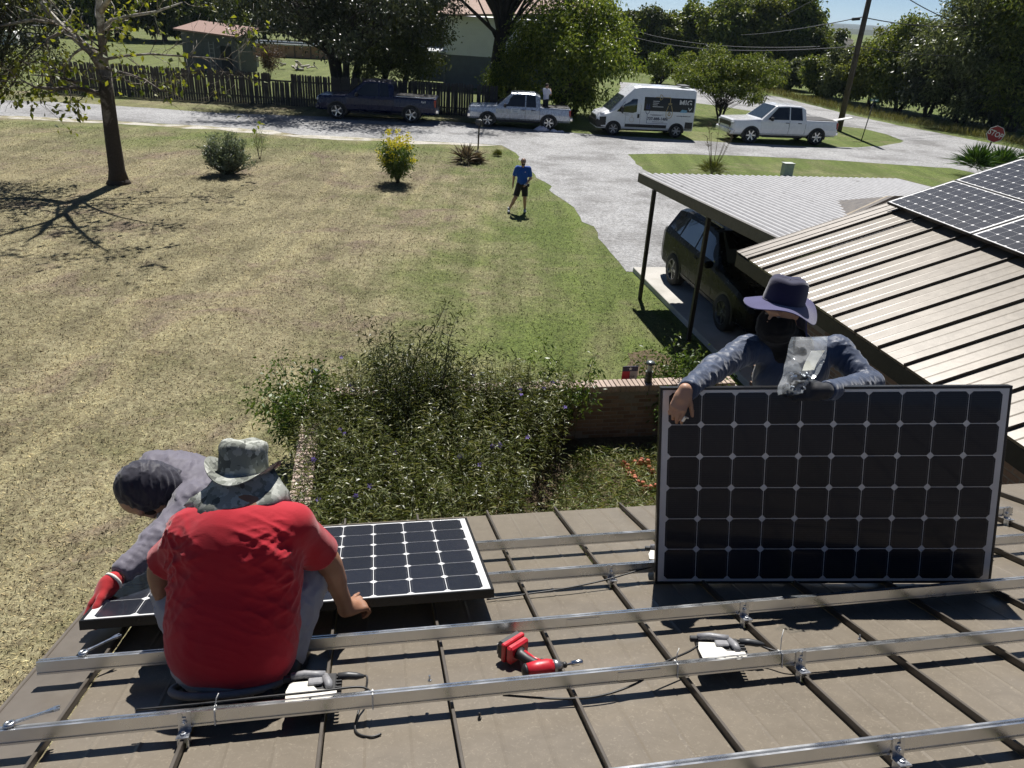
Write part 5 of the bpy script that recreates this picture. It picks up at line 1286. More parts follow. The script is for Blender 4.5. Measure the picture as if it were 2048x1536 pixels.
class Car:
    """local frame: x forward, y left, z up; stations = (x, [(half width, z) x 7])"""
    def __init__(s, name, label, M, stations, mpaint, wheels, cat, sc=1.0):
        s.o = thing(name, label, cat, M @ Matrix.Scale(sc, 4)); s.st = stations; s.paint = mpaint
        mb = MB(); rings = []
        for x, pr in stations: rings.append([(x, w, z) for w, z in pr] + [(x, -w, z) for w, z in pr[::-1]])
        mb.loft(rings[::-1], smooth=False); b = mb.build('body', mpaint, s.o); s.body = b
        bv = b.modifiers.new('soft', 'BEVEL'); bv.width = .055; bv.segments = 3; bv.limit_method = 'ANGLE'; bv.angle_limit = radians(25)
        r, wd, (xf, xr), tr, spk, rm = wheels; ty, ri = wheel_meshes(r, wd, spk, rm, s.o.name)
        s.r = r
        for x in (xf, xr):
            for sd in (-1, 1):
                w = put('wheel', ty, s.o, T(x, sd * tr, r) @ RX(-sd * pi / 2)); put('rim', ri, w)
                hw = max(s.half(x, .6), s.half(x, .76))
                mb = MB(); n = 20; R = r * 1.17
                pts = [(x + R * cos(pi * k / n - .06 + .12 * k / n), r * .98 + R * .97 * sin(pi * k / n)) for k in range(n + 1)] + [(x - R * .98, r * .72), (x + R * .98, r * .72)]
                mb.prism(pts, -(hw + .004), -(hw - .22), M=RX(pi / 2)) if sd < 0 else None
                if sd > 0: mb.prism(pts, -(hw + .004), -(hw - .22), M=Matrix.Diagonal((1, -1, 1, 1)) @ RX(pi / 2)); mb.f = [f[::-1] for f in mb.f]
                mb.build('wheel_arch', BLACK, s.o)
                # wheels sit just proud of the dark arch
                w.matrix_basis = T(x, sd * (hw + .012 - wd / 2 + .02), r) @ RX(-sd * pi / 2)
    def half(s, x, z):
        st = sorted(s.st, key=lambda q: q[0])
        for (x0, p0), (x1, p1) in zip(st[:-1], st[1:]):
            if x0 <= x <= x1:
                t = (x - x0) / (x1 - x0 + 1e-9); pr = [(a[0] + (b[0] - a[0]) * t, a[1] + (b[1] - a[1]) * t) for a, b in zip(p0, p1)]
                for (w0, z0), (w1, z1) in zip(pr[:-1], pr[1:]):
                    if z0 <= z <= z1: return w0 + (w1 - w0) * (z - z0) / (z1 - z0 + 1e-9)
                return pr[-1][0] if z > pr[-1][1] else pr[0][0]
        return st[0][1][2][0]
    def decal(s, name, pts, m, side=1, off=.005, parent=None, thick=0.0):
        """polygon in (x, z) laid on the body side"""
        mb = MB(); n = len(pts); x0 = min(p[0] for p in pts); x1 = max(p[0] for p in pts); k = max(1, int((x1 - x0) / .12)); cols = []
        xs = sorted(set([x0 + (x1 - x0) * i / k for i in range(k + 1)] + [p[0] for p in pts]))
        for x in xs:
            zs = []
            for i in range(n):
                (xa, za), (xb, zb) = pts[i], pts[(i + 1) % n]
                if abs(xa - xb) < 1e-9:
                    if abs(xa - x) < 1e-9: zs += [za, zb]
                elif min(xa, xb) - 1e-9 <= x <= max(xa, xb) + 1e-9: zs.append(za + (zb - za) * (x - xa) / (xb - xa))
            lo, hi = min(zs), max(zs); q = 1 + (2 if hi - lo > .2 else 0)
            cols.append((x, lo, hi))
        q = 4 if max(c[2] - c[1] for c in cols) > .2 else 1
        rows = [[(x, side * (s.half(x, lo + (hi - lo) * j / q) + off), lo + (hi - lo) * j / q) for j in range(q + 1)] for x, lo, hi in cols]
        mb.sheet(rows if side < 0 else rows[::-1], smooth=True)
        return mb.build(name, m, parent or s.o)
    def both(s, name, pts, m, off=.005):
        for sd in (1, -1): s.decal(name, pts, m, sd, off)
    def cross(s, name, x0, z0, x1, z1, w0, w1, m, off=.008):
        """pane across the car, from (x0,z0) to (x1,z1)"""
        n = Vector((-(z1 - z0), 0, x1 - x0)).normalized(); n = n if n.z > 0 else -n; n *= off
        mb = MB(); mb.add([(x0 + n.x, -w0, z0 + n.z), (x0 + n.x, w0, z0 + n.z), (x1 + n.x, w1, z1 + n.z), (x1 + n.x, -w1, z1 + n.z)], [(0, 1, 2, 3)]); return mb.build(name, m, s.o)
    def bx(s, name, c, d, m, bev=.02, parent=None, both=False):
        for sd in ((1, -1) if both else (1,)):
            mb = MB(); mb.box((c[0], c[1] * sd, c[2]), d, bev=bev); q = mb.build(name, m, parent or s.o)
        return q
def placed(front_px, rear_px, wb, track, near_left=True):
    """matrix of a car whose two near-side wheels touch the ground at these pixels, and the scale its wheelbase asks for"""
    a, b = G(*front_px), G(*rear_px); f = (a - b); s = f.length / wb; f.normalize(); l = Vector((-f.y, f.x, 0))
    mid = (a + b) / 2; mid = mid + (-l if near_left else l) * track * s
    return Matrix(((f.x, l.x, 0, mid.x), (f.y, l.y, 0, mid.y), (0, 0, 1, 0), (0, 0, 0, 1))), s
def truck_stations(L, W, xf, hood, belt, roof, bed, cab_f, cab_r, wsx, nose, g=.42, roofw=.74):
    w = W / 2; x0, x1 = L / 2, -L / 2
    def lower(x, top, wt, wl=1.0): return (x, [(w * .86 * wl, g), (w * .97 * wl, g + .1), (w * wl, g + .34), (w * .985 * wl, top - .22), (w * .965 * wl, top - .07), (wt * 1.0, top), (wt * .5, top + .012)])
    S = [lower(x0, nose - .06, w * .7, .86), lower(x0 - .10, nose, w * .86, .96), lower(x0 - .45, hood - .04, w * .9), lower(cab_f + .05, hood, w * .92)]
    def cab(x, top, wt): return (x, [(w * .86, g), (w * .97, g + .1), (w, g + .34), (w * .99, belt - .12), (w * .965, belt), (wt, top - .05), (wt * .82, top)])
    S += [cab(cab_f, hood + .04, w * .9), cab(wsx, roof - .03, w * roofw), cab(wsx - .5, roof, w * (roofw + .01)), cab(cab_r + .28, roof - .02, w * roofw), cab(cab_r, roof - .14, w * (roofw - .01))]
    S += [lower(cab_r - .03, bed, w * .93), lower(x1 + .05, bed - .01, w * .93), lower(x1, bed - .04, w * .9, .97)]
    return S
def pickup(name, label, M, sc, L, W, wb, xc, roof, belt, hood, bed, cab_f, wsx, cab_r, mp, r=.40, spokes=6, rimm=None, doors=2, g=.42, nose=None, ext=None, arch=None):
    xf, xr = xc + wb / 2, xc - wb / 2
    st = truck_stations(L, W, xf, hood, belt, roof, bed, cab_f, cab_r, wsx, nose or hood - .05, g)
    # shift so that the wheelbase is centred
    st = [(x - xc, p) for x, p in st]; cab_f -= xc; wsx -= xc; cab_r -= xc; x0, x1 = L / 2 - xc, -L / 2 - xc
    c = Car(name, label, M, st, mp, (r, .27, (wb / 2, -wb / 2), W / 2 - .13, spokes, rimm or RIMM), 'pickup truck', sc)
    w = W / 2
    c.both('side_window', [(cab_f - .32, belt + .02), (wsx - .10, roof - .12), (wsx - .72, roof - .09), (wsx - .72, belt + .02)], GLASS)
    c.both('side_window', [(wsx - .78, belt + .02), (wsx - .78, roof - .09), (cab_r + .26, roof - .12), (cab_r + .20, belt + .02)], GLASS)
    c.cross('windscreen', cab_f - .02, hood + .05, wsx + .03, roof - .06, w * .80, w * .66, WSG)
    c.cross('rear_window', cab_r + .02, belt + .05, cab_r + .05, roof - .2, w * .6, w * .55, GLASS)
    for sd in (1, -1):
        for xx in ((wsx - .75, cab_r - .005) if doors == 2 else (cab_r - .005,)):
            c.decal('panel_gap', [(xx - .008, g + .12), (xx + .008, g + .12), (xx + .008, belt), (xx - .008, belt)], BLACK, sd)
        for xx in ((wsx - .62, cab_r + .35) if doors == 2 else (wsx - .62,)):
            mb = MB(); mb.box((xx, sd * (c.half(xx, belt - .13) + .015), belt - .13), (.2, .03, .035), bev=.01); mb.build('door_handle', BLACK, c.o)
        mb = MB(); mb.box((wsx + .32, sd * (w + .11), belt + .06), (.14, .2, .19), bev=.04); mb.build('mirror', BLACK, c.o)
        mb = MB(); mb.box((x1 + .05, sd * (w * .95), bed - .24), (.12, .09, .34), bev=.02); mb.build('tail_lamp', TAIL, c.o)
        mb = MB(); mb.box((x0 - .06, sd * (w * .74), (nose or hood - .05) - .17), (.16, .34, .13), bev=.03); mb.build('headlamp', LAMP, c.o)
    c.bx('front_bumper', (x0 - .02, 0, g + .16), (.22, W * .93, .24), mp if name == 'white_pickup' else CHROME if name == 'silver_pickup' else mp, .05)
    c.bx('grille', (x0 + .005, 0, (nose or hood - .05) - .24), (.06, W * .66, .22), BLACK, .02)
    c.bx('rear_bumper', (x1 - .05, 0, g + .17), (.2, W * .92, .2), CHROME, .04)
    c.bx('number_plate', (x0 + .095, 0, g + .17), (.012, .3, .14), simple('white_paint', (.75, .75, .73), .5), .002)
    # open bed: dark floor below the rails is hidden from here by the cover line
    mb = MB(); mb.box(((cab_r + x1) / 2 - .02, 0, bed + .016), (abs(cab_r - x1) - .18, W * .80, .02), bev=.004); mb.build('bed_cover', simple('black_bed_liner', (.013, .013, .014), .75, bump=.3), c.o)
    c.bx('side_step', (-.05 + (cab_f + cab_r) / 2, w * .93, g - .06), (abs(cab_f - cab_r) - .2, .12, .05), BLACK, .015, both=True)
    c.bx('chassis', (0, 0, g - .02), (L * .8, W * .55, .2), BLACK, .02)
    c.x0, c.x1, c.w, c.belt, c.bed, c.roof, c.wsx, c.cab_r = x0, x1, w, belt, bed, roof, wsx, cab_r
    return c
# dark blue extended-cab pickup in front of the fence
M, s = placed((676, 238), (823, 246), 3.65, .84)
NAVYP = paint('deep_blue_paint', (.006, .010, .045), .3, coat=.1)
c = pickup('blue_pickup', 'dark blue pickup truck parked in the shade before the picket fence', M, s, 5.85, 2.0, 3.65, .12, 1.87, 1.16, 1.14, 1.19, 1.45, .62, -.82, NAVYP, .41, 5)
text('lettering', '4x4', .16, XF[c.o.name] @ T(c.x1 + .62, c.half(c.x1 + .62, 1.02) + .012, 1.02) @ RZ(pi) @ RX(pi / 2), simple('white_paint', (.75, .75, .73), .5), c.o)
mb = MB(); mb.tube([(c.cab_r - .1, c.w * .93, c.bed + .03), (c.x1 + .1, c.w * .93, c.bed + .02)], .03, 8); mb.build('bed_rail', CHROME, c.o)
# silver double-cab pickup
M, s = placed((974.6, 254), (1095.8, 260.6), 3.235, .80)
SILV = paint('silver_paint', (.42, .46, .53), .28, .35)
c = pickup('silver_pickup', 'silver double-cab pickup truck with a man standing in its bed', M, s, 5.39, 1.89, 3.235, .06, 1.79, 1.10, 1.08, 1.12, 1.22, .46, -1.05, SILV, .39, 6)
mb = MB(); c.decal('door_sign', [(.42, .80), (-.05, .80), (-.05, 1.02), (.42, 1.02)], simple('pale_sign', (.62, .66, .68), .5), 1, .008)
for z, wd in ((.97, .34), (.90, .26), (.85, .20)): c.decal('sign_lines', [(.18 + wd / 2, z - .012), (.18 - wd / 2, z - .012), (.18 - wd / 2, z + .012), (.18 + wd / 2, z + .012)], simple('faded_blue_print', (.16, .22, .3), .6), 1, .011)
SILVER = c
# white crew-cab pickup
M, s = placed((1495, 286), (1625.7, 289.8), 3.75, .86)
WHITEP = paint('white_paint_gloss', (.72, .73, .75), .25)
c = pickup('white_pickup', 'white crew-cab pickup truck parked on the verge by the utility pole', M, s, 5.9, 2.06, 3.75, .05, 1.92, 1.20, 1.20, 1.22, 1.40, .60, -1.08, WHITEP, .42, 6, nose=1.16)
mb = MB(); mb.box((0, 0, 0), (1.0, .30, .035), M=T(c.x1 - .33, .75, c.bed + .12) @ RY(.18)); mb.build('board', simple('pale_board', (.75, .74, .7), .6), c.o)
# ---- high-roof van with printed side
M, s = placed((1223.3, 270), (1348, 275), 3.45, .86)
W2 = 1.02
def vst(x, top, wt, belt=1.25, g=.36, wl=1.0): return (x, [(W2 * .93 * wl, g), (W2 * wl, g + .12), (W2 * wl, g + .4), (W2 * wl, belt), (W2 * .985 * wl, min(belt + .45, top - .12)), (wt, top - .06), (wt * .8, top)])
xo = 0.0
VS = [vst(2.62, .98, .7, .72, .36, .86), vst(2.5, 1.08, .84, .8, .36, .95), vst(2.2, 1.18, .88, .85), vst(1.95, 1.26, .9, .9), vst(1.2, 2.02, .86, 1.2), vst(.72, 2.46, .86), vst(.4, 2.5, .88), vst(-1.0, 2.5, .88), vst(-2.45, 2.47, .88), vst(-2.62, 2.40, .86, wl=.985)]
VANP = paint('van_white_paint', (.70, .72, .76), .3)
van = Car('white_van', 'white high-roof work van with black and gold printed side', M, VS, VANP, (.36, .24, (1.725, -1.725), .86, 6, simple('grey_steel_rim', (.3, .31, .33), .4, metal=.6)), 'van', s)
van.both('side_window', [(1.62, 1.22), (1.22, 1.72), (.98, 1.86), (.55, 1.88), (.55, 1.24), (.75, 1.18)], GLASS)
van.cross('windscreen', 1.98, 1.26, 1.24, 1.98, .86, .78, WSG)
van.bx('front_bumper', (2.5, 0, .60), (.36, 1.98, .42), BLACK, .08); van.bx('grille', (2.6, 0, .86), (.08, 1.2, .16), BLACK, .02)
van.bx('headlamp', (2.28, .80, 1.04), (.34, .24, .16), LAMP, .05, both=True); van.bx('mirror', (1.35, 1.14, 1.34), (.14, .18, .34), BLACK, .05, both=True)
van.both('side_moulding', [(1.12, .47), (-1.15, .47), (-1.15, .63), (1.12, .63)], BLACK, .012)
van.both('rear_moulding', [(-2.16, .42), (-2.58, .42), (-2.58, .82), (-2.16, .82)], BLACK, .012)
van.both('arch_trim', [(2.5, .40), (2.16, .40), (2.16, .95), (2.5, .92)], BLACK, .010)
van.both('door_handle', [(.50, .94), (.38, .94), (.38, 1.14), (.50, 1.14)], BLACK, .02)
for x in (.33, 1.12): van.both('panel_gap', [(x - .006, .5), (x + .006, .5), (x + .006, 1.9), (x - .006, 1.9)], simple('grey_gap', (.16, .17, .19), .7), .003)
van.bx('tail_lamp', (-2.6, .94, 1.05), (.06, .12, .5), TAIL, .02, both=True); van.bx('chassis', (0, 0, .33), (4.2, 1.2, .18), BLACK, .02)
van.bx('roof_rack', (-2.05, .2, 2.58), (.5, .9, .06), BLACK, .02)
BLK = simple('print_black', (.008, .008, .010), .4); GOLD = simple('print_gold', (.40, .30, .12), .5); WPR = simple('print_silver', (.58, .58, .58), .45); BLU = simple('print_blue', (.03, .04, .16), .5); SKYB = simple('print_sky_blue', (.16, .36, .52), .5); NVP = simple('print_navy', (.02, .03, .07), .5)
van.decal('print_panel', [(.18, 1.32), (-2.56, 1.32), (-2.56, 2.0), (.18, 2.0)], BLK, 1, .006)
XV = XF[van.o.name]
def vtext(b, x, z, size, m, bold=.0, al='CENTER'): return text('lettering', b, size, XV @ T(x, van.half(x, z) + .012, z) @ RZ(pi) @ RX(pi / 2), m, van.o, .001, al, bold)
vtext('MIG', -2.06, 1.76, .40, WPR, .010); vtext('737-888-1486', -.62, .93, .20, NVP, .006)
vtext('www.mig-electric.com', -2.02, 1.12, .085, NVP, .002)
def vline(pts, m, w=.016, off=.010):
    pts = [(x, z + .11 * min(1, max(0, (z - 1.15) / .2))) for x, z in pts]
    for (a, b) in zip(pts[:-1], pts[1:]):
        d = Vector((b[0] - a[0], b[1] - a[1])); n = Vector((-d.y, d.x)).normalized() * w / 2
        van.decal('print_line', [(a[0] + n.x, a[1] + n.y), (b[0] + n.x, b[1] + n.y), (b[0] - n.x, b[1] - n.y), (a[0] - n.x, a[1] - n.y)], m, 1, off)
def arc(cx, cz, r, a0, a1, n=14): return [(cx - r * cos(a0 + (a1 - a0) * k / n), cz + r * sin(a0 + (a1 - a0) * k / n)) for k in range(n + 1)]
vline([(-.42, 1.90), (-.62, 1.90)], GOLD, .03); vline(arc(-.66, 1.90, .13, -pi / 2, pi / 2), GOLD, .03); vline([(-.66, 2.03), (-.66, 1.77)], GOLD, .03); vline([(-.79, 1.90), (-1.22, 1.90), (-1.22, 1.62)], GOLD, .03)
for z in (1.62, 1.56): vline([(-1.12, z), (-1.32, z)], GOLD, .03)
vline([(-1.14, 1.5), (-1.04, 1.24), (-1.06, 1.14)], GOLD, .03); vline([(-1.3, 1.5), (-1.4, 1.24), (-1.38, 1.14)], GOLD, .03); vline(arc(-1.22, 1.16, .17, -pi, 0), GOLD, .03); vline(arc(-1.22, 1.18, .06, 0, 2 * pi), GOLD, .05)
for z, l in ((1.70, .36), (1.61, .32), (1.52, .26), (1.43, .58)): vline([(-.28, z), (-.28 - l, z)], WPR, .028)
for x in (.02, -.10): vline([(x, 1.55), (x, 1.42)], BLU, .03)
vline([(.06, 1.40), (-.14, 1.40), (-.14, 1.33), (.06, 1.33), (.06, 1.40)], BLU, .03); vline(arc(-.04, 1.26, .1, -pi, 0), BLU, .025); vline([(-.04, 1.16), (-.04, .70), (-1.2, .70)], BLU, .02)
for z, l, x in ((1.14, .72, -.2), (1.10, .5, -.3), (.78, .62, -.35)): vline([(x, z), (x - l, z)], NVP, .018)
van.decal('print_patch', [(-1.78, 1.30), (-2.18, 1.30), (-2.18, 1.42), (-1.9, 1.45)], SKYB, 1, .010); vline([(-2.24, 1.44), (-2.32, 1.31), (-2.42, 1.44)], WPR, .04)
for z, l, x in ((1.14, .38, 1.35), (1.07, .24, 1.2)): vline([(x, z), (x - l, z)], simple('grey_print', (.25, .27, .3), .6), .02)
vline([(.78, 1.1), (.78, .95)], simple('faint_gold', (.5, .45, .36), .6), .03); vline(arc(.78, .84, .12, 0, 2 * pi), simple('faint_gold', (.5, .45, .36), .6), .02)
# ---- black SUV under the carport
w = .98
def sst(x, top, wt, belt, g=.30, wl=1.0): return (x, [(w * .9 * wl, g), (w * .985 * wl, g + .1), (w * wl, g + .38), (w * .99 * wl, belt - .1), (w * .955 * wl, belt), (wt, top - .05), (wt * .78, top)])
SS = [sst(2.45, .82, .72, .74, .34, .84), sst(2.32, .96, .82, .86, .30, .94), sst(1.9, 1.1, .86, 1.0), sst(1.05, 1.2, .88, 1.1), sst(.85, 1.26, .86, 1.12), sst(.1, 1.74, .70, 1.16), sst(-.5, 1.79, .71, 1.17), sst(-1.6, 1.76, .70, 1.19), sst(-2.2, 1.66, .66, 1.2), sst(-2.42, 1.22, .80, 1.15, .34, .95), sst(-2.48, 1.0, .8, .9, .36, .92)]
BLKP = paint('gloss_black_paint', (.003, .004, .0055), .3, coat=.0, spec=.12)
_a = G(1345, 579); _au = _a.dot(RU)
_rv = _a.dot(RVH)
Msuv = M_PLAN @ T(_au + .90, _rv - 1.42, .128) @ RZ(-pi / 2)
suv = Car('black_suv', 'glossy black SUV parked under the corrugated carport roof', Msuv, SS, BLKP, (.385, .25, (1.44, -1.42), .84, 5, simple('dark_alloy_rim', (.12, .125, .13), .3, metal=.9)), 'suv', 1.0)
for sd in (1, -1):
    suv.decal('side_window', [(.62, 1.18), (.12, 1.58), (-.42, 1.66), (-.42, 1.19)], GLASS, sd); suv.decal('side_window', [(-.48, 1.19), (-.48, 1.66), (-1.3, 1.63), (-1.36, 1.21)], GLASS, sd); suv.decal('side_window', [(-1.43, 1.22), (-1.38, 1.62), (-1.9, 1.54), (-2.1, 1.25)], GLASS, sd)
    for x in (.72, -.45, -1.3): suv.decal('panel_gap', [(x - .007, .42), (x + .007, .42), (x + .007, 1.12), (x - .007, 1.12)], RUBBER, sd)
    suv.decal('sill_trim', [(1.0, .36), (-.98, .36), (-.98, .45), (1.0, .45)], simple('satin_sill', (.10, .10, .095), .35, metal=.6), sd, .012)
suv.cross('windscreen', .86, 1.25, .12, 1.71, .76, .62, WSG); suv.cross('rear_window', -2.2, 1.60, -2.42, 1.24, .58, .66, GLASS)
suv.bx('roof_rail', (-.85, .62, 1.80), (1.9, .04, .05), simple('satin_rail', (.25, .25, .26), .3, metal=.9), .015, both=True); suv.bx('mirror', (.66, 1.08, 1.16), (.13, .2, .15), BLKP, .04, both=True)
suv.bx('tail_lamp', (-2.36, .74, 1.06), (.12, .3, .12), TAIL, .03, both=True); suv.bx('headlamp', (2.3, .68, .84), (.2, .3, .1), LAMP, .03, both=True); suv.bx('door_handle', (-.28, .98, 1.02), (.18, .03, .03), BLKP, .01, both=True)
# ------------------------------------------------------------------ people by the street
def small_person(label, base, fwd, h, shirt, legs, skin, pose, hair, sc=1.0):
    """standing figure about h tall; pose gives the ankle and hand offsets"""
    o = thing('person', label, 'person', T(base)); f = Vector(fwd).normalized(); up = Vector((0, 0, 1)); l = up.cross(f); k = h / 1.76
    Q = lambda a, b, c: Vector(base) + (f * a + l * b + up * c) * k
    pel, chest, neck, hd = Q(0, 0, .95), Q(.01, 0, 1.25), Q(.01, 0, 1.48), Q(.035, 0, 1.64)
    P = [E_(chest, (l * .15 * k, f * .09 * k, up * .22 * k), .05), C_(neck - up * .04, hd, .055 * k, .06 * k, .03)] + head_prims(hd, f + Vector((0, 0, -.1)), up, k * .98)
    arms, feet = pose
    for sd, (el, ha) in zip((1, -1), arms):
        s_ = Q(0, .19 * sd, 1.42); e_ = Q(*el); a_ = Q(*ha); P += [C_(s_, e_, .05 * k, .042 * k, .03), C_(e_, a_, .042 * k, .028 * k, .02)]
        P += hand_prims(a_, (a_ - e_), l * sd, 1, curl=(.3, .4, .3), s=.95 * k)
    hips = [Q(0, .09, .92), Q(0, -.09, .92)]
    for hp, (kn, an) in zip(hips, feet): P += [C_(hp, Q(*kn), .085 * k, .058 * k, .04), C_(Q(*kn), Q(*an), .058 * k, .038 * k, .03), E_(Q(*kn).lerp(Q(*an), .3) - f * .015, (f * .05 * k, l * .048 * k, up * .12 * k), .03)]
    P += [E_(pel, (l * .16 * k, f * .11 * k, up * .14 * k), .05)]
    flesh('body', P, .013, skin, o)
    P = [E_(Q(0, 0, 1.02), (l * .175 * k, f * .135 * k, up * .16 * k), .06), E_(chest, (l * .19 * k, f * .13 * k, up * .22 * k), .06), C_(Q(0, .16, 1.43), Q(0, -.16, 1.43), .075 * k, .075 * k, .05)]
    for sd, (el, ha) in zip((1, -1), arms):
        s_ = Q(0, .19 * sd, 1.42); e_ = Q(*el); P += [C_(s_, s_.lerp(e_, .85), .075 * k, .07 * k, .04), ('cut', tuple(s_.lerp(e_, .82)), tuple((e_ - s_).normalized()), .12, 0)]
    P += [('cut', tuple(Q(0, 0, .88)), (0, 0, -1), .35, 0)]
    g = folds(Vector((.3, 0, 1)), 3, 10, .009, 3); flesh('shirt', P, .014, shirt, o, lambda p: g(p))
    P = [E_(Q(0, 0, .93), (l * .165 * k, f * .125 * k, up * .12 * k), .05)]
    lm, cutf = legs
    for hp, (kn, an) in zip(hips, feet):
        K = Q(*kn)
        if cutf < 1: P += [C_(hp, hp.lerp(K, 1.0), .105 * k, .10 * k, .05), ('cut', tuple(hp.lerp(K, cutf)), tuple((K - hp).normalized()), .14, 0)]
        else: P += [C_(hp, K, .1 * k, .075 * k, .05), C_(K, Q(*an), .075 * k, .06 * k, .04)]
    flesh('shorts' if cutf < 1 else 'trousers', P, .015, lm, o)
    for (kn, an), yw in zip(feet, (0, 0)):
        a = Q(*an); d = f.copy(); mb = MB(); rings = []
        pt = min(.5, max(0, (a.z - base[2]) * 2.2 - .12)); d = (d - up * -pt * .9).normalized() if pt > 0.05 else d; uu = d.cross(l).normalized(); uu = uu if uu.z > 0 else -uu
        b0 = a - uu * .075 * k
        for t, wd, hh in ((-.08, .03, .05), (-.05, .042, .09), (.02, .045, .095), (.09, .048, .065), (.16, .042, .05), (.19, .025, .035)):
            rings.append([b0 + (d * t + l * (wd * x) + uu * z) * k for x, z in ((-1, 0), (1, 0), (1.02, hh * .5), (.6, hh), (-.6, hh), (-1.02, hh * .5))])
        mb.loft(rings); mb.build('shoe', simple('grey_white_shoe', (.3, .31, .33), .7), o, world=True)
        if cutf < 1:
            mb = MB(); mb.tube([a + up * .0, a + up * .07], [.046 * k, .045 * k], 10); mb.build('sock', simple('white_sock', (.75, .75, .73), .9), o, world=True)
    P = [E_(hd + up * .035 * k - f * .022 * k, (l * .082 * k, f * .092 * k, up * .085 * k), .02), ('cut', tuple(hd + f * .055 * k + up * .05 * k), tuple(f * .8 - up * .55), .2, 0), ('cut', tuple(hd - up * .03 * k), (0, 0, -1), .2, 0)]
    flesh('hair', P, .012, hair, o); return o, Q, hd, f, l
HAIRM = simple('dark_brown_hair', (.03, .02, .015), .8, bump=.4)
BLUEC = clothmat('royal_blue_polo', (.014, .075, .34), .1)
wm, Q, hd, f, l = small_person('man in a blue polo shirt and dark shorts walking over the lawn', G(1041, 424), (.05, -1, 0), 1.70, BLUEC, (clothmat('dark_brown_shorts', (.028, .025, .021), .1), .88), SKIN_B,
    ([(( .02, .27, 1.13), (.26, .12, .98)), ((-.04, -.28, 1.14), (-.02, -.30, .88))], [((.10, .11, .49), (-.02, .14, .09)), ((.15, -.2, .50), (.14, -.40, .10))]), HAIRM)
mb = MB()
for s_ in (-1, 1): mb.box((0, 0, 0), (.055, .02, .036), M=T(hd + f * .088 + l * s_ * .034 + Vector((0, 0, .018))) @ RZ(atan2(f.y, f.x) + pi / 2), bev=.008)
mb.box((0, 0, 0), (.15, .008, .008), M=T(hd + f * .085 + Vector((0, 0, .028))) @ RZ(atan2(f.y, f.x) + pi / 2)); mb.build('sunglasses', BLACK, wm, world=True)
P = [E_(hd - Vector((0, 0, .06)) + f * .045, (l * .055, f * .045, Vector((0, 0, .045))), .02)]; flesh('beard', P, .012, HAIRM, wm)
mb = MB(); mb.box((0, 0, 0), (.09, .06, .04), M=T(Q(.30, .10, .97)) @ RZ(.4), bev=.012); tag(mb.build('gloves_bundle', simple('pale_bundle', (.55, .55, .58), .8)), 'small pale bundle in the walking man\'s hand', 'bundle')
mb = MB(); mb.box((0, 0, 0), (.05, .09, .1), M=T(Q(.0, .22, .90)), bev=.015); mb.build('belt_pouch', BLACK, wm, world=True)
mb = MB(); mb.prism([(-.02, .015), (.02, .015), (0, -.02)], 0, .002, M=T(Q(.148, .07, 1.34)) @ RZ(atan2(f.y, f.x) + pi / 2) @ RX(pi / 2)); mb.build('chest_emblem', simple('white_paint', (.75, .75, .73), .5), wm, world=True)
# man in the bed of the silver truck
_sp = XF[SILVER.o.name] @ Vector((SILVER.cab_r - .32, .1, SILVER.bed + .03))
b = Vector((_sp.x, _sp.y, .55))
small_person('man in a white T-shirt standing in the silver truck\'s bed', b, (.75, .6, 0), 1.78, clothmat('white_cotton', (.62, .63, .72), .05), (clothmat('dark_jeans_small', (.02, .023, .035), .1), 1.0), SKIN_B,
    ([((.12, .27, 1.2), (.24, .12, 1.38)), ((.1, -.27, 1.22), (.26, -.05, 1.42))], [((.02, .1, .5), (0, .11, .09)), ((.02, -.1, .5), (0, -.11, .09))]), HAIRM)
# ------------------------------------------------------------------ street furniture
WOODD = simple('weathered_pole_wood', (.075, .058, .046), .9, var=.3, scale=3, bump=.5, bscale=30)
pb = G(1677, 262); ptop = pb + (AT(1738, 0, pb.y) - pb) * 1.32
up_ = thing('utility_pole', 'tall leaning wooden utility pole behind the white pickup', 'utility pole', T(pb))
mb = MB(); mb.tube([pb - Vector((0, 0, .3)), pb.lerp(ptop, .5), ptop], [.19, .165, .14], 14); mb.build('pole', WOODD, up_, world=True)
tp = AT(1712, 38, pb.y); mb = MB(); mb.box((0, 0, 0), (.48, .16, .16), M=T(tp) @ RY(-.12), bev=.03); mb.build('splice_box', BLACK, up_, world=True)
def wire(label, a, b, sag, r=.018, n=16):
    mb = MB(); pts = [a.lerp(b, k / n) - Vector((0, 0, sag * 4 * (k / n) * (1 - k / n))) for k in range(n + 1)]; c = pts[0]
    mb.tube([p - c for p in pts], r, 4, caps=False); return tag(mb.build('overhead_wire', BLACK, None, M=T(c)), label, 'wire', 'overhead wires at the utility pole')
p1, p2, p3 = AT(1725, 34, pb.y), AT(1720, 92, pb.y), ptop
wire('upper overhead wire running from the pole over the row of trees', p1, AT(1480, 70, 95), .2, .03); wire('overhead wire rising from the trees past the top edge left of the pole', AT(1560, 35, 70), AT(1700, -40, 60), .05, .03)
wire('lower overhead wire crossing in front of the trees left of the pole', p2, AT(1240, 66, 100), .9, .025); wire('second lower wire crossing the dark trees toward the green tree', AT(1640, 93, 60), AT(1240, 52, 100), .8, .025)
wire('overhead wire from the pole into the large tree beyond the stop sign', p1, AT(1950, 50, 58), .25, .028); wire('overhead wire slanting down into the large tree crown from the top edge', AT(1790, -20, 54), AT(1900, 40, 54), .1, .028)
wire('low overhead wire passing into the dark trees right of the pole', p2, AT(2000, 108, 60), .3, .024)
GALV = simple('galvanised_post', (.10, .10, .10), .6, metal=.5)
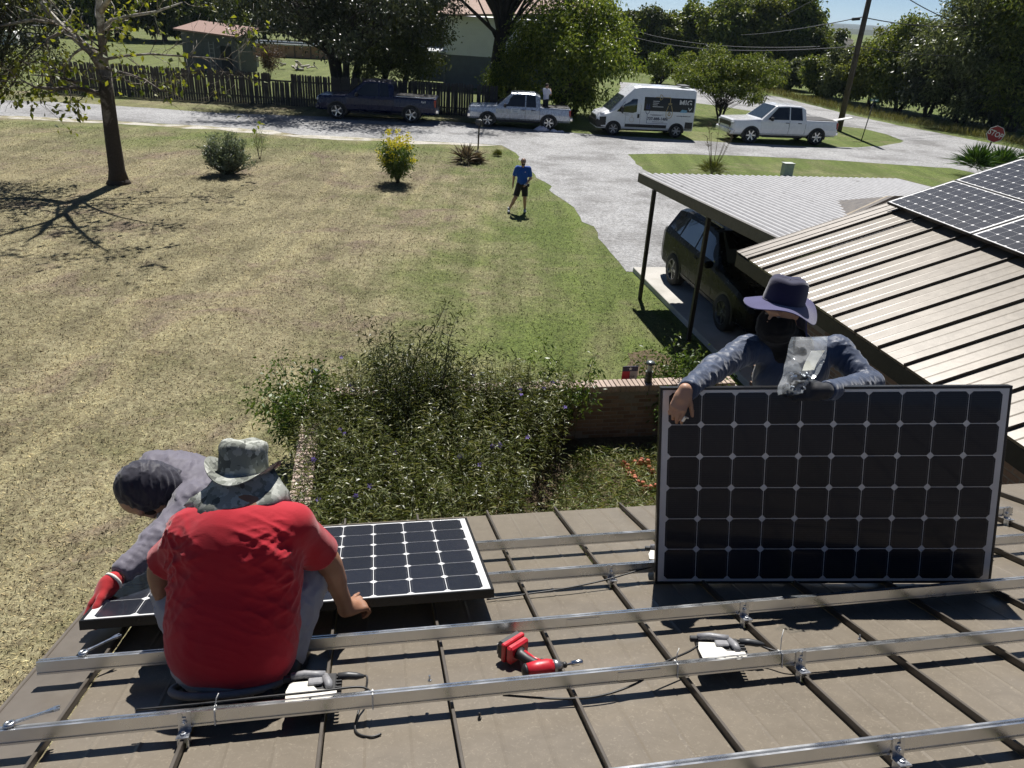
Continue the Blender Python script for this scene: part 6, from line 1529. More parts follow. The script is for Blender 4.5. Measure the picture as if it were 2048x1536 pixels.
# stop sign
sb = G(1958, 338); st_ = Vector(AT(1990, 268, sb.y)); sg = thing('stop_sign', 'red octagonal STOP sign leaning on its post at the corner', 'stop sign', T(sb))
mb = MB(); mb.tube([sb, sb.lerp(st_, 1.12)], [.04, .04], 8); mb.build('post', simple('brown_post', (.05, .035, .03), .8), sg, world=True)
ang = .33; Ms = T(st_ + Vector((0, -.06, 0))) @ RZ(-.35) @ RX(pi / 2) @ RZ(-ang)
oct_ = lambda r: [(r * cos(pi / 8 + k * pi / 4), r * sin(pi / 8 + k * pi / 4)) for k in range(8)]
mb = MB(); mb.prism(oct_(.40), 0, .008, M=Ms); pl_ = mb.build('sign_plate', simple('white_paint', (.75, .75, .73), .5), sg, world=True)
mb = MB(); mb.prism(oct_(.375), .009, .012, M=Ms); mb.build('red_face', simple('stop_red', (.33, .02, .025), .45), sg, world=True)
text('lettering', 'STOP', .30, Ms @ T(0, 0, .0135) @ Matrix.Diagonal((.95, 1.15, 1, 1)), simple('white_paint', (.75, .75, .73), .5), sg, .001, 'CENTER', .004)
# street name sign
nb = G(1722, 283); nt = AT(1750, 196, nb.y); ns = thing('street_name_sign', 'leaning post with two green street name blades at the corner island', 'street sign', T(nb))
mb = MB(); mb.tube([nb, nt], [.03, .03], 8); mb.build('post', GALV, ns, world=True)
for z, rz, wd in ((0, .1, .5), (.17, 1.15, .45)):
    mb = MB(); mb.box((0, 0, 0), (wd, .012, .14), M=T(nt + Vector((0, 0, z - .12))) @ RZ(rz), bev=.003); bl_ = mb.build('name_blade', simple('sign_green', (.015, .13, .08), .5), ns, world=True)
    mb = MB(); mb.box((0, 0, 0), (wd * .7, .016, .05), M=T(nt + Vector((0, 0, z - .12))) @ RZ(rz)); mb.build('name_print', simple('white_paint', (.75, .75, .73), .5), bl_, world=True)
# small rectangular sign post in front of the dark trees
rb = G(1992, 262); mb = MB(); rs = thing('post_sign', 'thin post with a small dark plate before the dark trees', 'sign', T(rb))
mb.tube([rb, rb + Vector((.1, 0, 2.3))], .03, 6); mb.build('post', GALV, rs, world=True); mb = MB(); mb.box((.12, -.03, 2.15), (.3, .02, .5), M=T(rb), bev=.004); mb.build('plate', DARKM, rs, world=True)
# mailbox with its dead plants
bm = G(956, 298); mbx = thing('mailbox', 'black mailbox on a thin post beside the dry clump at the drive', 'mailbox', T(bm))
mb = MB(); mb.tube([bm, bm + Vector((.02, 0, 1.05))], .035, 8); mb.build('post', WOODD, mbx, world=True)
mb = MB(); pr = [(-.09, 0), (.09, 0), (.09, .12)] + [(.09 * cos(pi * k / 8), .12 + .09 * sin(pi * k / 8)) for k in range(1, 8)] + [(-.09, .12)]
mb.prism(pr, -.26, .26, M=T(bm + Vector((.02, .1, 1.05))) @ RZ(.5) @ RX(pi / 2)); mb.build('box', simple('black_mailbox_metal', (.02, .02, .021), .35, metal=.3), mbx, world=True)
mb = MB(); mb.tube([bm + Vector((.14, -.05, 1.0)), bm + Vector((.16, -.06, 1.22)), bm + Vector((.08, -.02, 1.29)), bm + Vector((-.02, 0, 1.29))], .022, 6); mb.build('bright_edge', simple('white_paint', (.75, .75, .73), .5), mbx, world=True)
# utility pedestal beyond the carport
ub = G(1572, 352); mb = MB(); mb.box((0, 0, .26), (.44, .34, .52), bev=.03); mb.box((0, 0, .54), (.48, .38, .04), bev=.01); tag(mb.build('utility_box', simple('pale_grey_cabinet', (.42, .44, .42), .6), None, M=T(ub) @ RZ(.2)), 'pale grey utility cabinet on the grass behind the carport', 'utility box')
# ------------------------------------------------------------------ yard plants
def sword_plant(name, label, base, n, L, Wd, m, seed, up=.5, dome=True, group=None, droop=.25):
    r = np.random.default_rng(seed); o = thing(name, label, 'plant', T(base), group); lv = Leaves()
    a = r.uniform(0, 2 * pi, n); el = r.uniform(.05, 1.45, n); Dn = np.stack([np.cos(a) * np.cos(el), np.sin(a) * np.cos(el), np.sin(el) * 1.0 + up * .2], 1)
    P = np.array(list(base))[None] + Dn * L * .12 + np.array([0, 0, .05 * L]) + r.normal(size=(n, 3)) * np.array([.08, .08, .04]) * L
    lv.leaf(P, Dn, L * r.uniform(.6, 1.05, n), Wd, r, 0, droop=droop); lv.build('leaves', [m], o); return o
YUC = leafmat('yucca_leaf', [(.02, .055, .01), (.05, .11, .02), (.10, .17, .035)], .35, .25, spec=.5)
for p, sd, lab, sz in (((1945, 352), 41, 'spiky green yucca left of the stop sign post', 1.35), ((1992, 352), 42, 'spiky green yucca right of the stop sign post', 1.25), ((2045, 350), 43, 'spiky green yucca at the right edge above the solar panels', 1.0)):
    b_ = G(*p); sword_plant('yucca', lab, b_ + Vector((0, 0, .35)), 420, sz, .055, YUC, sd, group='yuccas by the corner')
BUN = leafmat('bunch_grass_leaf', [(.05, .065, .015), (.12, .14, .03), (.2, .2, .06)], .5, .3)
o = sword_plant('bunch_grass', 'bunch of arching ornamental grass behind the carport edge', G(1422, 352), 500, 1.05, .018, BUN, 44, up=2.2, droop=.45)
mb = MB()
for k in range(9):
    a = rng.uniform(-.6, .6); d = Vector((sin(a) * .9, rng.normal() * .2, 1)).normalized(); b_ = G(1422, 352); t_ = b_ + d * rng.uniform(1.7, 2.4); mb.tube([b_, b_.lerp(t_, .5) + Vector((.03, 0, 0)), t_], [.012, .01, .006], 4)
    for q in range(5): e = t_ - d * rng.uniform(0, .5); mb.tube([e, e + Vector((rng.normal() * .12, 0, .1))], [.012, .004], 4)
mb.build('seed_stalks', simple('dry_stalk', (.12, .09, .05), .9), o, world=True)
OLE = leafmat('oleander_leaf', [(.07, .10, .065), (.15, .19, .13), (.27, .31, .23)], .36, .3, spec=.55)
def oleander():
    b_ = G(456, 348); r = np.random.default_rng(51); o = thing('oleander', 'round grey-green oleander bush alone on the lawn', 'shrub', T(b_)); mb = MB(); lv = Leaves()
    for k in range(90):
        d = r.normal(size=3); d /= np.linalg.norm(d); d[2] = abs(d[2]) * 1.45 - .62; rr = .55 + .45 * r.random()
        t_ = b_ + Vector((d[0] * 1.0 * rr, d[1] * 1.0 * rr, .85 + d[2] * .85 * rr + r.normal() * .08))
        mb.tube([b_ + Vector((d[0], d[1], 0)) * .12, b_.lerp(t_, .5) + Vector((d[0], d[1], .15)) * .12, t_], [.014, .011, .006], 4, caps=False)
        n = 60; fz = r.uniform(.3, 1.0, n); P = np.array(list(b_))[None] + np.array(list(t_ - b_))[None] * fz[:, None] + r.normal(size=(n, 3)) * .05; aa = r.uniform(0, 2 * pi, n); P[:, 2] = np.maximum(P[:, 2], .08)
        lv.leaf(P, np.stack([np.cos(aa), np.sin(aa), r.uniform(.2, 1.4, n)], 1), r.uniform(.12, .2, n), r.uniform(.028, .042, n), r, 0, droop=.15)
    mb.build('stems', STEMM, o, world=True); lv.build('foliage', [OLE], o)
oleander()
YEL = leafmat('yellow_blossom', [(.50, .42, .012), (.66, .58, .025), (.74, .68, .07)], .6, .35, (1, 1, .7, 1))
def yellow_bush():
    b_ = G(795, 366); o = shrub('yellow_flower_bush', 'slim bush covered in yellow flowers on the green lawn', b_, 1.6, 1.0, 14, 18, .11, .04, PL3, 52, rad=.12, lean=.42, maxlevel=1, stem_r=.014)
    r = np.random.default_rng(53); lv = Leaves()
    for k in range(85):
        a = r.uniform(0, 2 * pi); zz = r.uniform(.55, 1.7); rr = .6 * r.random() ** .5 * (1.15 - abs(zz - 1.0) * .68); c = np.array(list(b_)) + np.array([cos(a) * rr * 1.1, sin(a) * rr, zz + .1])
        n = 16; lv.leaf(c[None] + r.normal(size=(n, 3)) * .045, r.normal(size=(n, 3)), .075, .05, r, 0)
    lv.build('blossoms', [YEL], o)
yellow_bush()
DEAD = leafmat('dead_leaf', [(.05, .035, .02), (.16, .12, .07), (.30, .25, .18)], .8, .15, (1, .9, .7, 1))
sword_plant('dry_yucca', 'clump of dead grey-brown spiky leaves at the mailbox foot', G(935, 326), 160, .95, .06, DEAD, 55, up=.6)
sword_plant('dry_stump_plant', 'rounded brown dry clump beside the dead spiky leaves', G(952, 326), 260, .5, .05, DEAD, 56, up=.2)
sword_plant('green_tuft', 'patch of fresh green blades behind the dry clump', G(995, 312), 260, .35, .02, BUN, 57, up=1.2)
shrub('feathery_sapling', 'thin feathery light green sapling right of the oleander', G(520, 318), 1.5, .7, 5, 10, .06, .012, PL3, 58, rad=.12, lean=.6)
# ------------------------------------------------------------------ beyond the street: fence, shed, pool, house
fl_, fr_ = Vector((-28.3, 47.0, 0)), Vector((-1.9, 47.5, 0)); fd = (fr_ - fl_).normalized(); FL = (fr_ - fl_).length
fence = thing('picket_fence', 'long dark weathered picket fence behind the parked pickups', 'fence', T(fl_ + fd * FL / 2))
FW = simple('grey_fence_wood', (.075, .064, .056), .95, var=.4, scale=2, bump=.5)
_pm = MB(); _pm.prism([(-.065, 0), (.065, 0), (.065, 1.70), (.04, 1.78), (-.04, 1.78), (-.065, 1.70)], -.012, .012, M=RX(pi / 2)); PICK = _pm.mesh('picket', FW)
_r = random.Random(9); npk = 176; _inv = XF[fence.name].inverted(); Rf = RZ(atan2(fd.y, fd.x))
for k in range(npk):
    q = FL * (k + .5) / npk
    if _r.random() < .015: continue
    drop = -.45 if 13.2 < q < 14.4 else 0
    put('picket', PICK, fence, _inv @ T(fl_ + fd * q + Vector((0, 0, -.02 + drop + _r.gauss(0, .02)))) @ Rf @ RY(_r.gauss(0, .012)) @ Matrix.Diagonal((1.0, 1, 1 + _r.gauss(0, .012), 1)))
for z in (.4, 1.35):
    mb = MB(); mb.box((FL / 2, .04, z), (FL, .04, .09), M=T(fl_) @ Rf); mb.build('fence_rail', FW, fence, world=True)
for k in range(12):
    mb = MB(); mb.box((FL * k / 11, .11, .85), (.1, .1, 1.8), M=T(fl_) @ Rf); mb.build('fence_post', FW, fence, world=True)
# shed
sc_ = G(478, 148); sh = thing('garden_shed', 'grey wooden shed with reddish shingle roof behind the fence', 'shed', T(sc_))
SHW = simple('shed_grey_boards', (.11, .115, .12), .85, var=.2, bump=.3); SHR = simple('red_brown_shingles', (.26, .165, .135), .9, var=.3, scale=12, bump=.5)
a0 = radians(-8); Msh = T(sc_) @ RZ(a0)
mb = MB(); mb.box((-2.3, 1.6, 1.45), (4.6, 3.2, 2.9), M=Msh); mb.build('wall', SHW, sh, world=True)
for k in range(15):
    mb = MB(); mb.box((-.15 - k * .3, -.012, 1.45), (.285, .02, 2.85), M=Msh); mb.build('wall_board', SHW, sh, world=True)
mb = MB(); rf = [(-4.95, -.45, 3.05), (.45, -.45, 2.75), (.45, 3.6, 3.3), (-4.95, 3.6, 3.6)]
mb.add([tuple(Msh @ Vector(v)) for v in rf] + [tuple(Msh @ (Vector(v) - Vector((0, 0, .12)))) for v in rf], [(0, 1, 2, 3), (7, 6, 5, 4), (0, 4, 5, 1), (1, 5, 6, 2), (2, 6, 7, 3), (3, 7, 4, 0)]); mb.build('roof', SHR, sh, world=True)
mb = MB(); mb.box((-.9, -.03, 1.0), (.9, .03, 2.0), M=Msh); mb.build('door', simple('shed_dark_door', (.03, .03, .034), .8), sh, world=True)
mb = MB(); mb.box((.30, -.25, 1.4), (.09, .09, 2.8), M=Msh); mb.build('corner_post', simple('pale_post', (.36, .33, .28), .8), sh, world=True)
ld = thing('ladder', 'pale ladder leaning on the front of the grey shed', 'ladder', Msh @ T(-1.9, -.5, 0))
for x in (-.2, .2):
    mb = MB(); mb.box((x, .1, 1.1), (.04, .05, 2.3)); mb.build('side_rail', simple('grey_aluminium_dull', (.3, .3, .31), .5, metal=.5), ld)
for k in range(7):
    mb = MB(); mb.box((0, .1, .25 + k * .3), (.4, .04, .03)); mb.build('rung', simple('grey_aluminium_dull', (.3, .3, .31), .5, metal=.5), ld)
# pool
pc_ = G(572, 112); pool = thing('swimming_pool', 'long oval above-ground pool with tan panelled wall', 'pool', T(pc_))
rx, ry, hz = 5.6, 2.4, 1.25; PT = simple('tan_pool_panel', (.34, .20, .12), .7, var=.12); PR_ = simple('pale_pool_rim', (.6, .6, .58), .5)
n = 40; R_ = RZ(-.05)
for k in range(n):
    a, b2 = 2 * pi * k / n + .006, 2 * pi * (k + 1) / n - .006
    mb = MB(); mb.add([pc_ + (R_ @ Vector((rx * cos(t), ry * sin(t), z))) for t, z in ((a, .05), (b2, .05), (b2, hz), (a, hz))], [(0, 1, 2, 3)])
    mb.build('wall_panel', PT, pool, world=True)
    if k % 2 == 0: mb = MB(); mb.box((0, 0, hz / 2), (.12, .1, hz), M=T(pc_ + (R_ @ Vector((rx * 1.01 * cos(a), ry * 1.01 * sin(a), 0)))) @ RZ(a)); mb.build('upright', simple('brown_upright', (.13, .09, .07), .7), pool, world=True)
mb = MB(); mb.tube([pc_ + (R_ @ Vector((rx * cos(2 * pi * k / n), ry * sin(2 * pi * k / n), hz))) for k in range(n)], .09, 6, closed=True); mb.build('rim', PR_, pool, world=True)
mb = MB(); mb.add([pc_ + (R_ @ Vector((rx * .98 * cos(2 * pi * k / n), ry * .98 * sin(2 * pi * k / n), hz - .12))) for k in range(n)], [tuple(range(n))]); _wt = NT('pool_water'); _wt.set(col=(.10, .14, .15, 1), rough=.05, spec=.5); _wt.bump(_wt.noise(3, 3), .2, .02); mb.build('water', _wt.m, pool, world=True)
# white-over-grey house
hc_ = G(888, 172); bh = thing('white_house', 'two-storey house with white siding above a grey lower wall', 'house', T(hc_))
Mh = T(hc_) @ RZ(-.16); LW, DW, H1, H2 = 11.0, 9.0, 2.35, 5.1
WSID = simple('white_siding', (.78, .79, .80), .6, var=.06, scale=1.5); GLOW = simple('grey_lower_wall', (.13, .145, .17), .85, var=.12, scale=1.5)
mb = MB(); mb.box((LW / 2, DW / 2, H1 / 2), (LW - .06, DW, H1), M=Mh); mb.build('lower_wall', GLOW, bh, world=True)
mb = MB(); mb.box((LW / 2, DW / 2, (H1 + H2) / 2), (LW, DW + .1, H2 - H1), M=Mh); mb.build('upper_wall', WSID, bh, world=True)
nb_ = 14
for k in range(nb_):
    z = H1 + (H2 - H1) * k / nb_; hh = (H2 - H1) / nb_
    mb = MB(); mb.add([(0, -.085, z), (LW, -.085, z), (LW, -.06, z + hh), (0, -.06, z + hh), (0, -.05, z), (LW, -.05, z)], [(0, 1, 2, 3), (4, 5, 1, 0)], M=Mh); mb.build('siding_board', WSID, bh, world=True)
    mb = MB(); mb.add([(-.025, 0, z), (-.025, DW, z), (0, DW, z + hh), (0, 0, z + hh)], [(3, 2, 1, 0)], M=Mh); mb.build('siding_board', WSID, bh, world=True)
mb = MB(); ro = [(-.6, -.6, H2 - .05), (LW + .6, -.6, H2 + .9), (LW + .6, DW + .6, H2 + .9), (-.6, DW + .6, H2 - .05)]
ro = [(-.6, -.7, H2 + .05), (LW + .6, -.7, H2 + .75), (LW + .6, DW / 2, H2 + 2.0), (-.6, DW / 2, H2 + 1.3)]
mb.add([Mh @ Vector(v) for v in ro] + [Mh @ (Vector(v) - Vector((0, 0, .14))) for v in ro], [(0, 1, 2, 3), (7, 6, 5, 4), (0, 4, 5, 1), (1, 5, 6, 2), (2, 6, 7, 3), (3, 7, 4, 0)]); mb.build('roof', simple('tan_brown_shingles', (.34, .24, .19), .9, var=.25, scale=6, bump=.5), bh, world=True)
mb = MB(); mb.add([Mh @ Vector(v) for v in [(-2.6, -.3, H1 + .2), (.35, -.3, H1 + .2), (.1, 1.2, H1 + .42), (-2.8, 1.2, H1 + .42), (-2.6, -.3, H1 + .1), (.35, -.3, H1 + .1), (.1, 1.2, H1 + .32), (-2.8, 1.2, H1 + .32)]], [(0, 1, 2, 3), (7, 6, 5, 4), (0, 4, 5, 1), (1, 5, 6, 2), (2, 6, 7, 3), (3, 7, 4, 0)]); mb.build('porch_roof', simple('white_porch_metal', (.72, .73, .75), .4), bh, world=True)
mb = MB(); mb.box((.05, -.2, H1 / 2), (.1, .1, H1 + .2), M=Mh); mb.build('porch_post', simple('grey_post', (.18, .18, .19), .8), bh, world=True)
mb = MB(); mb.box((-1.6, .7, H1 + 1.2), (3.0, .06, .08), M=Mh); mb.build('balcony_rail', DARKM, bh, world=True)
for k in range(12):
    mb = MB(); mb.box((-3.0 + k * .25, .7, H1 + .8), (.035, .035, .8), M=Mh); mb.build('baluster', DARKM, bh, world=True)
mb = MB(); mb.box((-1.5, 2.5, (H1 + H2) / 2 - 1.1), (3.2, .2, H2), M=Mh); mb.build('side_wall', GLOW, bh, world=True)
# small yard things
ac = G(507, 134); mb = MB(); mb.box((0, 0, .45), (.8, .8, .9), bev=.05); o = thing('air_conditioner', 'grey outdoor air conditioner unit beside the shed', 'air conditioner', T(ac)); mb.build('case', simple('ac_grey', (.25, .26, .26), .6), o)
mb = MB(); mb.lathe([(.34, .9), (.34, .94), (.0, .95)], 20); mb.build('fan_grille', simple('ac_pale_top', (.5, .5, .48), .5), o)
mb = MB(); mb.box((-.62, .1, .25), (.2, .25, .5), bev=.05); tag(mb.build('blue_bin', simple('sky_blue_plastic', (.06, .3, .55), .4), None, M=T(ac)), 'small blue container between the shed and the air conditioner', 'container')
RUBM = simple('pale_rubble', (.45, .42, .36), .9, var=.3, scale=4, bump=.4)
_r = random.Random(12); rp_ = G(592, 140)
_mb = MB(); _mb.box((0, 0, 0), (.9, .3, .16), bev=.05); SLAB = _mb.mesh('slab', RUBM)
for k in range(16):
    tag(put('stone_slab', SLAB, None, T(rp_ + Vector((_r.gauss(0, .8), _r.gauss(0, .35), .1 + .5 * _r.random()))) @ RZ(_r.random() * 3) @ RY(_r.gauss(0, .35)) @ Matrix.Scale(_r.uniform(.5, 1.1), 4)), 'pale broken slab in the rubble pile near the pool', 'slab', 'rubble pile near the pool')
RDL = leafmat('reddish_leaf', [(.05, .03, .025), (.11, .06, .045), (.17, .10, .06)], .6, .3)
shrub('reddish_shrub', 'upright reddish-brown shrub behind the fence by the rubble', G(540, 158), 2.6, 1.3, 10, 16, .11, .05, RDL, 61, rad=.16, lean=.28)
# buggy parked at the far end of the yard
ub = G(82, 96); bg = thing('utility_buggy', 'dark utility buggy with rear cargo box parked far back in the yard', 'buggy', T(ub) @ RZ(pi - .25))
DKG = simple('dark_olive_panel', (.035, .042, .035), .6)
mb = MB(); mb.prism([(-1.6, .45), (-1.6, 1.35), (-.35, 1.3), (-.3, .95), (.5, .95), (.7, 1.25), (1.5, 1.05), (1.6, .5)], -.75, .75, M=RX(pi / 2)); mb.build('body', DKG, bg)
mb = MB()
for y in (-.7, .7): mb.tube([(.75, y, 1.2), (.35, y, 1.95), (-.35, y, 1.95), (-.45, y, 1.2)], .04, 6)
mb.build('roll_cage', BLACK, bg)
mb = MB(); mb.box((0, 0, 1.97), (.95, 1.5, .05), bev=.02); mb.build('roof', BLACK, bg)
for x in (-1.05, 1.05):
    for y in (-.72, .72): mb = MB(); mb.lathe([(.16, -.12), (.33, -.12), (.35, 0), (.33, .12), (.16, .12)], 18, M=T(x, y, .35) @ RX(pi / 2), cap=True); mb.build('wheel', RUBBER, bg)
mb = MB(); mb.prism([(-.9, 0), (-.8, .7), (-.2, 1.2), (.7, 1.15), (.9, .5), (.9, 0)], -1.0, 1.0, M=RX(pi / 2)); tag(mb.build('covered_trailer', simple('white_cover', (.7, .7, .7), .6), None, M=T(G(20, 88)) @ RZ(.4)), 'white rounded cover far back behind the left tree leaves', 'cover')
_mb = MB(); _mb.box((0, 0, .04), (.5, .35, .08), bev=.02)
for k, (p, lab) in enumerate((((1083, 262), 'crumpled pale bag on the road under the silver truck\'s rear wheel'), ((1108, 264), 'white plastic scrap on the road behind the silver truck'), ((1122, 265), 'small white wrapper on the road behind the silver truck\'s tailgate'))):
    rr = random.Random(k); mb = MB(); mb.lathe([(.22, 0), (.26, .05), (.18, .13), (.05, .17), (.0, .16)], 9, smooth=False, sx=1.2, sy=.7)
    mb.v = [(v[0] * rr.uniform(.7, 1.3), v[1] * rr.uniform(.7, 1.3), v[2] * rr.uniform(.6, 1.3)) for v in mb.v]; tag(mb.build('litter', simple('pale_bag', (.55, .53, .6), .6), None, M=T(G(*p)) @ Matrix.Scale((1.3, .8, .6)[k], 4)), lab, 'litter', 'litter on the road')
# ------------------------------------------------------------------ trees
BARK = simple('grey_brown_bark', (.085, .07, .058), .95, var=.35, scale=2.5, bump=.7, bscale=12, bdist=.05)
DBARK = simple('dark_bark', (.035, .029, .024), .95, var=.3, scale=2.5, bump=.6, bscale=12, bdist=.05)
_t = NT('sycamore_bark'); _n = _t.noise(2.4, 5, .7, dist=.6); _n2 = _t.noise(18, 4)
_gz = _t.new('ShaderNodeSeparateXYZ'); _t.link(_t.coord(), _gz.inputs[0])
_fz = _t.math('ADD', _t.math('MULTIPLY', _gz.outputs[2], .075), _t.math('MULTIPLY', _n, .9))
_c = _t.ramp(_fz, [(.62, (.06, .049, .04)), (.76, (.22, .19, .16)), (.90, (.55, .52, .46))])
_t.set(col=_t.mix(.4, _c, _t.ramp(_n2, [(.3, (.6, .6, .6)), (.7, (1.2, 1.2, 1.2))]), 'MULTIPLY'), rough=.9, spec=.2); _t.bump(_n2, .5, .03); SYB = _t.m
SYL = leafmat('sycamore_leaf', [(0.044, 0.062, 0.015), (0.094, 0.125, 0.025), (0.163, 0.188, 0.037), (0.300, 0.312, 0.044), (0.150, 0.150, 0.075)], .5, .5, (1.1, 1.1, .35, 1))
OAKL = leafmat('live_oak_leaf', [(0.015, 0.022, 0.011), (0.033, 0.045, 0.019), (0.062, 0.075, 0.035), (0.106, 0.119, 0.062)], .38, .18, spec=.5)
OAKB = leafmat('olive_tree_leaf', [(0.039, 0.055, 0.016), (0.085, 0.107, 0.029), (0.156, 0.169, 0.052)], .45, .36)
BRIG = leafmat('bright_green_leaf', [(0.042, 0.072, 0.012), (0.102, 0.150, 0.024), (0.192, 0.240, 0.038), (0.312, 0.348, 0.066)], .4, .45, spec=.45)
MID = leafmat('mid_green_leaf', [(0.040, 0.062, 0.016), (0.094, 0.131, 0.027), (0.175, 0.213, 0.050), (0.263, 0.281, 0.075)], .45, .42)
YGR = leafmat('yellow_green_leaf', [(0.066, 0.084, 0.018), (0.144, 0.168, 0.034), (0.240, 0.252, 0.054)], .5, .42)
GREYG = leafmat('grey_green_leaf', [(0.048, 0.066, 0.026), (0.120, 0.144, 0.060), (0.240, 0.264, 0.132)], .38, .35, spec=.55)
# ---- the sycamore in the yard, limbs placed as seen
def sycamore():
    b = G(238, 367); o = thing('sycamore_tree', 'thin-leaved sycamore with pale forked trunk on the dry lawn', 'tree', T(b)); r = np.random.default_rng(71); mb = MB(); tips = []
    Y = b.y
    A = lambda x, y, dy=0: AT(x, y, Y + dy)
    trunk = [b - Vector((0, 0, .1)), A(234, 340), A(224, 270), A(214, 190), A(209, 140)]
    mb.tube(trunk, [.36, .25, .225, .205, .19], 16)
    mb.tube([b + Vector((0, 0, -.05)), A(237, 355)], [.42, .28], 14)
    limbs = [([A(209, 142), A(185, 105), A(150, 75, .5), A(115, 45, .8), A(85, 10, 1), A(60, -40, 1.2), A(35, -120, 1.4)], [.17, .15, .125, .105, .09, .07, .04]),
             ([A(209, 142), A(207, 110), A(202, 70, -.2), A(200, 20, -.3), A(190, -60, -.4), A(195, -160, -.6), A(188, -260, -.6)], [.15, .125, .11, .10, .09, .07, .03]),
             ([A(203, 60, -.2), A(222, 40, .3), A(260, 32, .8), A(310, 24, 1.2), A(365, 5, 1.5)], [.07, .055, .05, .04, .02]),
             ([A(203, 188), A(180, 182, -.5), A(150, 175, -.9), A(110, 178, -1.3), A(70, 174, -1.5), A(42, 160, -1.7)], [.085, .07, .06, .05, .035, .02]),
             ([A(160, 165, -.4), A(130, 158, -.6), A(100, 152, -.8), A(62, 150, -1)], [.05, .04, .03, .015]),
             ([A(212, 135), A(228, 142, -.6), A(262, 150, -1.2), A(290, 160, -1.6), A(320, 180, -2), A(345, 185, -2.2)], [.06, .05, .04, .034, .025, .012]),
             ([A(213, 118), A(245, 112, .6), A(300, 108, 1.0), A(360, 112, 1.3), A(420, 116, 1.6), A(455, 120, 1.8)], [.05, .04, .034, .028, .02, .01]),
             ([A(130, 60, .6), A(95, 78, .2), A(88, 100, .1), A(86, 130, 0), A(84, 170, -.2)], [.05, .035, .03, .025, .015]),
             ([A(420, 116, 1.6), A(440, 135, 1.5), A(458, 155, 1.4)], [.018, .014, .008]),
             ([A(201, 25, -.3), A(235, -30, -1), A(280, -90, -1.6), A(330, -150, -2)], [.08, .06, .05, .02]),
             ([A(192, -50, -.4), A(150, -110, -.8), A(100, -170, -1.4), A(50, -210, -2)], [.08, .065, .05, .02]), ([A(194, -120, -.5), A(240, -190, .5), A(300, -250, 1.2)], [.07, .05, .02]), ([A(60, -40, 1.2), A(0, -90, .8), A(-60, -130, .4)], [.06, .045, .02]), ([A(197, -30, -.3), A(205, -80, 1.4), A(215, -130, 2.6)], [.06, .05, .02]),
             ([A(115, 45, .8), A(60, 40, .2), A(10, 50, -.5), A(-60, 60, -1)], [.06, .05, .035, .02])]
    for pts, rad in limbs:
        mb.tube(pts, rad, 8)
        for p0, p1, rr in zip(pts[1:], pts[2:] + [pts[-1] + (pts[-1] - pts[-2])], rad[1:]):
            d = (p1 - p0).normalized()
            for k in range(3):
                ax = d.orthogonal().normalized(); ax.rotate(Matrix.Rotation(r.random() * 2 * pi, 3, d)); nd = (d * .5 + ax * .9 + Vector((0, 0, .1))).normalized()
                grow(r, mb, p0.lerp(p1, r.random()), nd, r.uniform(.5, 1.3), max(.012, rr * .3), 1, 2, tips, .2, .02, .8, (1, 2), .5, .6, 4, 6)
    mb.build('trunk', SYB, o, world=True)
    tips = [t for t in tips if r.random() < (.95 if t[0].z > 6.6 else .55 if t[0].x < b.x + 1.6 else .2)]
    lv = crown_from_tips(r, tips, 3, .16, .16, .14, 1, .3)
    lv.build('crown', [SYL], o)
    mb = MB(); return o
sycamore()
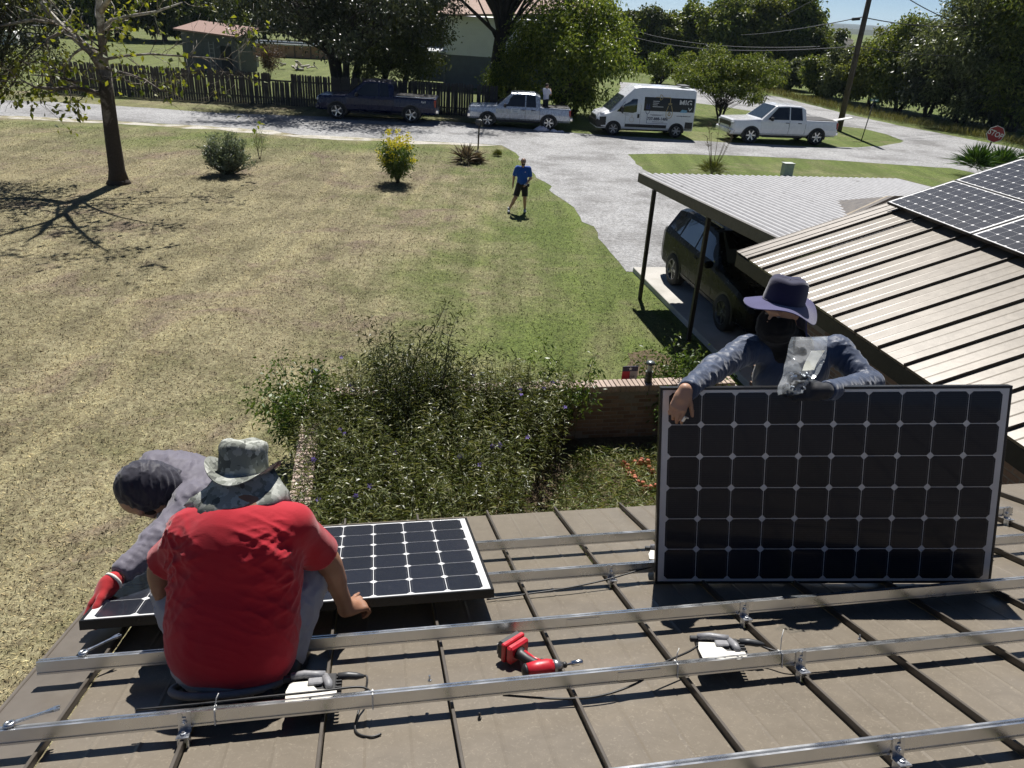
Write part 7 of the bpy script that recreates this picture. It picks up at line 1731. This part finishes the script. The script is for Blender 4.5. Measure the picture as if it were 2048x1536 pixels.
def tree(name, label, base, h, w, m, seed, trunk_r=.22, cat='tree', n=9000, L=.22, Wd=.12, lean=(0, 0), trunk_h=.35, clumps=46, wood=None, stems=1, flat=.75, group=None, low=.18, cr=None, gap=.5, zc=.6):
    """tapered trunk with limbs reaching leaf clumps spread unevenly through the crown"""
    r = np.random.default_rng(seed); o = thing(name, label, cat, T(base), group); b = Vector(base); mb = MB(); lv = Leaves()
    top = b + Vector((lean[0], lean[1], h * trunk_h)); cen = np.array([base[0] + lean[0] * 1.5, base[1] + lean[1] * 1.5, base[2] + h * zc])
    cr = cr or h * .115; C_s = []
    while len(C_s) < clumps:
        p = r.normal(size=3); p /= np.linalg.norm(p); rr = r.random() ** .45; q = p * rr * np.array([w / 2 - cr * .5, w / 2 - cr * .5, h * (1 - low) / 2 - cr * .5]) * (1 + .16 * r.normal())
        if q[2] + cen[2] < base[2] + h * low * .6: continue
        C_s.append(cen + q)
    for k in range(stems):
        a = 2 * pi * k / max(1, stems) + r.random(); off = Vector((cos(a), sin(a), 0)) * (trunk_r * 1.6 if stems > 1 else 0)
        tt = top + off * (3 if stems > 1 else 1) + Vector((r.normal() * .1, r.normal() * .1, 0))
        mb.tube([b + off - Vector((0, 0, .2)), (b + off).lerp(tt, .12), (b + off).lerp(tt, .55) + Vector((r.normal() * .08, r.normal() * .08, 0)), tt], [trunk_r * 1.35, trunk_r, trunk_r * .85, trunk_r * .7], 10)
        for q in C_s[k::stems]:
            q = Vector(q); f = r.uniform(.55, 1.0); s0 = (b + off).lerp(tt, f); mid = s0.lerp(q, .5) + Vector((r.normal() * .2, r.normal() * .2, h * .03)); rr = trunk_r * r.uniform(.16, .3)
            mb.tube([s0, mid, q], [rr, rr * .6, rr * .2], 5, caps=False)
    mb.build('trunk', wood or DBARK, o, world=True)
    sz = np.array([r.uniform(.6, 1.35) for _ in C_s]); per = np.maximum(20, (n * sz ** 2 / (sz ** 2).sum()).astype(int))
    for q, s_, k in zip(C_s, sz, per):
        d = r.normal(size=(k, 3)); d /= np.linalg.norm(d, axis=1, keepdims=True); rad = cr * s_ * (r.random(k) ** .45)[:, None] * (1 + .25 * r.normal(size=(k, 1)))
        P = q[None] + d * rad * np.array([1, 1, flat]); Dn = d * .6 + r.normal(size=(k, 3)) * .7; Dn[:, 2] -= .2
        lv.leaf(P, Dn, L * r.uniform(.6, 1.3, k), Wd * r.uniform(.7, 1.2, k), r, 0, droop=.25)
    lv.build('crown', [m], o); return o
# far-left drooping tree, trunk outside the frame
tree('live_oak', 'dark small-leaved tree hanging in at the far left edge', G(-70, 338), 7.6, 4.8, OAKL, 81, .2, lean=(1.5, 0), n=16000, L=.10, Wd=.05, clumps=90, cr=.75, low=.3, zc=.66)
# live oak with several trunks behind the fence
tree('live_oak', 'dark spreading live oak with several trunks behind the picket fence', G(690, 207), 10.5, 15.0, OAKL, 82, .24, n=42000, L=.2, Wd=.11, clumps=150, cr=1.15, stems=4, trunk_h=.36, low=.25, zc=.62)
tree('live_oak', 'dark oak crown overhanging the porch between the oak and white house', G(795, 210), 7.6, 6.6, OAKB, 83, .2, n=22000, L=.17, Wd=.09, clumps=80, cr=.85, low=.12, zc=.52, stems=2)
# big trunk in front of the white house
tree('hackberry_tree', 'large tree with thick dark forked trunk in front of the white house', G(985, 212), 12.5, 10.5, MID, 84, .5, n=26000, L=.2, Wd=.12, clumps=95, cr=1.0, trunk_h=.5, low=.52, zc=.77, wood=DBARK, lean=(.5, 0))
tree('green_tree', 'dense bright green tree behind the silver pickup', G(1135, 232), 7.6, 7.8, BRIG, 85, .2, n=42000, L=.19, Wd=.105, clumps=140, cr=.95, low=.02, trunk_h=.2, zc=.52, stems=3)
tree('green_shrub_tree', 'leafy green growth below the thick trunk beside the white house', G(1025, 218), 4.4, 4.4, BRIG, 86, .12, n=9000, L=.15, Wd=.08, clumps=44, cr=.7, low=.02, trunk_h=.2, zc=.5, stems=3)
# row of trees beyond the far bend
ROW = 'trees beyond the side road'
for k, (px_, py_, top, hw, m, lab) in enumerate([((1290), 138, 30, 52, OAKB, 'dark tree at the end of the row next to the bright green tree'), (1345, 140, 22, 48, MID, 'mid green tree second in the row beyond the side road'), (1400, 142, 45, 40, GREYG, 'lower greyish tree third in the row behind the small tree'), (1440, 150, 4, 58, MID, 'tall broad green tree behind the small spreading tree'), (1515, 155, 6, 55, YGR, 'tall yellowish tree in the middle of the row'), (1585, 160, 2, 48, MID, 'tall leafy tree at the open end of the row before the hills'), (1625, 166, 62, 36, OAKB, 'lower dark tree at the row\'s end near the utility pole')]):
    b = G(px_, py_); s_ = PXM(b); tree('roadside_tree', lab, b, (py_ - top) / s_ * 1.02, 2 * hw / s_ * 1.15, m, 90 + k, .2, n=20000, L=.4, Wd=.25, clumps=85, group=ROW, low=.03, trunk_h=.25, zc=.52, cr=(py_ - top) / s_ * .12)
b = G(1318, 168); s_ = PXM(b); tree('round_bush', 'bright green rounded bush behind the van roof', b, 70 / s_, 84 / s_, BRIG, 101, .1, 'bush', n=6000, L=.2, Wd=.12, clumps=34, low=.0, trunk_h=.2, zc=.52, stems=3)
b = G(1372, 172); s_ = PXM(b); tree('round_bush', 'smaller green bush right of the bright rounded bush', b, 62 / s_, 70 / s_, MID, 102, .1, 'bush', n=5000, L=.2, Wd=.11, clumps=30, low=.0, trunk_h=.2, zc=.52, stems=3)
b = G(1440, 240); s_ = PXM(b); tree('mesquite_tree', 'small spreading tree with thin stems between the van and white pickup', b, 140 / s_, 235 / s_, MID, 103, .075, n=20000, L=.18, Wd=.08, clumps=95, low=.28, trunk_h=.22, zc=.62, stems=6, cr=.55, flat=.5)
# thicket along the side road, right of the pole
TH = 'thicket along the side road'
for k, (px_, py_, top, hw, m, lab) in enumerate([(1650, 196, 118, 40, MID, 'low bush at the verge left of the utility pole'), (1700, 206, 100, 46, GREYG, 'grey-green bush directly behind the utility pole'), (1752, 216, 78, 50, YGR, 'yellow-green bushy tree just right of the utility pole'), (1806, 226, 50, 55, MID, 'leafy tree in the thicket behind the street name sign'), (1868, 238, 58, 55, OAKL, 'dark dense tree in the thicket left of the large tree'), (1935, 250, -40, 100, GREYG, 'large pale-leaved tree towering over the stop sign'), (2040, 268, -120, 95, MID, 'tall tree filling the upper right corner'), (2010, 262, 120, 60, OAKL, 'dark undergrowth tree behind the stop sign'), (1580, 182, 128, 40, GREYG, 'low scrubby bush on the verge before the row of trees'), (1530, 176, 120, 34, MID, 'small dark bush on the verge left of the scrubby one')]):
    b = G(px_, py_); b = b + Vector((0, 1.2, 0)); s_ = PXM(b); big = top < 0
    tree('thicket_tree', lab, b, (py_ - top) / s_ * 1.03, 2 * hw / s_ * 1.2, m, 110 + k, .16, n=(60000 if big else 24000), L=.27 if big else .26, Wd=.12 if big else .17, clumps=150 if big else 75, group=TH, low=.0, trunk_h=.25, zc=.52, stems=2, cr=(1.25 if big else (py_ - top) / s_ * .14))
# dark woods at the back of the yard on the left
BW = 'trees at the back of the yard'
for k, (px_, py_, top, hw, m, lab) in enumerate([(30, 64, -60, 60, OAKB, 'tall dark tree farthest left at the back of the yard'), (130, 70, -40, 60, OAKL, 'dark tree at the back of the yard behind the sycamore fork'), (235, 76, -60, 60, MID, 'green tree at the back of the yard behind the sycamore trunk'), (330, 82, -50, 58, OAKB, 'olive tree at the back left of the shed roof'), (430, 84, -60, 66, MID, 'green tree rising behind the shed'), (530, 80, -70, 66, OAKB, 'dark tree rising behind the pool'), (630, 84, -60, 62, OAKL, 'dark tree behind the pool end and the oak'), (730, 90, -60, 60, OAKB, 'olive tree far behind the oak trunks'), (1100, 110, -20, 70, OAKB, 'tree far behind the bright green tree'), (1200, 122, 10, 50, MID, 'far tree between the bright green tree and the row'), (860, 96, -90, 60, MID, 'tree behind the white house roof')]):
    b = G(px_, py_); s_ = PXM(b); tree('yard_tree', lab, b, (py_ - top) / s_, 2 * hw / s_ * 1.2, m, 130 + k, .3, n=12000, L=.55, Wd=.34, clumps=80, group=BW, low=.02, trunk_h=.25, zc=.52, cr=(py_ - top) / s_ * .12)
# tall roadside grass along the far edge of the side road
r = np.random.default_rng(160); lv = Leaves(); GRS = leafmat('tall_verge_grass', [(.07, .075, .025), (.15, .145, .05), (.26, .23, .11)], .7, .3)
pts = [(1400, 172), (1480, 181), (1560, 192), (1680, 222), (1798, 247), (1917, 270), (2048, 294), (2200, 322)]
for (a, b_) in zip(pts[:-1], pts[1:]):
    A_, B_ = G(*a), G(*b_); n = int((B_ - A_).length * 110); f = r.random(n)
    P = np.array(list(A_))[None] * (1 - f[:, None]) + np.array(list(B_))[None] * f[:, None]; P[:, 1] += r.random(n) ** 1.5 * 2.6 + .3; P[:, 0] += r.normal(size=n) * .3
    lv.leaf(P, np.stack([r.normal(size=n) * .35, r.normal(size=n) * .35, np.ones(n)], 1), r.uniform(.3, .95, n), .035, r, 0, droop=.2)
o = lv.build('verge_grass', [GRS], None); tag(o, 'tall unmown grass along the far edge of the side road', 'grass', kind='stuff')
# ------------------------------------------------------------------ far country
FARL = simple('far_woodland', (.022, .034, .018), .95, var=.45, scale=.05, bump=.3)
mb = MB(); rows = []
for j, (Y, zf) in enumerate(((900, 0), (1000, 2.5), (1150, 4), (1500, 3.5))):
    rows.append([(x, Y + 60 * noise.noise(Vector((x * .004, j, 0))), max(-1, zf * (1 + .5 * noise.noise(Vector((x * .012, j * 3, 1)))) + 2.2 * noise.noise(Vector((x * .06, j, 2))) * (zf > 0))) for x in range(-900, 1800, 12)])
mb.sheet(rows); tag(mb.build('terrain', FARL), kind='structure')
HILL = simple('far_hill_woods', (.03, .042, .03), .95, var=.3, scale=.004)
mb = MB(); rows = []
for j, (Y, zf) in enumerate(((2600, 0), (3200, 12), (4200, 22), (5500, 25))):
    rows.append([(x, Y, zf * (1 + .22 * noise.noise(Vector((x * .0007, j, 4))) + .05 * noise.noise(Vector((x * .006, j, 2))))) for x in range(-5000, 7000, 60)])
mb.sheet(rows); tag(mb.build('hills', HILL), kind='structure')
mb = MB(); a, b_ = G(1640, 104), G(1800, 118); flat_poly('hay_field', [G(1560, 96), G(1820, 122), G(1860, 112), G(1600, 88)], .05, simple('dry_hay_field', (.34, .28, .17), .95, var=.2, scale=.1), .3, 6)
_ord = ('first', 'second', 'third', 'fourth', 'fifth', 'last')
for k in range(6):
    b_ = G(1648 + k * 8, 97 + k * .5); mb = MB(); mb.box((0, 0, 1.5), (3.6, 2.5, 2.4), bev=.2); mb.prism([(-1.9, 2.7), (1.9, 2.7), (0, 3.3)], -1.3, 1.3, M=RX(pi / 2)); tag(mb.build('white_trailer', simple('white_paint', (.75, .75, .73), .5), None, M=T(b_)), _ord[k] + ' tiny white trailer from the left in the far row beyond the field', 'trailer', 'white trailers far beyond the field')
# ------------------------------------------------------------------ the air between here and the hills
mb = MB(); mb.box((500, 3200, 40), (14000, 7600, 84))
hz = mb.build('haze', simple('haze_surface_unused', (1, 1, 1)))
_m = bpy.data.materials.new('haze_air'); _m.use_nodes = True; _nt = _m.node_tree; _nt.nodes.remove(_nt.nodes['Principled BSDF'])
_pv = _nt.nodes.new('ShaderNodeVolumePrincipled'); _pv.inputs['Color'].default_value = (.62, .78, .95, 1); _pv.inputs['Density'].default_value = 0.9e-4; _pv.inputs['Anisotropy'].default_value = .2
_nt.links.new(_pv.outputs[0], _nt.nodes['Material Output'].inputs['Volume']); hz.data.materials.clear(); hz.data.materials.append(_m); tag(hz, kind='stuff')
